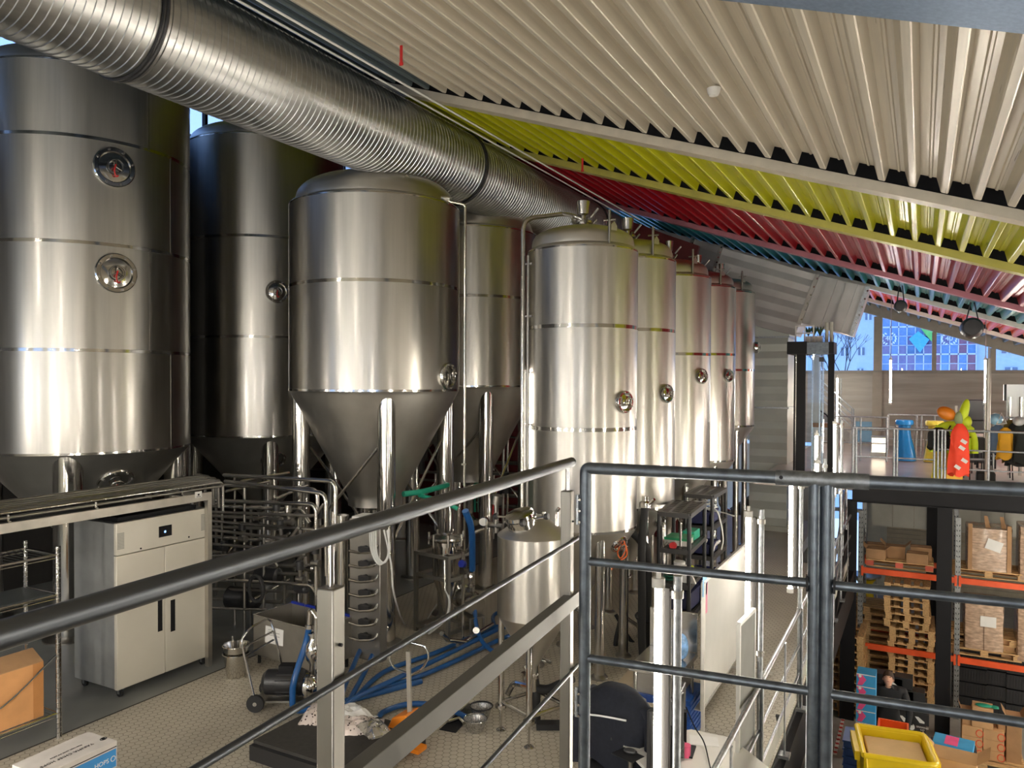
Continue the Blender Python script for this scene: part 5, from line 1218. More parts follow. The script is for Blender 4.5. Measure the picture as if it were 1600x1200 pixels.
o1, ux, uy = shelf_unit(S1, lv, 'black slotted plastic shelving unit nearer the landing, green trays on its second shelf')
o2, vx, vy = shelf_unit(S2, lv, 'black slotted plastic shelving unit behind, white cables bundled on its second shelf')
def on1(u_, v_, z): return o1 + ux * u_ + uy * v_ + V((0, 0, z))
def on2(u_, v_, z): return o2 + vx * u_ + vy * v_ + V((0, 0, z))
def sbox(p, d, m, name, label, cat, rz=0, bevel=.005, g=None): b = B(); b.box(p + V((0, 0, d[2] / 2)), d, rz=rz); return one(b, name, m, label, cat, g, at=p, bevel=bevel)
GT = mat('green_tray_plastic', rgb(40, 150, 100), .35)
sbox(on1(.5, .35, 1.43), (.30, .34, .07), WHITE, 'white_tub', 'white tub under the green tray on the nearer black shelving', 'tub')
sbox(on1(.5, .35, 1.50), (.31, .36, .03), GT, 'green_tray', 'green plastic tray on the white tub', 'tray')
sbox(on1(.75, .75, 1.43), (.16, .3, .12), mat('teal_tray', rgb(40, 160, 130), .35), 'teal_caddy', 'teal plastic caddy behind the green tray', 'caddy')
p = on1(.45, .05, 1.46); b = B(); b.lathe(p, [(0, -.03), (.045, -.03), (.05, 0), (.045, .03), (0, .03)], 16, axis=(0, 1, 0)); one(b, 'red_disc', RED, 'round red cap at the front edge of the green tray shelf', 'cap')
b = B(); b.tube(spline([on1(.1, .0, 1.72), on1(.12, .02, 1.45), on1(.2, .02, 1.46), on1(.28, .04, 1.50)], 6), .016, 8); one(b, 'steel_hook_pipe', PIPE, 'bent steel pipe hanging at the left of the green tray', 'pipe')
b = B(); p = on1(.72, .0, 1.48); b.cyl(p, p + V((0, 0, .30)), .016, 8); b.tube([p + V((.03 * math.cos(a), 0, .34 + .03 * math.sin(a))) for a in [k * PI / 6 for k in range(12)]], .008, 6, closed=True); one(b, 'steel_eye_rod', PIPE, 'steel rod with an eye standing on the green tray shelf', 'rod')
p = on1(.62, .15, .98); b = B(); b.cyl(p, p + V((0, 0, .26)), .075, 20); one(b, 'paper_roll', PAPER, 'white paper roll standing on the third shelf of the nearer unit', 'paper roll')
b = B(); p = on1(.85, .1, .98); b.prism([p + V((-.1, 0, .24)), p + V((.02, 0, .22)), p + V((.13, 0, 0)), p + V((-.08, 0, 0))], (.0, .05, 0)); one(b, 'leaning_paper', PAPER, 'white sheet leaning beside the paper roll', 'paper')
b = B(); b.ell(on1(.85, .5, 1.05), (.06, .06, .07), 14, 8); one(b, 'yellow_sponge', mat('lime_sponge', rgb(190, 200, 40), .8), 'lime yellow sponge on the third shelf behind the paper', 'sponge')
b = B(); b.tube([on1(.3 + .22 * math.cos(a), .2 + .15 * math.sin(a), 1.01) for a in [k * PI / 10 for k in range(20)]], .016, 8, closed=True); b.tube([on1(.3 + .19 * math.cos(a), .2 + .12 * math.sin(a), 1.04) for a in [k * PI / 10 for k in range(20)]], .016, 8, closed=True); one(b, 'coiled_green_hose', mat('dark_green_hose', rgb(30, 90, 70), .4), 'coiled dark green hose on the third shelf of the nearer unit', 'hose')
sbox(on1(.5, .3, 1.0), (.22, .16, .05), PIPE, 'steel_dish', 'shallow steel dish inside the coiled green hose', 'dish')
NB = mat('navy_crate_plastic', rgb(32, 36, 78), .5)
def crate(p, d, m, label, g=None, rz=0):
    t = thing('storage_crate', label, 'crate', p, g); R = Matrix.Rotation(rz, 3, 'Z')
    b = B(); w_, l_, h_ = d
    for s in (-1, 1):
        b.box(p + R @ V((s * (w_ / 2 - .01), 0, h_ / 2)), (.02, l_, h_), rz=rz); b.box(p + R @ V((0, s * (l_ / 2 - .01), h_ / 2)), (w_, .02, h_), rz=rz)
    b.box(p + V((0, 0, .01)), (w_, l_, .02), rz=rz); b.build('crate_body', m, t)
    b = B()
    for s in (-1, 1):
        b.box(p + R @ V((s * w_ / 2, 0, h_ - .015)), (.015, l_ + .02, .03), rz=rz); b.box(p + R @ V((0, s * l_ / 2, h_ - .015)), (w_ + .02, .015, .03), rz=rz)
    b.build('rim', m, t); return t
crate(on2(.5, .3, 1.43), (.34, .5, .2), NB, 'navy crate on the second shelf of the rear black unit, under white cables')
crate(on2(.5, .3, .98), (.34, .5, .16), NB, 'navy crate full of white fittings on the third shelf of the rear unit')
crate(on2(.5, .3, .5), (.34, .5, .2), NB, 'navy crate on the lowest shelf of the rear black unit')
crate(on1(.5, .7, .5), (.34, .5, .25), NB, 'navy crate on the lowest shelf of the nearer black unit')
crate(on1(.45, .35, 0), (.36, .5, .3), BLUE, 'dark blue crate on the floor under the nearer black unit')
t = thing('white_cables', 'bundle of white cables and tubes spilling over the second shelf of the rear unit', 'cables', on2(.5, .3, 1.65))
random.seed(5)
for k in range(7):
    r_ = random.uniform(.12, .2); zz = 1.66 + .012 * k
    b = B(); b.tube([on2(.5, .3, zz) + V((r_ * math.cos(a) * 1.1, r_ * .9 * math.sin(a) + random.uniform(-.01, .01), random.uniform(-.01, .01))) for a in [j * PI / 9 for j in range(18)]], .008, 6, closed=True); b.build('cable_loop', WHITEH if k != 4 else BLUEH, t)
b = B(); b.tube(spline([on2(.8, .1, 1.7), on2(1.2, 0, 1.65), on2(1.4, 0, 1.3), on2(1.35, 0, 1.1)], 6), .012, 6); b.tube(spline([on2(.7, .3, 1.62), on2(1.3, .2, 1.62), on2(1.75, .1, 1.6)], 6), .01, 6); b.build('loose_end', WHITEH, t)
for k in range(5):
    a = on2(.3 + .15 * k, .2 + .1 * (k % 2), 1.0); b = B(); b.cyl(a, a + V((random.uniform(-.1, .1), .25, .12)), .02, 8); one(b, 'white_fitting', WHITEH, 'white plastic pipe fitting sticking out of the navy crate on the rear unit', 'fitting', 'white fittings in the navy crate')
# black foam covered hoses from the slim tanks
for k, (pts, r, lb) in enumerate((([(1008, 790, 1.9), (1003, 850, 1.5), (1003, 935, 1.0), (1003, 1000, .5), (1006, 1040, .3)], .072, 'thick black insulated hose dropping from the second slim tank, topped by a steel clamp'),
    ([(985, 830, 1.7), (1000, 845, 1.5), (1012, 870, 1.35), (1012, 985, .7)], .07, 'second black insulated hose beside the shelves, right of the thickest'),
    ([(975, 945, .9), (968, 975, .7), (962, 1010, .5), (975, 1030, .3), (980, 1062, .05)], .045, 'black hose bending to the floor behind the gate tube'),
    ([(962, 960, .8), (985, 1000, .5), (1005, 1015, .4)], .04, 'short black hose crossing low behind the gate tube'))):
    ps = [onY(x, y, 9.3 + .25 * k) for x, y, z in pts]
    b = B(); b.tube(spline(ps, 8), r * .7, 14); one(b, 'insulated_hose', RUBBER, lb, 'hose')
p = onY(1008, 790, 9.25); b = B(); b.lathe(p, [(0, -.02), (.075, -.02), (.075, .04), (.04, .06), (.04, .12), (0, .12)], 16); b.cyl(p + V((.05, -.03, .02)), p + V((.14, -.06, .10)), .018, 8); one(b, 'hose_clamp', BAND, 'steel clamp on top of the thickest black insulated hose', 'clamp')
b = B(); ps = [onY(x, y, 8.9) for x, y in ((975, 845), (978, 858), (970, 872), (965, 862), (976, 850), (979, 868), (966, 878), (955, 890))]; b.tube(spline(ps, 8), .008, 6); one(b, 'orange_cable', mat('orange_cable', rgb(235, 110, 50), .5), 'thin orange cable tangled at the cone hatch of the first slim tank', 'cable')
# gas cylinder like dark bottle and signs of clutter behind
p = onZ(1000, 1035, 0)
t = thing('black_bin', 'black round bin with a dark bag on the floor beside the black hoses', 'bin', p + V((.1, .3, 0)))
b = B(); c_ = p + V((.1, .3, 0)); b.lathe(c_, [(0, 0), (.2, 0), (.24, .5), (.25, .52), (.23, .52), (.2, .3)], 28); b.build('barrel', BLACKP, t)
b = B(); b.lathe(c_, [(.255, .50), (.265, .52), (.255, .54), (.22, .50)], 28); b.build('bag_rim', RUBBER, t)
# floor squeegee wedge
p = onZ(1215, 1135, 0); b = B(); b.prism([p, p + V((.05, 0, 0)), p + V((.04, .05, .09)), p + V((-.03, .05, .09))], (0, .04, 0)); one(b, 'door_wedge', RUBBER, 'small black wedge on the tiles by the corridor railing', 'wedge')
# ============================================================ WAREHOUSE
YR1 = 17.0
# black columns carrying the mezzanine
for (px, Y, w_, lb) in ((1475, YM + .06, .24, 'thick black steel column in front of the orange rack'), (1326, YM + .06, .26, 'thick black steel column left of the orange rack, beside the stair'), (1455, 19.0, .2, 'black steel column behind the pallet stack')):
    p = onY(px, 900, Y); b = B()
    for s in (-1, 1): b.box((p.x, p.y + s * w_ * .45, (ZW + ZM - .3) / 2), (w_, .02, ZM - .3 - ZW))
    b.box((p.x, p.y, (ZW + ZM - .3) / 2), (.03, w_ * .9, ZM - .3 - ZW)); o = one(b, 'steel_column', BLACK, lb, 'column', at=(p.x, p.y, ZW))
# pallet racking
u1, u2 = onY(1345, 860, YR1).x, onY(1497, 860, YR1).x
bay = u2 - u1
zb1, zb2 = onY(1344, 889, YR1).z, onY(1344, 1006, YR1).z
ztop = onY(1345, 797, YR1).z
dpt = 1.1
t = thing('pallet_rack', 'orange and grey pallet rack under the mezzanine', 'rack', (u1, YR1, ZW))
RKM = mat('rack_upright_steel', (.30, .31, .31), .45, .7, .15, 20)
for i, ux_ in enumerate((u1, u2, u2 + bay)):
    for yy in (YR1, YR1 + dpt):
        b = B(); b.box((ux_, yy, (ZW + ztop) / 2), (.09, .07, ztop - ZW)); up = b.build('upright', RKM, t)
        b = B()
        n_ = int((ztop - ZW) / .1)
        for k in range(n_):
            for s in (-1, 1): b.box((ux_ + s * .022, yy - .036, ZW + .05 + k * .1), (.012, .004, .035), M=Matrix.Rotation(s * .35, 3, 'Y'))
        b.build('slots', BLACK, up)
    b = B()
    for k in range(8):
        za, zc_ = ZW + .3 + k * .5, ZW + .3 + (k + 1) * .5
        if zc_ < ztop: b.beam((ux_, YR1, za if k % 2 else zc_), (ux_, YR1 + dpt, zc_ if k % 2 else za), .03, .03)
    b.build('lattice', GALV, t)
for zz in (zb1, zb2):
    for yy in (YR1 - .05, YR1 + dpt - .02):
        for (xa, xb) in ((u1, u2), (u2, u2 + bay)):
            b = B(); b.box2((xa + .03, yy - .025, zz - .055), (xb - .03, yy + .025, zz + .055)); bm_ = b.build('cross_beam', ORANGE, t)
            b = B()
            for xx in (xa + .035, xb - .035): b.box2((xx - .02, yy - .035, zz - .11), (xx + .02, yy + .03, zz + .09))
            b.build('end_plate', ORANGE, bm_)

# pallets
def make_pallet(loc, rz, label, group=None, m=WOOD):
    t = thing('wooden_pallet', label, 'pallet', (0, 0, 0), group)
    b = B()
    for k in range(5): b.box((0, -.35 + k * .175 + 0, .134), (1.2, .12 if k % 2 == 0 else .1, .02))
    b.build('top_boards', m, t, ang=20)
    b = B()
    for x in (-.55, 0, .55): b.box((x, 0, .113), (.12, .8, .02))
    b.build('stringer_boards', m, t, ang=20)
    b = B()
    for x in (-.53, 0, .53):
        for y in (-.34, 0, .34): b.box((x, y, .063), (.13, .11, .08))
    b.build('blocks', m, t, ang=20)
    b = B()
    for y in (-.34, 0, .34): b.box((0, y, .012), (1.2, .11, .02))
    b.build('bottom_boards', m, t, ang=20)
    t.location = loc; t.rotation_euler = (0, 0, rz); return t
pm = None
random.seed(11)
def pallets(px, py, Y, n, rz, label, group, jit=.02, z0=None, shift=0, nshift=0):
    global pm
    p = onY(px, py, Y)
    for k in range(n):
        x = p.x + random.uniform(-jit, jit) + (shift if k < nshift else 0); loc = (x, Y + random.uniform(-jit, jit), (ZW if z0 is None else z0) + .146 * k); r = rz + random.uniform(-.02, .02)
        if pm is None: pm = make_pallet(loc, r, label, group)
        else: copy_tree(pm, loc, r, label, group)
zz_ = zb1 - .15
nst = int((zz_ - ZW) / .146)
pallets(1417, 930, YR1 + .62, nst, PI / 2, 'wooden pallet in the tallest stack, behind the orange rack beams', 'pallets in the tall stack', shift=.10, nshift=int(nst * .66))
pallets(1356, 1000, YR1 + 1.15, 12, 0.0, 'wooden pallet in the wide stack beside the left black column', 'pallets in the wide stack', shift=0)
pallets(1318, 1000, YR1 - .55 + .2, 11, PI / 2, 'wooden pallet in the stack half hidden by the galvanised gate posts', 'pallets in the hidden stack')
def carton_(p, d, rz, label, m=CARD, flaps=False, mark=None, name='cardboard_box', g=None):
    t = thing(name, label, 'box', p, g); R = Matrix.Rotation(rz, 3, 'Z')
    b = B(); b.box(p + V((0, 0, d[2] / 2)), d, rz=rz); b.build('carton_body', m, t, bevel=.006)
    if flaps:
        b = B()
        for s in (-1, 1): b.prism([p + R @ V((s * d[0] / 2, -d[1] / 2, d[2])), p + R @ V((s * d[0] / 2, d[1] / 2, d[2])), p + R @ V((s * d[0] * .78, d[1] / 2, d[2] + .10)), p + R @ V((s * d[0] * .78, -d[1] / 2, d[2] + .10))], (0, 0, .006))
        b.build('flap', m, t)
    else:
        b = B(); b.box(p + V((0, 0, d[2] + .001)), (d[0] * .98, .05, .002), rz=rz); b.build('tape_strip', mat('tape', None), t)
    if mark:
        b = B(); mark(b, p, d, R); b.build('printed_mark', mat('red_print', rgb(215, 90, 60), .7), t)
    return t
# pallet with six open boxes on the upper beam, left bay
lp = onY(1405, 893, YR1 + .2); PZ = zb1 + .06
make_pallet((lp.x, YR1 + .5, PZ), 0, 'wooden pallet with red painted ends carrying open boxes on the upper left beam')
b = B()
for x in (-.53, 0, .53): b.box((lp.x + x, YR1 + .095, PZ + .07), (.14, .012, .10))
one(b, 'painted_pallet_end', mat('faded_red_paint', rgb(200, 95, 75), .7), 'faded red painted blocks on the pallet on the upper beam', 'paint mark')
for k, (x, y, w_, h_) in enumerate(((-.42, -.22, .36, .20), (.32, -.28, .38, .20), (-.08, .05, .36, .24), (.38, .10, .38, .26), (-.45, .18, .34, .22), (-.02, -.27, .26, .06))):
    if k == 5: continue
    carton_(V((lp.x + x, YR1 + .5 + y, PZ + .146)), (w_, .30, h_), .04 * (k - 2), ('flat brown box at the front left of the upper rack pallet', 'flat brown box at the front right of the upper rack pallet', 'brown box in the middle of the upper rack pallet', 'brown box at the rear right of the upper rack pallet', 'small brown box at the rear left of the upper rack pallet')[k], CARD2, flaps=(k in (0, 2)))
# right bay loads
def wrapped(x0, x1, zbase, h, Y, label, lab2='', posts=False):
    t = thing('wrapped_load', label, 'wrapped load', ((x0 + x1) / 2, Y, zbase))
    random.seed(int(x0 * 100) + int(h * 10)); n = 10; c = V(((x0 + x1) / 2, Y + .4, zbase)); w_ = (x1 - x0) / 2; vs = []
    rings = 9
    for j in range(rings):
        for i in range(32):
            a = 2 * PI * i / 32; ca, sa = math.cos(a), math.sin(a); s = 1 / max(abs(ca), abs(sa)) ; s = min(s, 1.32)
            k_ = 1 + random.uniform(-.02, .02); vs.append(c + V((w_ * ca * s * k_, .38 * sa * s * k_, h * j / (rings - 1))))
    b = B(); b.add(vs, [(j * 32 + i, j * 32 + (i + 1) % 32, (j + 1) * 32 + (i + 1) % 32, (j + 1) * 32 + i) for j in range(rings - 1) for i in range(32)] + [tuple((rings - 1) * 32 + i for i in range(32))])
    b.build('wrapped_stack', WRAP, t, ang=25)
    b = B(); b.box(c + V((w_ * .2, -.395, h * .62)), (.26, .006, .20), M=Matrix.Rotation(.3 if posts else 0, 3, 'Y')); b.build('paper_label', PAPER, t)
    if posts:
        b = B()
        for s in (-.9, .9): b = B(); b.box(c + V((s * w_ * .95, -.37, h * .55)), (.07, .05, h * 1.1)); b.build('corner_board', CARD2, t)
        for s in (-.15, .55):
            b = B(); b.prism([c + V((s * w_, -.2, h)), c + V((s * w_ + .08, -.2, h)), c + V((s * w_ + .03, -.2, h + .22)), c + V((s * w_ - .03, -.2, h + .22))], (0, .02, 0)); b.build('open_flap', CARD2, t)
    else:
        b = B(); b.box(c + V((-.0, -.392, h * .4)), (.008, .004, h * .8)); b.build('carton_gap', mat('shadow_gap_card', rgb(90, 66, 48), .9), t)
    return t
xx = lambda px, y=860: onY(px, y, YR1).x
make_pallet((xx(1546) , YR1 + .5, zb1 + .06), 0, 'wooden pallet under the shrink wrapped load on the upper right beam')
wrapped(xx(1511), xx(1583), zb1 + .21, .80, YR1 + .06, 'shrink wrapped load with a tilted paper label on the upper right beam', posts=True)
make_pallet((xx(1541), YR1 + .5, zb2 + .06), 0, 'wooden pallet under the wrapped cartons on the lower right beam')
wrapped(xx(1508), xx(1572), zb2 + .21, .90, YR1 + .06, 'wrapped brown cartons with a white label on the lower right beam')
wrapped(xx(1592), xx(1592) + .45, zb2 + .10, 1.0, YR1 + .06, 'wrapped cartons at the right picture edge on the lower beam')
wrapped(xx(1594), xx(1594) + .45, zb1 + .10, 1.0, YR1 + .06, 'tall wrapped cartons at the right picture edge on the upper beam')
carton_(V((xx(1580), YR1 + .45, zb2 + .06)), (.22, .3, .38), 0, 'small brown box squeezed between the two wrapped loads on the lower beam')
# black ribbed crates stacked on the floor behind
for k, (px, Y, z0, n) in enumerate(((1515, YR1 + .7, 0, 5), (1560, YR1 + .75, 0, 5), (1598, YR1 + .7, 0, 4))):
    p = onY(px, 1050, Y)
    for j in range(n):
        t = thing('black_crate', ('black ribbed crate in the stack right behind the rack upright', 'black ribbed crate in the middle stack under the right bay', 'black ribbed crate in the stack at the right picture edge')[k], 'crate', (p.x, Y, ZW + j * .29), ('black crates behind the upright', 'black crates in the middle stack', 'black crates at the picture edge')[k])
        b = B(); b.box((p.x, Y, ZW + j * .29 + .14), (.56, .4, .26)); b.build('crate_body', BLACKP, t)
        b = B()
        for i in range(12): b.box((p.x - .26 + i * .047, Y - .205, ZW + j * .29 + .14), (.012, .012, .22))
        b.build('ribs', BLACKP, t)
def pal_on(px, Y, z, label): p = onY(px, 1040, Y); make_pallet((p.x, Y + .1, z), 0, label)
pal_on(1530, YR1 + .5, ZW + 5 * .29 + .02, 'wooden pallet lying on the black crates behind the rack upright')
# carton stack on the floor in front
cy_ = 15.2
def cp(x, y): return onY(x, y, cy_)
rm = lambda b, p, d, R: b.tube([p + R @ V((d[0] * .36 + .05 * math.cos(a), -d[1] / 2 - .002, d[2] * .45 + .06 * math.sin(a))) for a in [k * PI / 8 for k in range(16)]], .008, 5, closed=True)
w1 = (cp(1535, 1120).x - cp(1502, 1120).x)
xL = cp(1502, 1120).x
z0c = ZW + .15
make_pallet((xL + w1, cy_ + .1, ZW), 0, 'wooden pallet carrying the red ringed cartons')
hC = (cp(1510, 1128).z - z0c) / 3
names = ('bottom', 'middle', 'top')
for i in range(2):
    for j in range(3):
        carton_(V((xL + w1 * (i + .5), cy_ + .05, z0c + j * hC)), (w1 * .97, .42, hC * .985), 0, 'brown carton with a red ring print, %s of the %s pile under the rack' % (names[j], ('left', 'right')[i]), CARD, mark=rm)
zt_ = z0c + 3 * hC
carton_(V((xL + w1 * .25, cy_ + .05, zt_)), (w1 * .5, .3, .22), .05, 'crushed brown box on the left ringed carton', CARD2, flaps=True)
carton_(V((xL + w1 * 1.0, cy_ + .0, zt_)), (w1 * 1.0, .3, .17), -.05, 'long brown box on top of the ringed cartons', CARD)
carton_(V((xL + w1 * 1.0, cy_ + .0, zt_ + .17)), (w1 * .98, .3, .17), -.03, 'upper long brown box with the green glove on it', CARD)
p = V((xL + w1 * 1.05, cy_ - .05, zt_ + .345)); b = B(); b.ell(p + V((0, 0, .01)), (.13, .07, .03), 14, 8)
for k in range(4): b.ell(p + V((.16, -.045 + .03 * k, .01)), (.06, .014, .014), 8, 6)
one(b, 'green_glove', GREENH, 'green work glove on the uppermost long brown box', 'glove', at=p)
carton_(V((xL + w1 * 1.85, cy_ + .1, zt_ - .05)), (w1 * .35, .3, .2), .1, 'small brown box leaning right of the long boxes', CARD2)
carton_(V((xL + w1 * 2.45, cy_ + .1, ZW + .0)), (w1 * .7, .35, .9), 0, 'dented brown box on the floor right of the ringed cartons', CARD2, flaps=True)

# blue and pink drink cartons beside the person
SB = mat('sky_blue_carton', rgb(58, 150, 205), .55); PK = mat('pink_print2', rgb(225, 80, 135), .55)
Yb = 12.9
bp = lambda x, y: onY(x, y, Yb)
x0b, x1b = bp(1338, 1090).x, bp(1368, 1090).x; hb_ = (bp(1350, 1050).z - bp(1350, 1069).z); zbt = bp(1345, 1052).z
nb = 8
for k in range(nb):
    z = zbt - (k + 1) * hb_
    if z < ZW + .02: break
    lab = 'uppermost blue and pink carton in the pile beside the person' if k == 0 else 'blue carton with a pink wave in the pile beside the person'
    t = thing('drinks_carton', lab, 'box', ((x0b + x1b) / 2, Yb, z), None if k == 0 else 'blue and pink cartons piled beside the person')
    xm = x0b + (x1b - x0b) * .5
    b = B(); b.box(((x0b + x1b) / 2, Yb + .16, z + hb_ * .48), (x1b - x0b, .34, hb_ * .95)); b.build('carton_body', SB, t)
    w_ = (x1b - x0b); b = B(); b.prism([(x0b + w_ * .05, Yb - .012, z + .01), (x0b + w_ * .3, Yb - .012, z + .01), (x0b + w_ * .52, Yb - .012, z + hb_ * .55), (x0b + w_ * .30, Yb - .012, z + hb_ * .92), (x0b, Yb - .012, z + hb_ * .92), (x0b + w_ * .15, Yb - .012, z + hb_ * .5)], (0, .004, 0)); b.build('pink_wave', PK, t)
    b = B(); b.box(((x0b + x1b) / 2, Yb - .012, z + hb_ * .94), (w_, .004, .012)); b.build('white_line', PAPER, t)
    b = B(); b.cyl((x0b + .05, Yb - .016, z + hb_ * .8), (x0b + .05, Yb - .011, z + hb_ * .8), .022, 14); b.build('round_logo', PAPER, t)
zlow = zbt - nb * hb_
if zlow > ZW + .05:
    b = B(); b.box2((x0b - .1, Yb - .15, ZW), (x1b + .1, Yb + .5, zbt - nb * hb_ if zlow > ZW else ZW + .1)); one(b, 'support_crate', BLACKP, 'dark crate carrying the blue and pink cartons', 'crate')
# black crates with white label behind the person
Yc = 14.2; bp2 = lambda x, y: onY(x, y, Yc)
for k, (x, y) in enumerate(((1396, 1068), (1412, 1068), (1413, 1088), (1412, 1105), (1431, 1090), (1434, 1106), (1412, 1122), (1437, 1124), (1380, 1062))):
    c = bp2(x, y); w_ = .27; t = thing('black_box', 'black plastic box with white print in the wall of boxes behind the person', 'box', (c.x, Yc, c.z - .09), 'black boxes behind the person')
    b = B(); b.box((c.x, Yc + .12, c.z), (w_, .26, .185)); b.build('box_body', BLACKP, t, bevel=.004)
    if k in (2, 6, 0, 7):
        b = B(); b.prism([(c.x - .07, Yc - .012, c.z + .04), (c.x - .02, Yc - .012, c.z + .04), (c.x + .07, Yc - .012, c.z - .03), (c.x + .07, Yc - .012, c.z - .055), (c.x - .0, Yc - .012, c.z - .055)], (0, .003, 0)); b.build('white_print', PAPER, t)
b = B(); cl = bp2(1392, 1060).x; cr = bp2(1448, 1060).x; b.box2((bp2(1372, 1100).x, Yc + .02, ZW), (cr, Yc + .34, bp2(1400, 1133).z)); one(b, 'box_stack_base', BLACKP, 'long black container under the wall of black boxes', 'container')
p = bp2(1424, 1136); t_ = COL.objects['box_stack_base']
b = B(); b.cyl((p.x, Yc - .0, p.z), (p.x, Yc + .02, p.z), .05, 20); lg = b.build('round_logo', PAPER, t_)
text_mesh('BREWING\nCO', .04, PAPER, frame_mat((p.x + .16, Yc + .01, p.z), (1, 0, 0), (0, 0, 1)), t_, 'lettering', .001)

# person: bending forward, dark clothes, brown hair
pz = onY(1388, 1063, 13.6)
px_, py_ = pz.x, 13.6
pt = thing('person', 'person in black jacket with short dark hair looking down beside blue cartons', 'person', (px_, py_, ZW))
hz = pz.z
def skin(name, m, verts, edges, radii, parent, root=0, sub=2):
    me = bpy.data.meshes.new(name); base = WL[parent.name]; me.from_pydata([V(v) - base for v in verts], edges, []); o = bpy.data.objects.new(name, me); COL.objects.link(o); o.parent = parent; WL[o.name] = base
    sk = o.modifiers.new('skin', 'SKIN'); sk.use_smooth_shade = True
    for i, r in enumerate(radii): me.skin_vertices[0].data[i].radius = r if isinstance(r, tuple) else (r, r)
    me.skin_vertices[0].data[root].use_root = True
    sb = o.modifiers.new('sub', 'SUBSURF'); sb.levels = sb.render_levels = sub
    me.materials.append(m); return o
S = hz - ZW - .12          # neck height
sc = S / 1.38
X0, Y0_ = px_, py_ + .10
def J(x, y, z): return (X0 + x * sc, Y0_ + y * sc, ZW + z * sc)
body = [J(0, .08, .92), J(0, .05, 1.10), J(0, 0, 1.28), J(0, -.06, 1.38), J(0, -.08, 1.44),
        J(-.10, .08, .86), J(-.12, .04, .48), J(-.12, .10, .08), J(-.13, -.04, .04),
        J(.10, .08, .86), J(.12, .02, .48), J(.12, .08, .08), J(.13, -.06, .04),
        J(-.19, 0, 1.33), J(-.26, -.08, 1.08), J(-.17, -.18, .84), J(.19, 0, 1.33), J(.27, -.06, 1.06), J(.22, -.14, .80)]
ed = [(0,1),(1,2),(2,3),(3,4),(0,5),(5,6),(6,7),(7,8),(0,9),(9,10),(10,11),(11,12),(2,13),(13,14),(14,15),(2,16),(16,17),(17,18)]
rd = [(.16,.12),(.15,.115),(.17,.12),(.075,.07),(.055,.055),.095,.065,.045,.045,.095,.065,.045,.045,(.085,.08),.055,.042,(.085,.08),.055,.042]
skin('body', mat('black_clothes', (.012, .012, .014), .8), body, ed, rd, pt)
SKIN = mat('skin', rgb(205, 155, 130), .5, var=.05)
hc = V(J(0, -.13, 1.52)); Rh = Matrix.Rotation(math.radians(-28), 3, 'X')
b = B(); vs = []
for j in range(17):
    ph = PI * j / 16
    for i in range(24):
        a = 2 * PI * i / 24; x = .075 * math.sin(ph) * math.cos(a); y = .095 * math.sin(ph) * math.sin(a); z = .12 * math.cos(ph)
        if z < 0: x *= 1 + z * 2.2; y *= 1 + z * 1.2
        if y < 0: y -= .012 * math.exp(-((x / .014) ** 2 + ((z + .012) / .022) ** 2)); y += .008 * (math.exp(-(((abs(x) - .03) / .014) ** 2 + ((z - .012) / .012) ** 2)))
        vs.append(hc + Rh @ V((x, y, z)))
b.add(vs, [(j * 24 + i, j * 24 + (i + 1) % 24, (j + 1) * 24 + (i + 1) % 24, (j + 1) * 24 + i) for j in range(16) for i in range(24)])
for s in (-1, 1): b.ell(hc + Rh @ V((s * .077, .01, -.005)), (.012, .02, .03), 8, 6)
b.cyl(V(J(0, -.07, 1.40)), hc + V((0, .03, -.05)), .05, 14)
hd = b.build('head', SKIN, pt, ang=80)
b = B(); b.ell(hc + Rh @ V((-.028, -.085, .012)), (.011, .006, .006), 8, 6); b.ell(hc + Rh @ V((.028, -.085, .012)), (.011, .006, .006), 8, 6); b.build('eyes', BLACK, hd)
b = B(); b.ell(hc + Rh @ V((0, -.082, -.055)), (.022, .007, .006), 10, 6); b.build('mouth', mat('lips', rgb(170, 100, 95), .5), hd)
b = B(); vs = []
random.seed(9)
for j in range(9):
    ph = PI * .55 * j / 8
    for i in range(24):
        a = 2 * PI * i / 24; k_ = 1.12 + random.uniform(-.03, .05); front = max(0, -math.sin(a)); phh = ph * (1 - .22 * front)
        vs.append(hc + Rh @ V((.078 * k_ * math.sin(phh) * math.cos(a), .1 * k_ * math.sin(phh) * math.sin(a) + .008, .122 * k_ * math.cos(phh))))
b.add(vs, [(j * 24 + i, j * 24 + (i + 1) % 24, (j + 1) * 24 + (i + 1) % 24, (j + 1) * 24 + i) for j in range(8) for i in range(24)]); b.build('hair', mat('dark_brown_hair', rgb(62, 44, 34), .7, var=.4, scale=60), pt, ang=80)
for s, w_ in ((-1, V(J(-.17, -.18, .84))), (1, V(J(.22, -.14, .80)))):
    d = V((-.1 * s, -.55, -.75)).normalized(); sd = V((1, 0, 0)); sd = (sd - d * sd.dot(d)).normalized(); nn = d.cross(sd)
    vs = [w_, w_ + d * .05, w_ + d * .09]; es = [(0, 1), (1, 2)]; rs = [(.026, .02), (.036, .016), (.034, .014)]
    for k in range(4):
        o_ = sd * (-.03 + .02 * k); L = (.062, .072, .068, .052)[k]; i0 = len(vs)
        vs += [w_ + d * .10 + o_, w_ + d * (.10 + L * .5) + o_ + nn * .006, w_ + d * (.10 + L) + o_ + nn * .022]; es += [(2, i0), (i0, i0 + 1), (i0 + 1, i0 + 2)]; rs += [.0095, .0085, .0075]
    i0 = len(vs); vs += [w_ + d * .05 - sd * s * .04 + nn * .01, w_ + d * .09 - sd * s * .055 + nn * .02]; es += [(1, i0), (i0, i0 + 1)]; rs += [.011, .0095]
    skin('hand', SKIN, vs, es, rs, pt, sub=1)

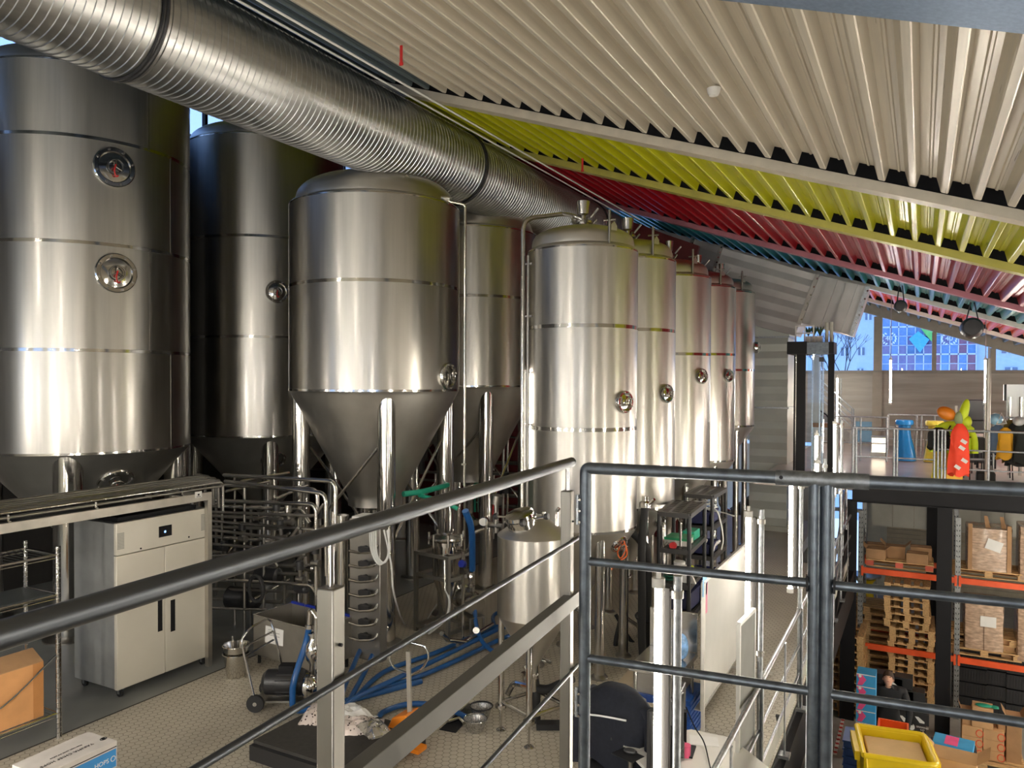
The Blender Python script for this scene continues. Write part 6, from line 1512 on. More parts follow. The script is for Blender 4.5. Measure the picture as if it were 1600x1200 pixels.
# big yellow container on a stack of blue crates, with a cardboard box in it
ZY = onY(1420, 1188, 8.6).z
Yn = 8.6
c0, c1 = onZ(1350, 1180, ZY), onZ(1465, 1197, ZY); c3, c2 = onZ(1333, 1133, ZY), onZ(1458, 1150, ZY)
ux_ = (c1 - c0); Lc = ux_.length; ux_.normalize(); vy_ = V((-ux_.y, ux_.x, 0)); Dc = 1.05
if (c3 - c0).length: Dc = min(1.2, max(.7, (c3 - c0).dot(vy_)))
t = thing('yellow_container', 'big yellow plastic container holding a cardboard box, in front of the person', 'container', c0 + ux_ * Lc / 2 + vy_ * Dc / 2 - V((0, 0, .6)))
hgt = .62; b = B(); th = .03
def q_(u_, v_, z, ins=0): return c0 + ux_ * u_ + vy_ * v_ + V((0, 0, z))
for (u0, v0, u1_, v1_) in ((0, 0, Lc, 0), (Lc, 0, Lc, Dc), (Lc, Dc, 0, Dc), (0, Dc, 0, 0)):
    a, e = q_(u0, v0, 0), q_(u1_, v1_, 0); nn = V((-(e - a).y, (e - a).x, 0)).normalized()
    b.prism([a, e, e + V((0, 0, -hgt)) + nn * .05, a + V((0, 0, -hgt)) + nn * .05], nn * th)
b.prism([q_(.05, .05, -hgt), q_(Lc - .05, .05, -hgt), q_(Lc - .05, Dc - .05, -hgt), q_(.05, Dc - .05, -hgt)], (0, 0, .02)); b.build('tub_body', YELLOW, t, bevel=.01)
b = B(); b.tube([q_(0, 0, 0), q_(Lc, 0, 0), q_(Lc, Dc, 0), q_(0, Dc, 0)], .028, 10, .08, closed=False); b.tube([q_(0, Dc, 0), q_(0, 0, 0)], .028, 10); b.build('rim', YELLOW, t)
b = B(); b.beam(q_(-.05, .1, -.06), q_(-.05, Dc - .1, -.06), .05, .09); b.beam(q_(Lc + .03, .1, -.06), q_(Lc + .03, Dc - .1, -.06), .04, .09); b.build('grip_lip', YELLOW, t)
b = B(); pl_ = q_(Lc * .45, -.012, -.18); b.beam(pl_, pl_ + ux_ * .38, .006, .2); b.build('label_sheet', PAPER, t)
b = B(); b.box(c0 + ux_ * Lc / 2 + vy_ * Dc * .5 + V((0, 0, -.30)), (Lc * .82, Dc * .72, .5), rz=math.atan2(ux_.y, ux_.x)); one(b, 'cardboard_box', mat('light_cardboard', rgb(215, 180, 135), .8, var=.05), 'pale cardboard box inside the big yellow container', 'box', bevel=.01)
# orange crate behind the container
pO = onY(1395, 1141, 10.4); 
t = thing('orange_crate', 'orange plastic crate just behind the yellow container', 'crate', pO - V((0, 0, .25)))
b = B(); w_ = onY(1418, 1141, 10.4).x - onY(1372, 1141, 10.4).x
for s in (-1, 1): b.box(pO + V((s * w_ / 2, .12, -.1)), (.02, .28, .24)); b.box(pO + V((0, .12 + s * .13, -.1)), (w_, .02, .24))
b.build('crate_body', mat('orange_plastic', rgb(238, 95, 40), .4), t)
b = B(); b.box2((pO.x - w_ / 2, pO.y - .02, ZW), (pO.x + w_ / 2, pO.y + .28, pO.z - .22)); one(b, 'storage_cabinet', BLACKP, 'dark cabinet under the orange crate', 'cabinet')
# blue crates under and beside the yellow container
zb_ = ZY - hgt - .01; base = c0 + ux_ * Lc / 2 + vy_ * Dc / 2
n_ = int((zb_ - ZW) / .3); hh = (zb_ - ZW) / n_
for k in range(n_):
    b = B(); b.box(V((base.x, base.y, ZW + hh * (k + .5))), (Lc * .92, Dc * .9, hh * .97), rz=math.atan2(ux_.y, ux_.x)); one(b, 'stacked_crate', BLUE, 'dark blue crate in the stack carrying the yellow container', 'crate', 'blue crates under the yellow container', bevel=.01)
pB = onY(1329, 1158, 9.4)
n_ = 14
for k in range(n_):
    z = pB.z - .09 * (k + 1)
    if z < ZW: break
    b = B(); b.box((pB.x, pB.y + .2, z + .042), (.15, .38, .078)); b.box((pB.x, pB.y + .2, z + .075), (.17, .40, .02)); one(b, 'folded_crate', BLUE, 'folded blue crate in the upright pile left of the yellow container', 'crate', 'folded blue crates in the pile')
b = B(); b.box2((pB.x - .1, pB.y, ZW), (pB.x + .1, pB.y + .42, max(ZW + .05, pB.z - .09 * n_))); one(b, 'crate_dolly', BLACKP, 'dark dolly block under the pile of folded blue crates', 'dolly')
# things at the lower right
pc = onY(1492, 1172, 9.6); carton_(V((pc.x, pc.y, pc.z - .45)), (.42, .34, .4), -.1, 'open brown carton at the bottom edge, right of the yellow container', CARD, flaps=True)
b = B(); b.box2((pc.x - .24, pc.y - .16, ZW), (pc.x + .24, pc.y + .2, pc.z - .45)); one(b, 'dark_pedestal', BLACKP, 'dark box under the open brown carton', 'box')
pc = onY(1490, 1160, 10.6); t = thing('drinks_carton', 'flat blue carton with a pink print lying right of the yellow container', 'box', pc)
b = B(); b.box(pc + V((0, 0, -.02)), (.42, .3, .07), rz=-.12); b.build('carton_body', SB, t); b = B(); b.box(pc + V((-.02, 0, .016)), (.14, .26, .004), rz=-.12); b.build('pink_wave', PK, t)
b = B(); b.box2((pc.x - .24, pc.y - .12, ZW), (pc.x + .24, pc.y + .18, pc.z - .06)); one(b, 'dark_pedestal', BLACKP, 'dark box under the flat blue and pink carton', 'box')
# red and white floor tape
b = B(); 
pt_ = onZ(1311, 1150, ZW); b.box((pt_.x, pt_.y, ZW + .002), (.06, 1.6, .003)); tp_ = one(b, 'floor_tape', PAPER, 'red and white striped tape on the warehouse floor by the gate posts', 'tape')
b = B()
for k in range(9): b.box((pt_.x, pt_.y - .7 + k * .18, ZW + .005), (.06, .07, .003), rz=.3)
b.build('red_stripes', RED, tp_)
# yellow cone shaped extractor outside / behind glass
pY = onY(1352, 905, 24.5); t = thing('yellow_barrier_bag', 'yellow bag hung on a round stand in front of the lower glass door', 'bag', pY)
b = B(); b.lathe(pY + V((0, 0, -1.6)), [(0, 0), (.42, .0), (.36, .5), (.22, 1.2), (.2, 1.5), (.28, 1.62), (.0, 1.65)], 20); b.build('bag_body', YELLOW, t)
b = B(); b.lathe(pY, [(0, .1), (.42, .1), (.42, .15), (0, .15)], 20); b.cyl(pY + V((.3, 0, .1)), (pY.x + .3, pY.y, ZW), .03, 8); b.build('stand_ring', PIPED, t)
# stairs from the corridor level to the mezzanine with tube railings
t = thing('mezzanine_stair', 'black steel stair with grey tube railing between corridor and mezzanine', 'stair', onY(1312, 860, 15.0))
s0_, s1_ = onY(1322, 838, 15.6), onY(1302, 985, 12.6)
b = B(); b.beam(s0_, s1_, .06, .28); b.build('stringer', BLACK, t)
for k in range(7):
    p = s0_.lerp(s1_, (k + .5) / 7) + V((-.12, 0, .02)); b = B(); b.box(p, (.3, .25, .03)); b.build('step', BLACK, t)
for k in range(4):
    p = s0_.lerp(s1_, k / 3); b = B(); b.cyl(p, p + V((0, 0, 1.0)), .018, 8); b.build('rail_post', GALV, t)
for z in (.55, 1.0): b = B(); b.cyl(s0_ + V((0, 0, z)), s1_ + V((0, 0, z)), .018, 8); b.build('rail', GALV, t)
# ============================================================ MEZZANINE
def rail(name, label, pts, z0, hs, posts, m=GALV, r=.021):
    t = thing(name, label, 'railing', (pts[0][0], pts[0][1], z0))
    for k, h in enumerate(hs):
        b = B(); b.tube([V((x, y, z0 + h)) for x, y in pts], r if k == 0 else r * .7, 10, .05); b.build('rail', m, t)
    for x, y in posts: b = B(); b.cyl((x, y, z0), (x, y, z0 + hs[0]), r, 10); b.build('post', m, t)
    return t
YF = YM + .06
fx = lambda px: onY(px, 690, YF).x
rail('mezzanine_railing', 'grey tube railing along the near edge of the mezzanine, left of the hanging coats', [(fx(1332), YF), (fx(1462), YF)], ZM, (1.1, .55), [(fx(p), YF) for p in (1333, 1338, 1397, 1402, 1460)])
rail('mezzanine_railing', 'grey tube railing at the mezzanine edge in front of the coats and table', [(fx(1465), YF), (fx(1660), YF)], ZM, (1.1, .75, .4), [(fx(p), YF) for p in (1466, 1472, 1477, 1545, 1640)])
rail('mezzanine_railing', 'far tube railing before the concrete wall behind the waste bags', [(onY(1388, 650, 23).x, 23.0), (onY(1640, 650, 23).x, 23.0)], ZM, (1.1, .78, .45), [(onY(p, 650, 23).x, 23.0) for p in (1388, 1433, 1440, 1460, 1560, 1620)])
rail('mezzanine_railing', 'short tube railing left of the blue waste bag stand', [(onY(1282, 650, 21).x, 21.0), (onY(1386, 650, 21).x, 21.0)], ZM, (1.1, .78, .45), [(onY(p, 650, 21).x, 21.0) for p in (1284, 1335, 1345, 1386)])
b = B(); p = onY(1545, 560, YF + .12); b.cyl((p.x, YF + .12, ZM), p, .04, 16); b.cyl(p, p + V((0, 0, .2)), .014, 8); one(b, 'standing_pole', mat('pale_pole', rgb(175, 172, 165), .4, .5), 'tall pale pole standing at the mezzanine railing right of the table', 'pole', at=(p.x, YF + .12, ZM))
# upper stair rails on the wall
t = thing('wall_stair', 'steel stair with parallel tube rails descending along the concrete wall behind the lift', 'stair', onY(1300, 620, 24.5))
a, c = onY(1280, 592, 24.5), onY(1334, 640, 24.5)
for k in range(4): b = B(); b.tube([a + V((0, 0, -.18 * k)), c + V((0, 0, -.18 * k)), c + V((0, 0, -.18 * k - .5))] if k == 0 else [a + V((0, 0, -.18 * k)), c + V((0, 0, -.18 * k))], .018, 8); b.build('rail', GALV, t)
b = B(); b.beam(a + V((0, 0, -.95)), c + V((0, 0, -.95)), .05, .25); b.build('stringer', PIPED, t)
for k in range(3): q = a.lerp(c, k / 2 * .9 + .05); b = B(); b.cyl(q + V((0, 0, -.95)), q, .018, 8); b.build('rail_post', GALV, t)
# lift shaft
YL = 16.6; lx = lambda px: onY(px, 640, YL).x
t = thing('goods_lift', 'open glazed goods lift shaft with black steel columns beside the duct riser', 'lift', (lx(1262), YL, ZM))
zt_ = onY(1262, 553, YL).z; zh = onY(1262, 535, YL).z
for (pa_, pb_, dy_, z0) in ((1244, 1258, 0, ZM), (1289, 1299, .5, ZM), (1230, 1236, .9, ZM)):
    b = B(); b.box2((lx(pa_), YL + dy_, z0), (lx(pb_), YL + dy_ + .07, zt_)); b.build('column', BLACK, t)
b = B(); b.box2((lx(1229), YL - .03, zt_), (lx(1260), YL + 1.0, zh + .02)); b.build('header_left', BLACK, t)
b = B(); b.box2((lx(1260), YL - .02, zt_), (lx(1301), YL + .6, zh)); b.build('header_beam', GALVD, t)
b = B(); b.box2((lx(1294), YL - .03, zt_), (lx(1302), YL + .62, zh)); b.build('header_end', BLACK, t)
b = B(); b.box2((lx(1261), YL + .05, ZM + .2), (lx(1287), YL + .06, zt_)); b.build('glass_panel', glass('clear_glass'), t)
b = B(); b.box2((lx(1261), YL + .8, ZM), (lx(1272), YL + .84, zt_)); b.build('white_guide_panel', WHITE, t)
b = B()
for px in (1264, 1276, 1281): b.box2((lx(px), YL + .4, ZM), (lx(px) + .025, YL + .43, zt_))
b.build('guide_rails', GALV, t)
b = B(); b.box2((lx(1279), YL + .0, onY(1280, 565, YL).z), (lx(1286), YL + .1, onY(1280, 558, YL).z)); b.build('camera_box', BLACKP, t)
b = B(); b.box2((lx(1237), YL + .5, ZM), (lx(1241), YL + .55, zt_)); b.build('side_channel', BAND, t)
# clutter on top of the lift: white planters with leaves
for k, px in enumerate((1263, 1272, 1281)):
    c = onY(px, 532, YL + .3); t = thing('planter_tube', ('white planter tube with dark leaves on the lift header, the leftmost', 'white planter tube with dark leaves on the lift header, in the middle', 'white planter tube with dark leaves on the lift header, the rightmost')[k], 'planter', (c.x, c.y, zh))
    b = B(); b.box2((c.x - .05, c.y - .05, zh), (c.x + .05, c.y + .05, zh + .14)); b.build('planter', WHITE, t)
    b = B()
    for j in range(9):
        a = j * .7; d = V((math.cos(a) * .10, math.sin(a) * .10, .22)); p = V((c.x, c.y, zh + .13)); sd = V((-math.sin(a), math.cos(a), 0)) * .02; b.add([p, p + d * .6 + sd, p + d, p + d * .6 - sd], [(0, 1, 2, 3)])
    b.build('leaves', mat('dark_leaf', rgb(40, 70, 38), .6), t)
for k, px in enumerate((1292, 1299)):
    c = onY(px, 520, YL + .3); b = B(); b.cyl((c.x, c.y, zh), (c.x, c.y, zh + .42), .035, 14); one(b, 'roof_pipe', LPANEL, 'pale pipe rising from the lift header, the %s one' % ('left', 'right')[k], 'pipe', at=(c.x, c.y, zh))
t = thing('lift_railing', 'small white tube railing on top of the lift header', 'railing', (lx(1250), YL + .5, zh))
for x0, x1, z in ((1240, 1268, .35), (1240, 1268, .2)): b = B(); b.cyl((lx(x0), YL + .2, zh + z), (lx(x1), YL + .2, zh + z), .015, 8); b.build('rail', WHITE, t)
for px in (1240, 1254, 1268): b = B(); b.cyl((lx(px), YL + .2, zh), (lx(px), YL + .2, zh + .36), .015, 8); b.build('post', WHITE, t)
# wooden counter by the lift
c = onY(1293, 664, 17.5); t = thing('wall_counter', 'narrow wooden counter between the lift and the tube lights', 'counter', (c.x, 17.5, ZM))
b = B(); b.box((c.x, 17.5, c.z), (.62, .35, .09)); b.build('wooden_top', mat('brown_wood', rgb(150, 100, 62), .5), t)
for s in (-.28, .28): b = B(); b.box((c.x + s, 17.5, (c.z + ZM) / 2), (.04, .3, c.z - ZM)); b.build('leg', GALV, t)
c = onY(1279, 655, 17.5); b = B(); b.cyl((c.x, 17.5, onY(1279, 664, 17.5).z + .05), (c.x, 17.5, c.z + .25), .03, 12); b.tube([(c.x, 17.5, c.z + .2), (c.x + .15, 17.5, c.z + .1), (c.x + .22, 17.5, c.z)], .015, 8); one(b, 'desk_lamp_arm', BLACKP, 'dark bent arm standing on the wooden counter', 'lamp')

# waste bag stands
def bagstand(px, Y, w_, m, label):
    c = onY(px, 690, Y); t = thing('waste_bag_stand', label, 'waste bag', (c.x, Y, ZM)); h = 1.0
    b = B(); vs = []; n = 24; random.seed(px)
    for j in range(12):
        f_ = j / 11; rr = w_ * (.72 + .1 * math.sin(f_ * 6) + (.5 * (1 - f_) ** 3))
        for i in range(n): a = 2 * PI * i / n; k_ = 1 + .05 * math.sin(7 * a + 3 * f_) + random.uniform(-.02, .02); vs.append(V((c.x + rr * k_ * math.cos(a) + .1 * (1 - f_) * w_, Y + rr * .8 * k_ * math.sin(a), ZM + .02 + f_ * (h - .08))))
    b.add(vs, [(j * n + i, j * n + (i + 1) % n, (j + 1) * n + (i + 1) % n, (j + 1) * n + i) for j in range(11) for i in range(n)] + [tuple(range(n))]); b.build('bag', m, t, ang=60)
    b = B(); b.lathe((c.x, Y, ZM + h - .1), [(w_ * .78, 0), (w_ * .95, .02), (w_ * .97, .10), (w_ * .9, .13), (0, .14)], 24); b.build('folded_top', m, t)
    b = B()
    for s in (-1, 1): b.cyl((c.x + s * w_, Y + .1, ZM), (c.x + s * w_, Y + .1, ZM + h), .014, 8); b.cyl((c.x + s * w_ - .02, Y + .1, ZM + .04), (c.x + s * w_ + .02, Y + .1, ZM + .04), .05, 12)
    b.build('wheeled_frame', PIPED, t)
bagstand(1413, 21.5, .21, mat('blue_bag', rgb(30, 130, 205), .3, bump=.3, scale=10), 'blue waste bag on a stand by the far railing of the mezzanine')
bagstand(1460, 21.5, .21, mat('yellow_bag', rgb(225, 200, 70), .35, bump=.3, scale=10), 'yellow waste bag on a stand right of the blue one')
# coats hung on the gate post
def garment(x, y0, y1, w_, Y, m, name, label, cat='jacket', sleeves=False, drape=1.0, g=None):
    p1, p0 = onY(x, y0, Y), onY(x, y1, Y); c = V((p1.x, Y, 0)); H_ = p1.z - p0.z; t = thing(name, label, cat, (p1.x, Y, p0.z), g)
    b = B(); vs = []; n = 20; ww = w_ / 2 ; M_ = 14
    for j in range(M_ + 1):
        f_ = j / M_; rr = ww * (.3 + .62 * min(1, f_ * 5) ** .6 + .12 * f_)
        for i in range(n): a = 2 * PI * i / n; k_ = 1 + .22 * math.sin(5 * a + x) * f_ + .08 * math.sin(9 * a + 6 * f_); vs.append(V((p1.x + rr * k_ * math.cos(a), Y + rr * .38 * k_ * math.sin(a), p1.z - f_ * H_ - .04 * math.sin(3 * a) * f_)))
    b.add(vs, [(j * n + i, j * n + (i + 1) % n, (j + 1) * n + (i + 1) % n, (j + 1) * n + i) for j in range(M_) for i in range(n)] + [tuple(range(n)), tuple(M_ * n + i for i in reversed(range(n)))]); b.build('body', m, t, ang=60)
    if sleeves:
        for s in (-1, 1): b = B(); b.tube(spline([V((p1.x + s * ww * .75, Y, p1.z - .10)), V((p1.x + s * ww * 1.05, Y - .03, p1.z - .3)), V((p1.x + s * ww * 1.1, Y - .05, p1.z - .58))], 6), .055, 10); b.build('sleeve', m, t, ang=60)
    return t
HV = mat('hi_vis_yellow', rgb(200, 225, 40), .7); HVO = mat('hi_vis_orange', rgb(250, 70, 35), .6); OY = mat('oilskin_yellow', rgb(225, 175, 25), .4)
Yg = YF + .22
g1 = garment(1490, 664 - 6, 705, .62, Yg, HV, 'hi_vis_jacket', 'hi-vis yellow jacket hung on the post behind the mezzanine railing', sleeves=True)
p = onY(1490, 672, Yg - .14)
b = B()
for s in (-1, 1): b.tube(spline([p + V((s * .05, 0, .08)), p + V((s * .13, -.02, -.1)), p + V((s * .14, -.02, -.35))], 5), .012, 6)
b.tube([p + V((-.28, .0, -.12)), p + V((.28, .0, -.12))], .012, 6); b.build('dark_trim', BLACK, g1)
vest = garment(1500, 662, 742, .30, Yg - .28, HVO, 'hi_vis_vest', 'orange-red hi-vis vest hanging in front of the yellow jacket', 'vest')
b = B()
for (x, y) in ((1503, 700), (1507, 720), (1496, 730), (1506, 690)): p = onY(x, y, Yg - .42); b.box(p, (.10, .01, .06), M=Matrix.Rotation(.6, 3, 'Y'))
b.build('reflective_patches', PAPER, vest)
garment(1480, 700, 752, .42, Yg, OY, 'oilskin_trousers', 'yellow oilskin trousers hanging below the hi-vis jacket', 'trousers')
garment(1468, 715, 759, .22, Yg - .05, mat('lime_oilskin', rgb(220, 205, 40), .4), 'oilskin_bib', 'lime oilskin bib at the gate post, left of the trousers', 'trousers')
def blob(x, y, Y, r, m, name, label, cat, rot=0):
    p = onY(x, y, Y); b = B(); b.ell(p, r, 18, 12, Matrix.Rotation(rot, 3, 'Y')); return one(b, name, m, label, cat, at=p)
blob(1479, 646, Yg, (.17, .10, .12), ORANGEY, 'rain_hood', 'orange-yellow rain hood on top of the coat post, left side', 'hood', .5)
blob(1506, 645, Yg, (.08, .08, .26), mat('lime_yellow_hood', rgb(200, 220, 30), .5), 'rain_hood', 'tall lime yellow hood on top of the coat post, right side', 'hood', .2)
blob(1509, 659, Yg, (.10, .08, .12), mat('lime_yellow_hood', None), 'lime_cuff', 'lime cuff bulging right of the hi-vis jacket', 'cuff', 0)
blob(1498, 655, Yg - .05, (.07, .06, .14), mat('olive_grey_cloth', rgb(150, 165, 120), .8), 'grey_green_cap', 'grey-green cloth cap between the two rain hoods', 'cap', 0)
b = B(); p = onY(1494, 634, Yg); q = onY(1494, 752, Yg); b.cyl((q.x, Yg, ZM), p, .022, 10); one(b, 'coat_post', WHITE, 'white coat post carrying the hi-vis clothes', 'post', at=(q.x, Yg, ZM))
t = garment(1467, 668, 702, .34, YF + .12, mat('black_cloth', (.015, .015, .015), .85), 'black_jacket', 'black jacket thrown over the mezzanine railing left of the hi-vis clothes')
# tables and chairs
def table(x0, x1, y, Y, d, label):
    a, c = onY(x0, y, Y), onY(x1, y, Y); z = ZM + .75; t = thing('canteen_table', label, 'table', ((a.x + c.x) / 2, Y, ZM))
    b = B(); b.box2((a.x, Y, z - .03), (c.x, Y + d, z)); b.build('table_top', mat('white_laminate', None), t)
    for sx in (a.x + .06, c.x - .06):
        for sy in (Y + .06, Y + d - .06): b = B(); b.box2((sx - .025, sy - .025, ZM), (sx + .025, sy + .025, z - .03)); b.build('leg', BLACK, t)
table(1500, 1552, 688, 18.3, 1.0, 'white topped canteen table with black legs behind the hi-vis clothes')
table(1523, 1560, 690, 20.6, .9, 'second white topped table behind the first one')
def chair(px, Y, rz, label):
    c = onY(px, 700, Y); c.z = ZM; t = thing('canteen_chair', label, 'chair', c); R = Matrix.Rotation(rz, 3, 'Z'); P = lambda x, y, z: c + R @ V((x, y, z))
    b = B(); b.box(c + V((0, 0, .45)), (.42, .42, .025), rz=rz); b.build('seat', BLACKP, t)
    b = B(); b.box(P(0, .2, .75), (.42, .02, .25), rz=rz); b.build('backrest', BLACKP, t)
    for sx in (-.2, .2):
        b = B(); b.cyl(P(sx, .2, 0), P(sx, .2, .85), .012, 8); b.build('leg', BLACK, t)
        b = B(); b.cyl(P(sx, -.2, 0), P(sx, -.18, .45), .012, 8); b.build('leg', BLACK, t)
chair(1512, 19.6, 2.6, 'black canteen chair behind the first white table')
chair(1527, 17.6, .3, 'black canteen chair in front of the first white table')
chair(1563, 18.6, 1.6, 'black canteen chair at the right end of the first white table')
# coat rack on the right
t = thing('coat_rack', 'steel clothes rail at the right picture edge of the mezzanine', 'coat rack', onY(1580, 650, 17.2))
yc = 17.2; b = B(); b.cyl((onY(1552, 652, yc).x, yc, onY(1552, 652, yc).z), (onY(1640, 652, yc).x, yc, onY(1552, 652, yc).z), .018, 10); b.build('hanging_rail', GALV, t)
for px in (1553, 1638): q = onY(px, 652, yc); b = B(); b.cyl((q.x, yc, ZM), (q.x, yc, onY(1552, 652, yc).z), .018, 10); b.build('upright', GALV, t)
garment(1559, 664, 706, .28, yc, mat('slate_blue_cloth', rgb(88, 108, 135), .85), 'blue_grey_jacket', 'slate blue jacket hanging at the left end of the clothes rail')
garment(1571, 668, 716, .26, yc - .05, mat('mustard_cloth', rgb(222, 165, 30), .7), 'mustard_jacket', 'mustard yellow jacket hanging next to the slate blue one')
garment(1579, 656, 722, .26, yc + .1, mat('olive_cloth', rgb(110, 92, 40), .85), 'olive_jacket', 'olive brown jacket hanging behind the mustard one')
garment(1590, 658, 726, .34, yc, mat('black_cloth', None), 'black_coat', 'long black coat hanging right of the olive jacket')
garment(1603, 655, 724, .36, yc - .08, mat('charcoal_cloth', rgb(40, 44, 42), .9), 'charcoal_coat', 'charcoal coat at the very right picture edge')
blob(1556, 655, yc, (.12, .12, .11), mat('pale_blue_helmet', rgb(150, 195, 225), .3), 'safety_helmet', 'pale blue safety helmet on the clothes rail', 'helmet')
blob(1592, 658, yc - .2, (.10, .10, .09), mat('white_helmet', rgb(190, 190, 190), .3), 'safety_helmet', 'whitish safety helmet hung on the black coat', 'helmet')
b = B(); p = onY(1565, 655, yc - .1); b.tube([p + V((-.08, 0, -.1)), p + V((.08, 0, -.08)), p + V((0, 0, .12)), p + V((-.08, 0, -.1))], .012, 8); one(b, 'clothes_hanger', WHITE, 'empty white clothes hanger beside the pale blue helmet', 'hanger')
c = onY(1540, 742, YF + .4); c.z = ZM; b = B(); b.box(c + V((0, 0, .17)), (.30, .25, .34)); b.box(c + V((-.1, -.02, .36)), (.1, .1, .06)); one(b, 'black_bag', mat('black_cloth', None), 'black bag on the mezzanine floor behind the railing', 'bag', bevel=.03)
b = B(); c = onY(1548, 665, 22.0); b.box((c.x - .3, 22, ZM + 1.3), (.5, .35, .5)); b.box((c.x - .3, 22, ZM + .52), (.4, .3, 1.04)); one(b, 'black_cabinet', BLACKP, 'small black cabinet by the far railing behind the coats', 'cabinet', bevel=.02)
# white display board at the right edge
t = thing('display_board', 'white display board with steel tubes at the right picture edge', 'board', onY(1590, 650, 19.5))
a, c = onY(1572, 655, 19.5), onY(1640, 601, 19.5); b = B(); b.box2((a.x, 19.5, a.z), (c.x, 19.56, c.z)); b.build('panel', WHITEB, t)
b = B(); b.box2((a.x - .05, 19.47, a.z + .4), (a.x, 19.58, c.z)); b.build('dark_edge', BLACKP, t)
for px in (1578, 1595): q = onY(px, 640, 19.4); b = B(); b.cyl((q.x, 19.4, ZM), (q.x, 19.4, onY(px, 620, 19.4).z), .035, 12); b.build('steel_tube', BAND, t)
# bright low windows in the concrete wall with a lamp shade
p = onY(1373, 690, 22.5); t = thing('floor_lantern', 'low square lantern glowing on the mezzanine floor by the wall', 'lantern', (p.x, 22.5, ZM))
b = B(); b.box2((p.x - .16, 22.35, ZM + .12), (p.x + .16, 22.65, ZM + .5)); b.build('shade', emit('lantern_glow', (1, .85, .6, 1), 2.0), t)
b = B(); b.box2((p.x - .2, 22.32, ZM), (p.x + .2, 22.68, ZM + .12)); b.box2((p.x - .18, 22.33, ZM + .5), (p.x + .18, 22.67, ZM + .54)); b.build('base_and_lid', PIPED, t)
a, c = onY(1337, 690, YG - .05), onY(1363, 659, YG - .05); b = B(); b.box2((a.x, YG - .06, a.z), (c.x, YG - .01, c.z)); o = struct('window_5', b, mat('low_window_glass', rgb(120, 160, 190), .08, .3))
# ============================================================ LIGHT
def led(glow=TUBEE, px=None, p=None, L=1.15, label='', pole=True, name='led_tube_light', group=None, polelen=0, top=None):
    """vertical LED tube clamped to a scaffold pole"""
    p = V(p); t = thing(name, label, 'light', p, group)
    b = B(); b.cyl(p + V((-.0, 0, 0)), p + V((0, 0, L)), .020, 16); b.build('glowing_tube', glow, t)
    b = B(); b.cyl(p + V((0, 0, -.05)), p, .036, 16); b.build('end_cap', WHITE, t)
    b = B(); b.lathe(p + V((0, 0, L)), [(0, 0), (.036, 0), (.036, .05), (.014, .05), (.014, .09), (0, .09)], 16); b.build('end_cap', WHITE, t)
    if pole:
        b = B(); b.beam(p + V((.042, .014, 0)), p + V((.042, .014, L)), .036, .042, up=(1, 0, 0)); b.build('backing_channel', mat('light_channel', (.035, .032, .03), .6), t)
        b = B()
        for z in (.03, L - .03): b.beam(p + V((.03, .01, z)), p + V((.11, .03, z)), .03, .025)
        b.build('clamp_bracket', PIPED, t)
    return t
XR = -1.15
ys = [4.05, 6.5, 8.85, 11.2, 13.6]
pl = ['nearest tube light on a pole at the corridor railing, bright in front of the desk', 'second tube light from the landing along the corridor railing, beside the whiteboard', 'third tube light along the corridor railing, just under the gate sleeve', 'fourth tube light along the corridor railing, above the gate sleeve', 'fifth tube light along the corridor railing, tallest looking one above the gate sleeve']
for i, y in enumerate(ys):
    z0 = 1.33 if i < 4 else 1.75
    led(p=(XR - .10, y - .02, z0), label=pl[i])
    b = B(); b.cyl((XR, y, .0), (XR, y, z0 + 1.22), .024, 14)
    po = one(b, 'scaffold_pole', GALV, 'grey pole clamped to the corridor railing, carrying the %s tube light' % ('nearest', 'second', 'third', 'fourth', 'fifth')[i], 'pole', at=(XR, y, 0))
    b = B()
    for z in (1.1, z0 + 1.12, z0 + .03): b.lathe((XR, y, z), [(.024, -.02), (.034, -.02), (.034, .02), (.024, .02)], 14)
    b.build('pole_clamp', PIPED, po)
p = onY(1275, 735, 13.0); led(p=(p.x, 13.0, p.z), L=.55, label='shortest tube light seen just left of the two tall ones by the lift')
# tubes on the mezzanine
for px, lb in ((1391, 'tube light hanging over the blue and yellow waste bags on the mezzanine'), (1539, 'tube light on a thin pole above the coat racks on the mezzanine')):
    y = 20.5; p = onY(px, 629, y); z1 = onY(px, 563, y).z
    led(p=p, L=z1 - p.z, label=lb, pole=False)
    tt = [o for o in COL.objects if o.get('label') == lb][0]
    b = B(); b.cyl(p + V((0, 0, z1 - p.z + .05)), (p.x, y, roofz(p.x) + .1), .008, 6)
    if px > 1500: b.cyl(p, (p.x, y, ZM), .02, 8)
    b.build('support', PIPED, tt)
# tube at the slim tank's pipe
p = onY(817, 735, 8.6); z1 = onY(819, 578, 8.6).z
led(p=(p.x, 8.6, p.z), L=z1 - p.z, label='tube light fixed upright to the pipe beside the first slim tank', pole=True)
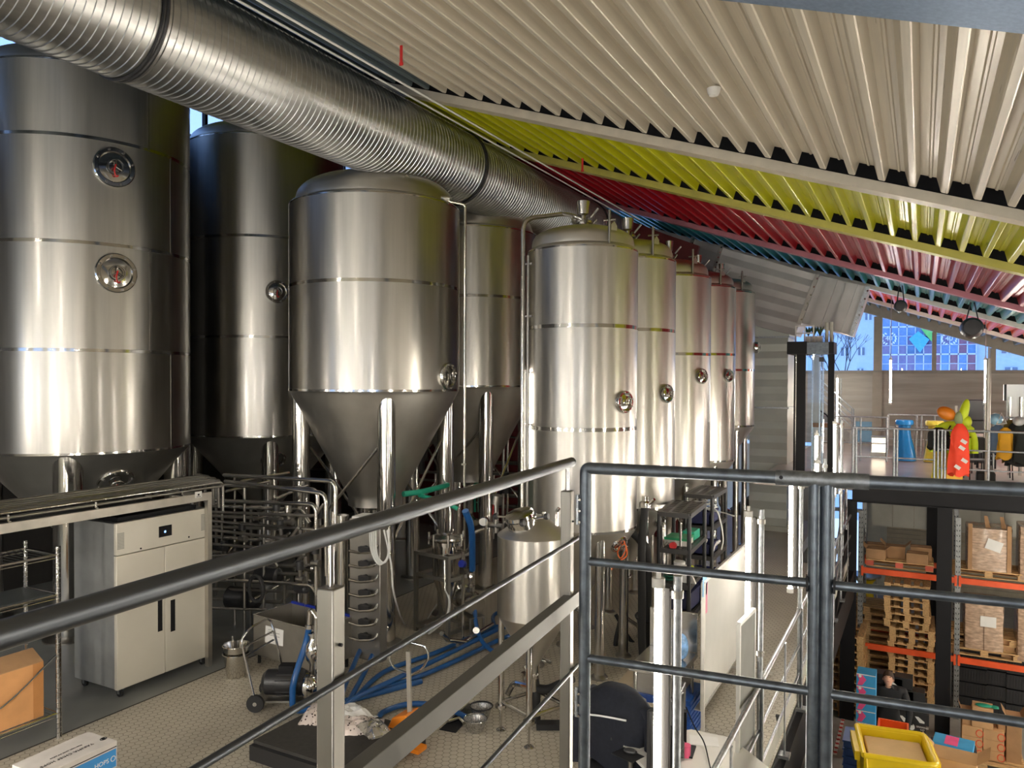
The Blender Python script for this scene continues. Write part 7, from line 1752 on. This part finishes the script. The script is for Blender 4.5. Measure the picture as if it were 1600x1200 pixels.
# unseen fill tubes and poles added to brighten the hall, warehouse and mezzanine
for i, (x, y, z) in enumerate(((-.2, -1.2, 2.4), (1.6, -3.4, 3.0), (-3.0, -2.5, 2.2), (-5.5, -3.5, 2.2), (-8.5, -3.5, 2.4), (3.8, 6, 2.0), (4.6, 10, 2.2), (2.9, 2.5, 2.4), (6.2, 14, 1.2), (4.4, 18.5, 2.0), (5.6, 22, 1.9), (2.7, 8.2, -1.6), (4.2, 12.5, -1.4), (5.6, 15.5, -1.6), (3.4, 5, -1.6), (6.5, 18, -1.4), (-2.2, 24.5, 2.4), (3.0, 20.5, 2.0), (2.6, 11.0, -.2), (3.4, 14.2, -.6), (-6.5, -2.0, 2.6), (-10.5, 1.2, 2.6), (-4.2, -2.6, 4.6), (-8.6, -2.6, 5.4), (-5.6, 1.6, .8), (-7.4, 1.2, 1.6), (-3.4, .8, .8))):
    tt = led(TUBE_FILL, p=(x, y, z), L=1.3, label='added fill tube out of view of the landing', group='added fill tubes outside the frame')
    gz_ = 0 if x < XE else (ZM if y > YM else ZW)
    if x > -.7 and x < 1.7 and y < 1: gz_ = 2.3
    if y > 20 and x < -2.9: gz_ = 0
    b = B(); b.cyl((x + .1, y + .02, gz_), (x + .1, y + .02, z + 1.3), .02, 10); b.build('added_tube_pole', GALV, tt)
def area(name, loc, size, power, col, rot=(0, 0, 0), sy=None):
    l = bpy.data.lights.new(name, 'AREA'); l.energy = power; l.color = col; l.size = size
    if sy: l.shape = 'RECTANGLE'; l.size_y = sy
    o = bpy.data.objects.new(name, l); COL.objects.link(o); o.location = loc; o.rotation_euler = rot; return o
# world: dull blue evening sky through windows and the open loading side behind the camera
w = bpy.data.worlds.new('evening_sky'); SC.world = w; w.use_nodes = True
nt = w.node_tree; bg = nt.nodes['Background']
tc = nt.nodes.new('ShaderNodeTexCoord'); sx = nt.nodes.new('ShaderNodeSeparateXYZ'); rp = nt.nodes.new('ShaderNodeValToRGB')
nt.links.new(tc.outputs['Generated'], sx.inputs[0]); nt.links.new(sx.outputs[2], rp.inputs[0]); nt.links.new(rp.outputs[0], bg.inputs[0])
e = rp.color_ramp.elements; e[0].position = 0; e[0].color = (.42, .55, .80, 1); e[1].position = .6; e[1].color = (.16, .34, .80, 1)
bg.inputs[1].default_value = 1.8
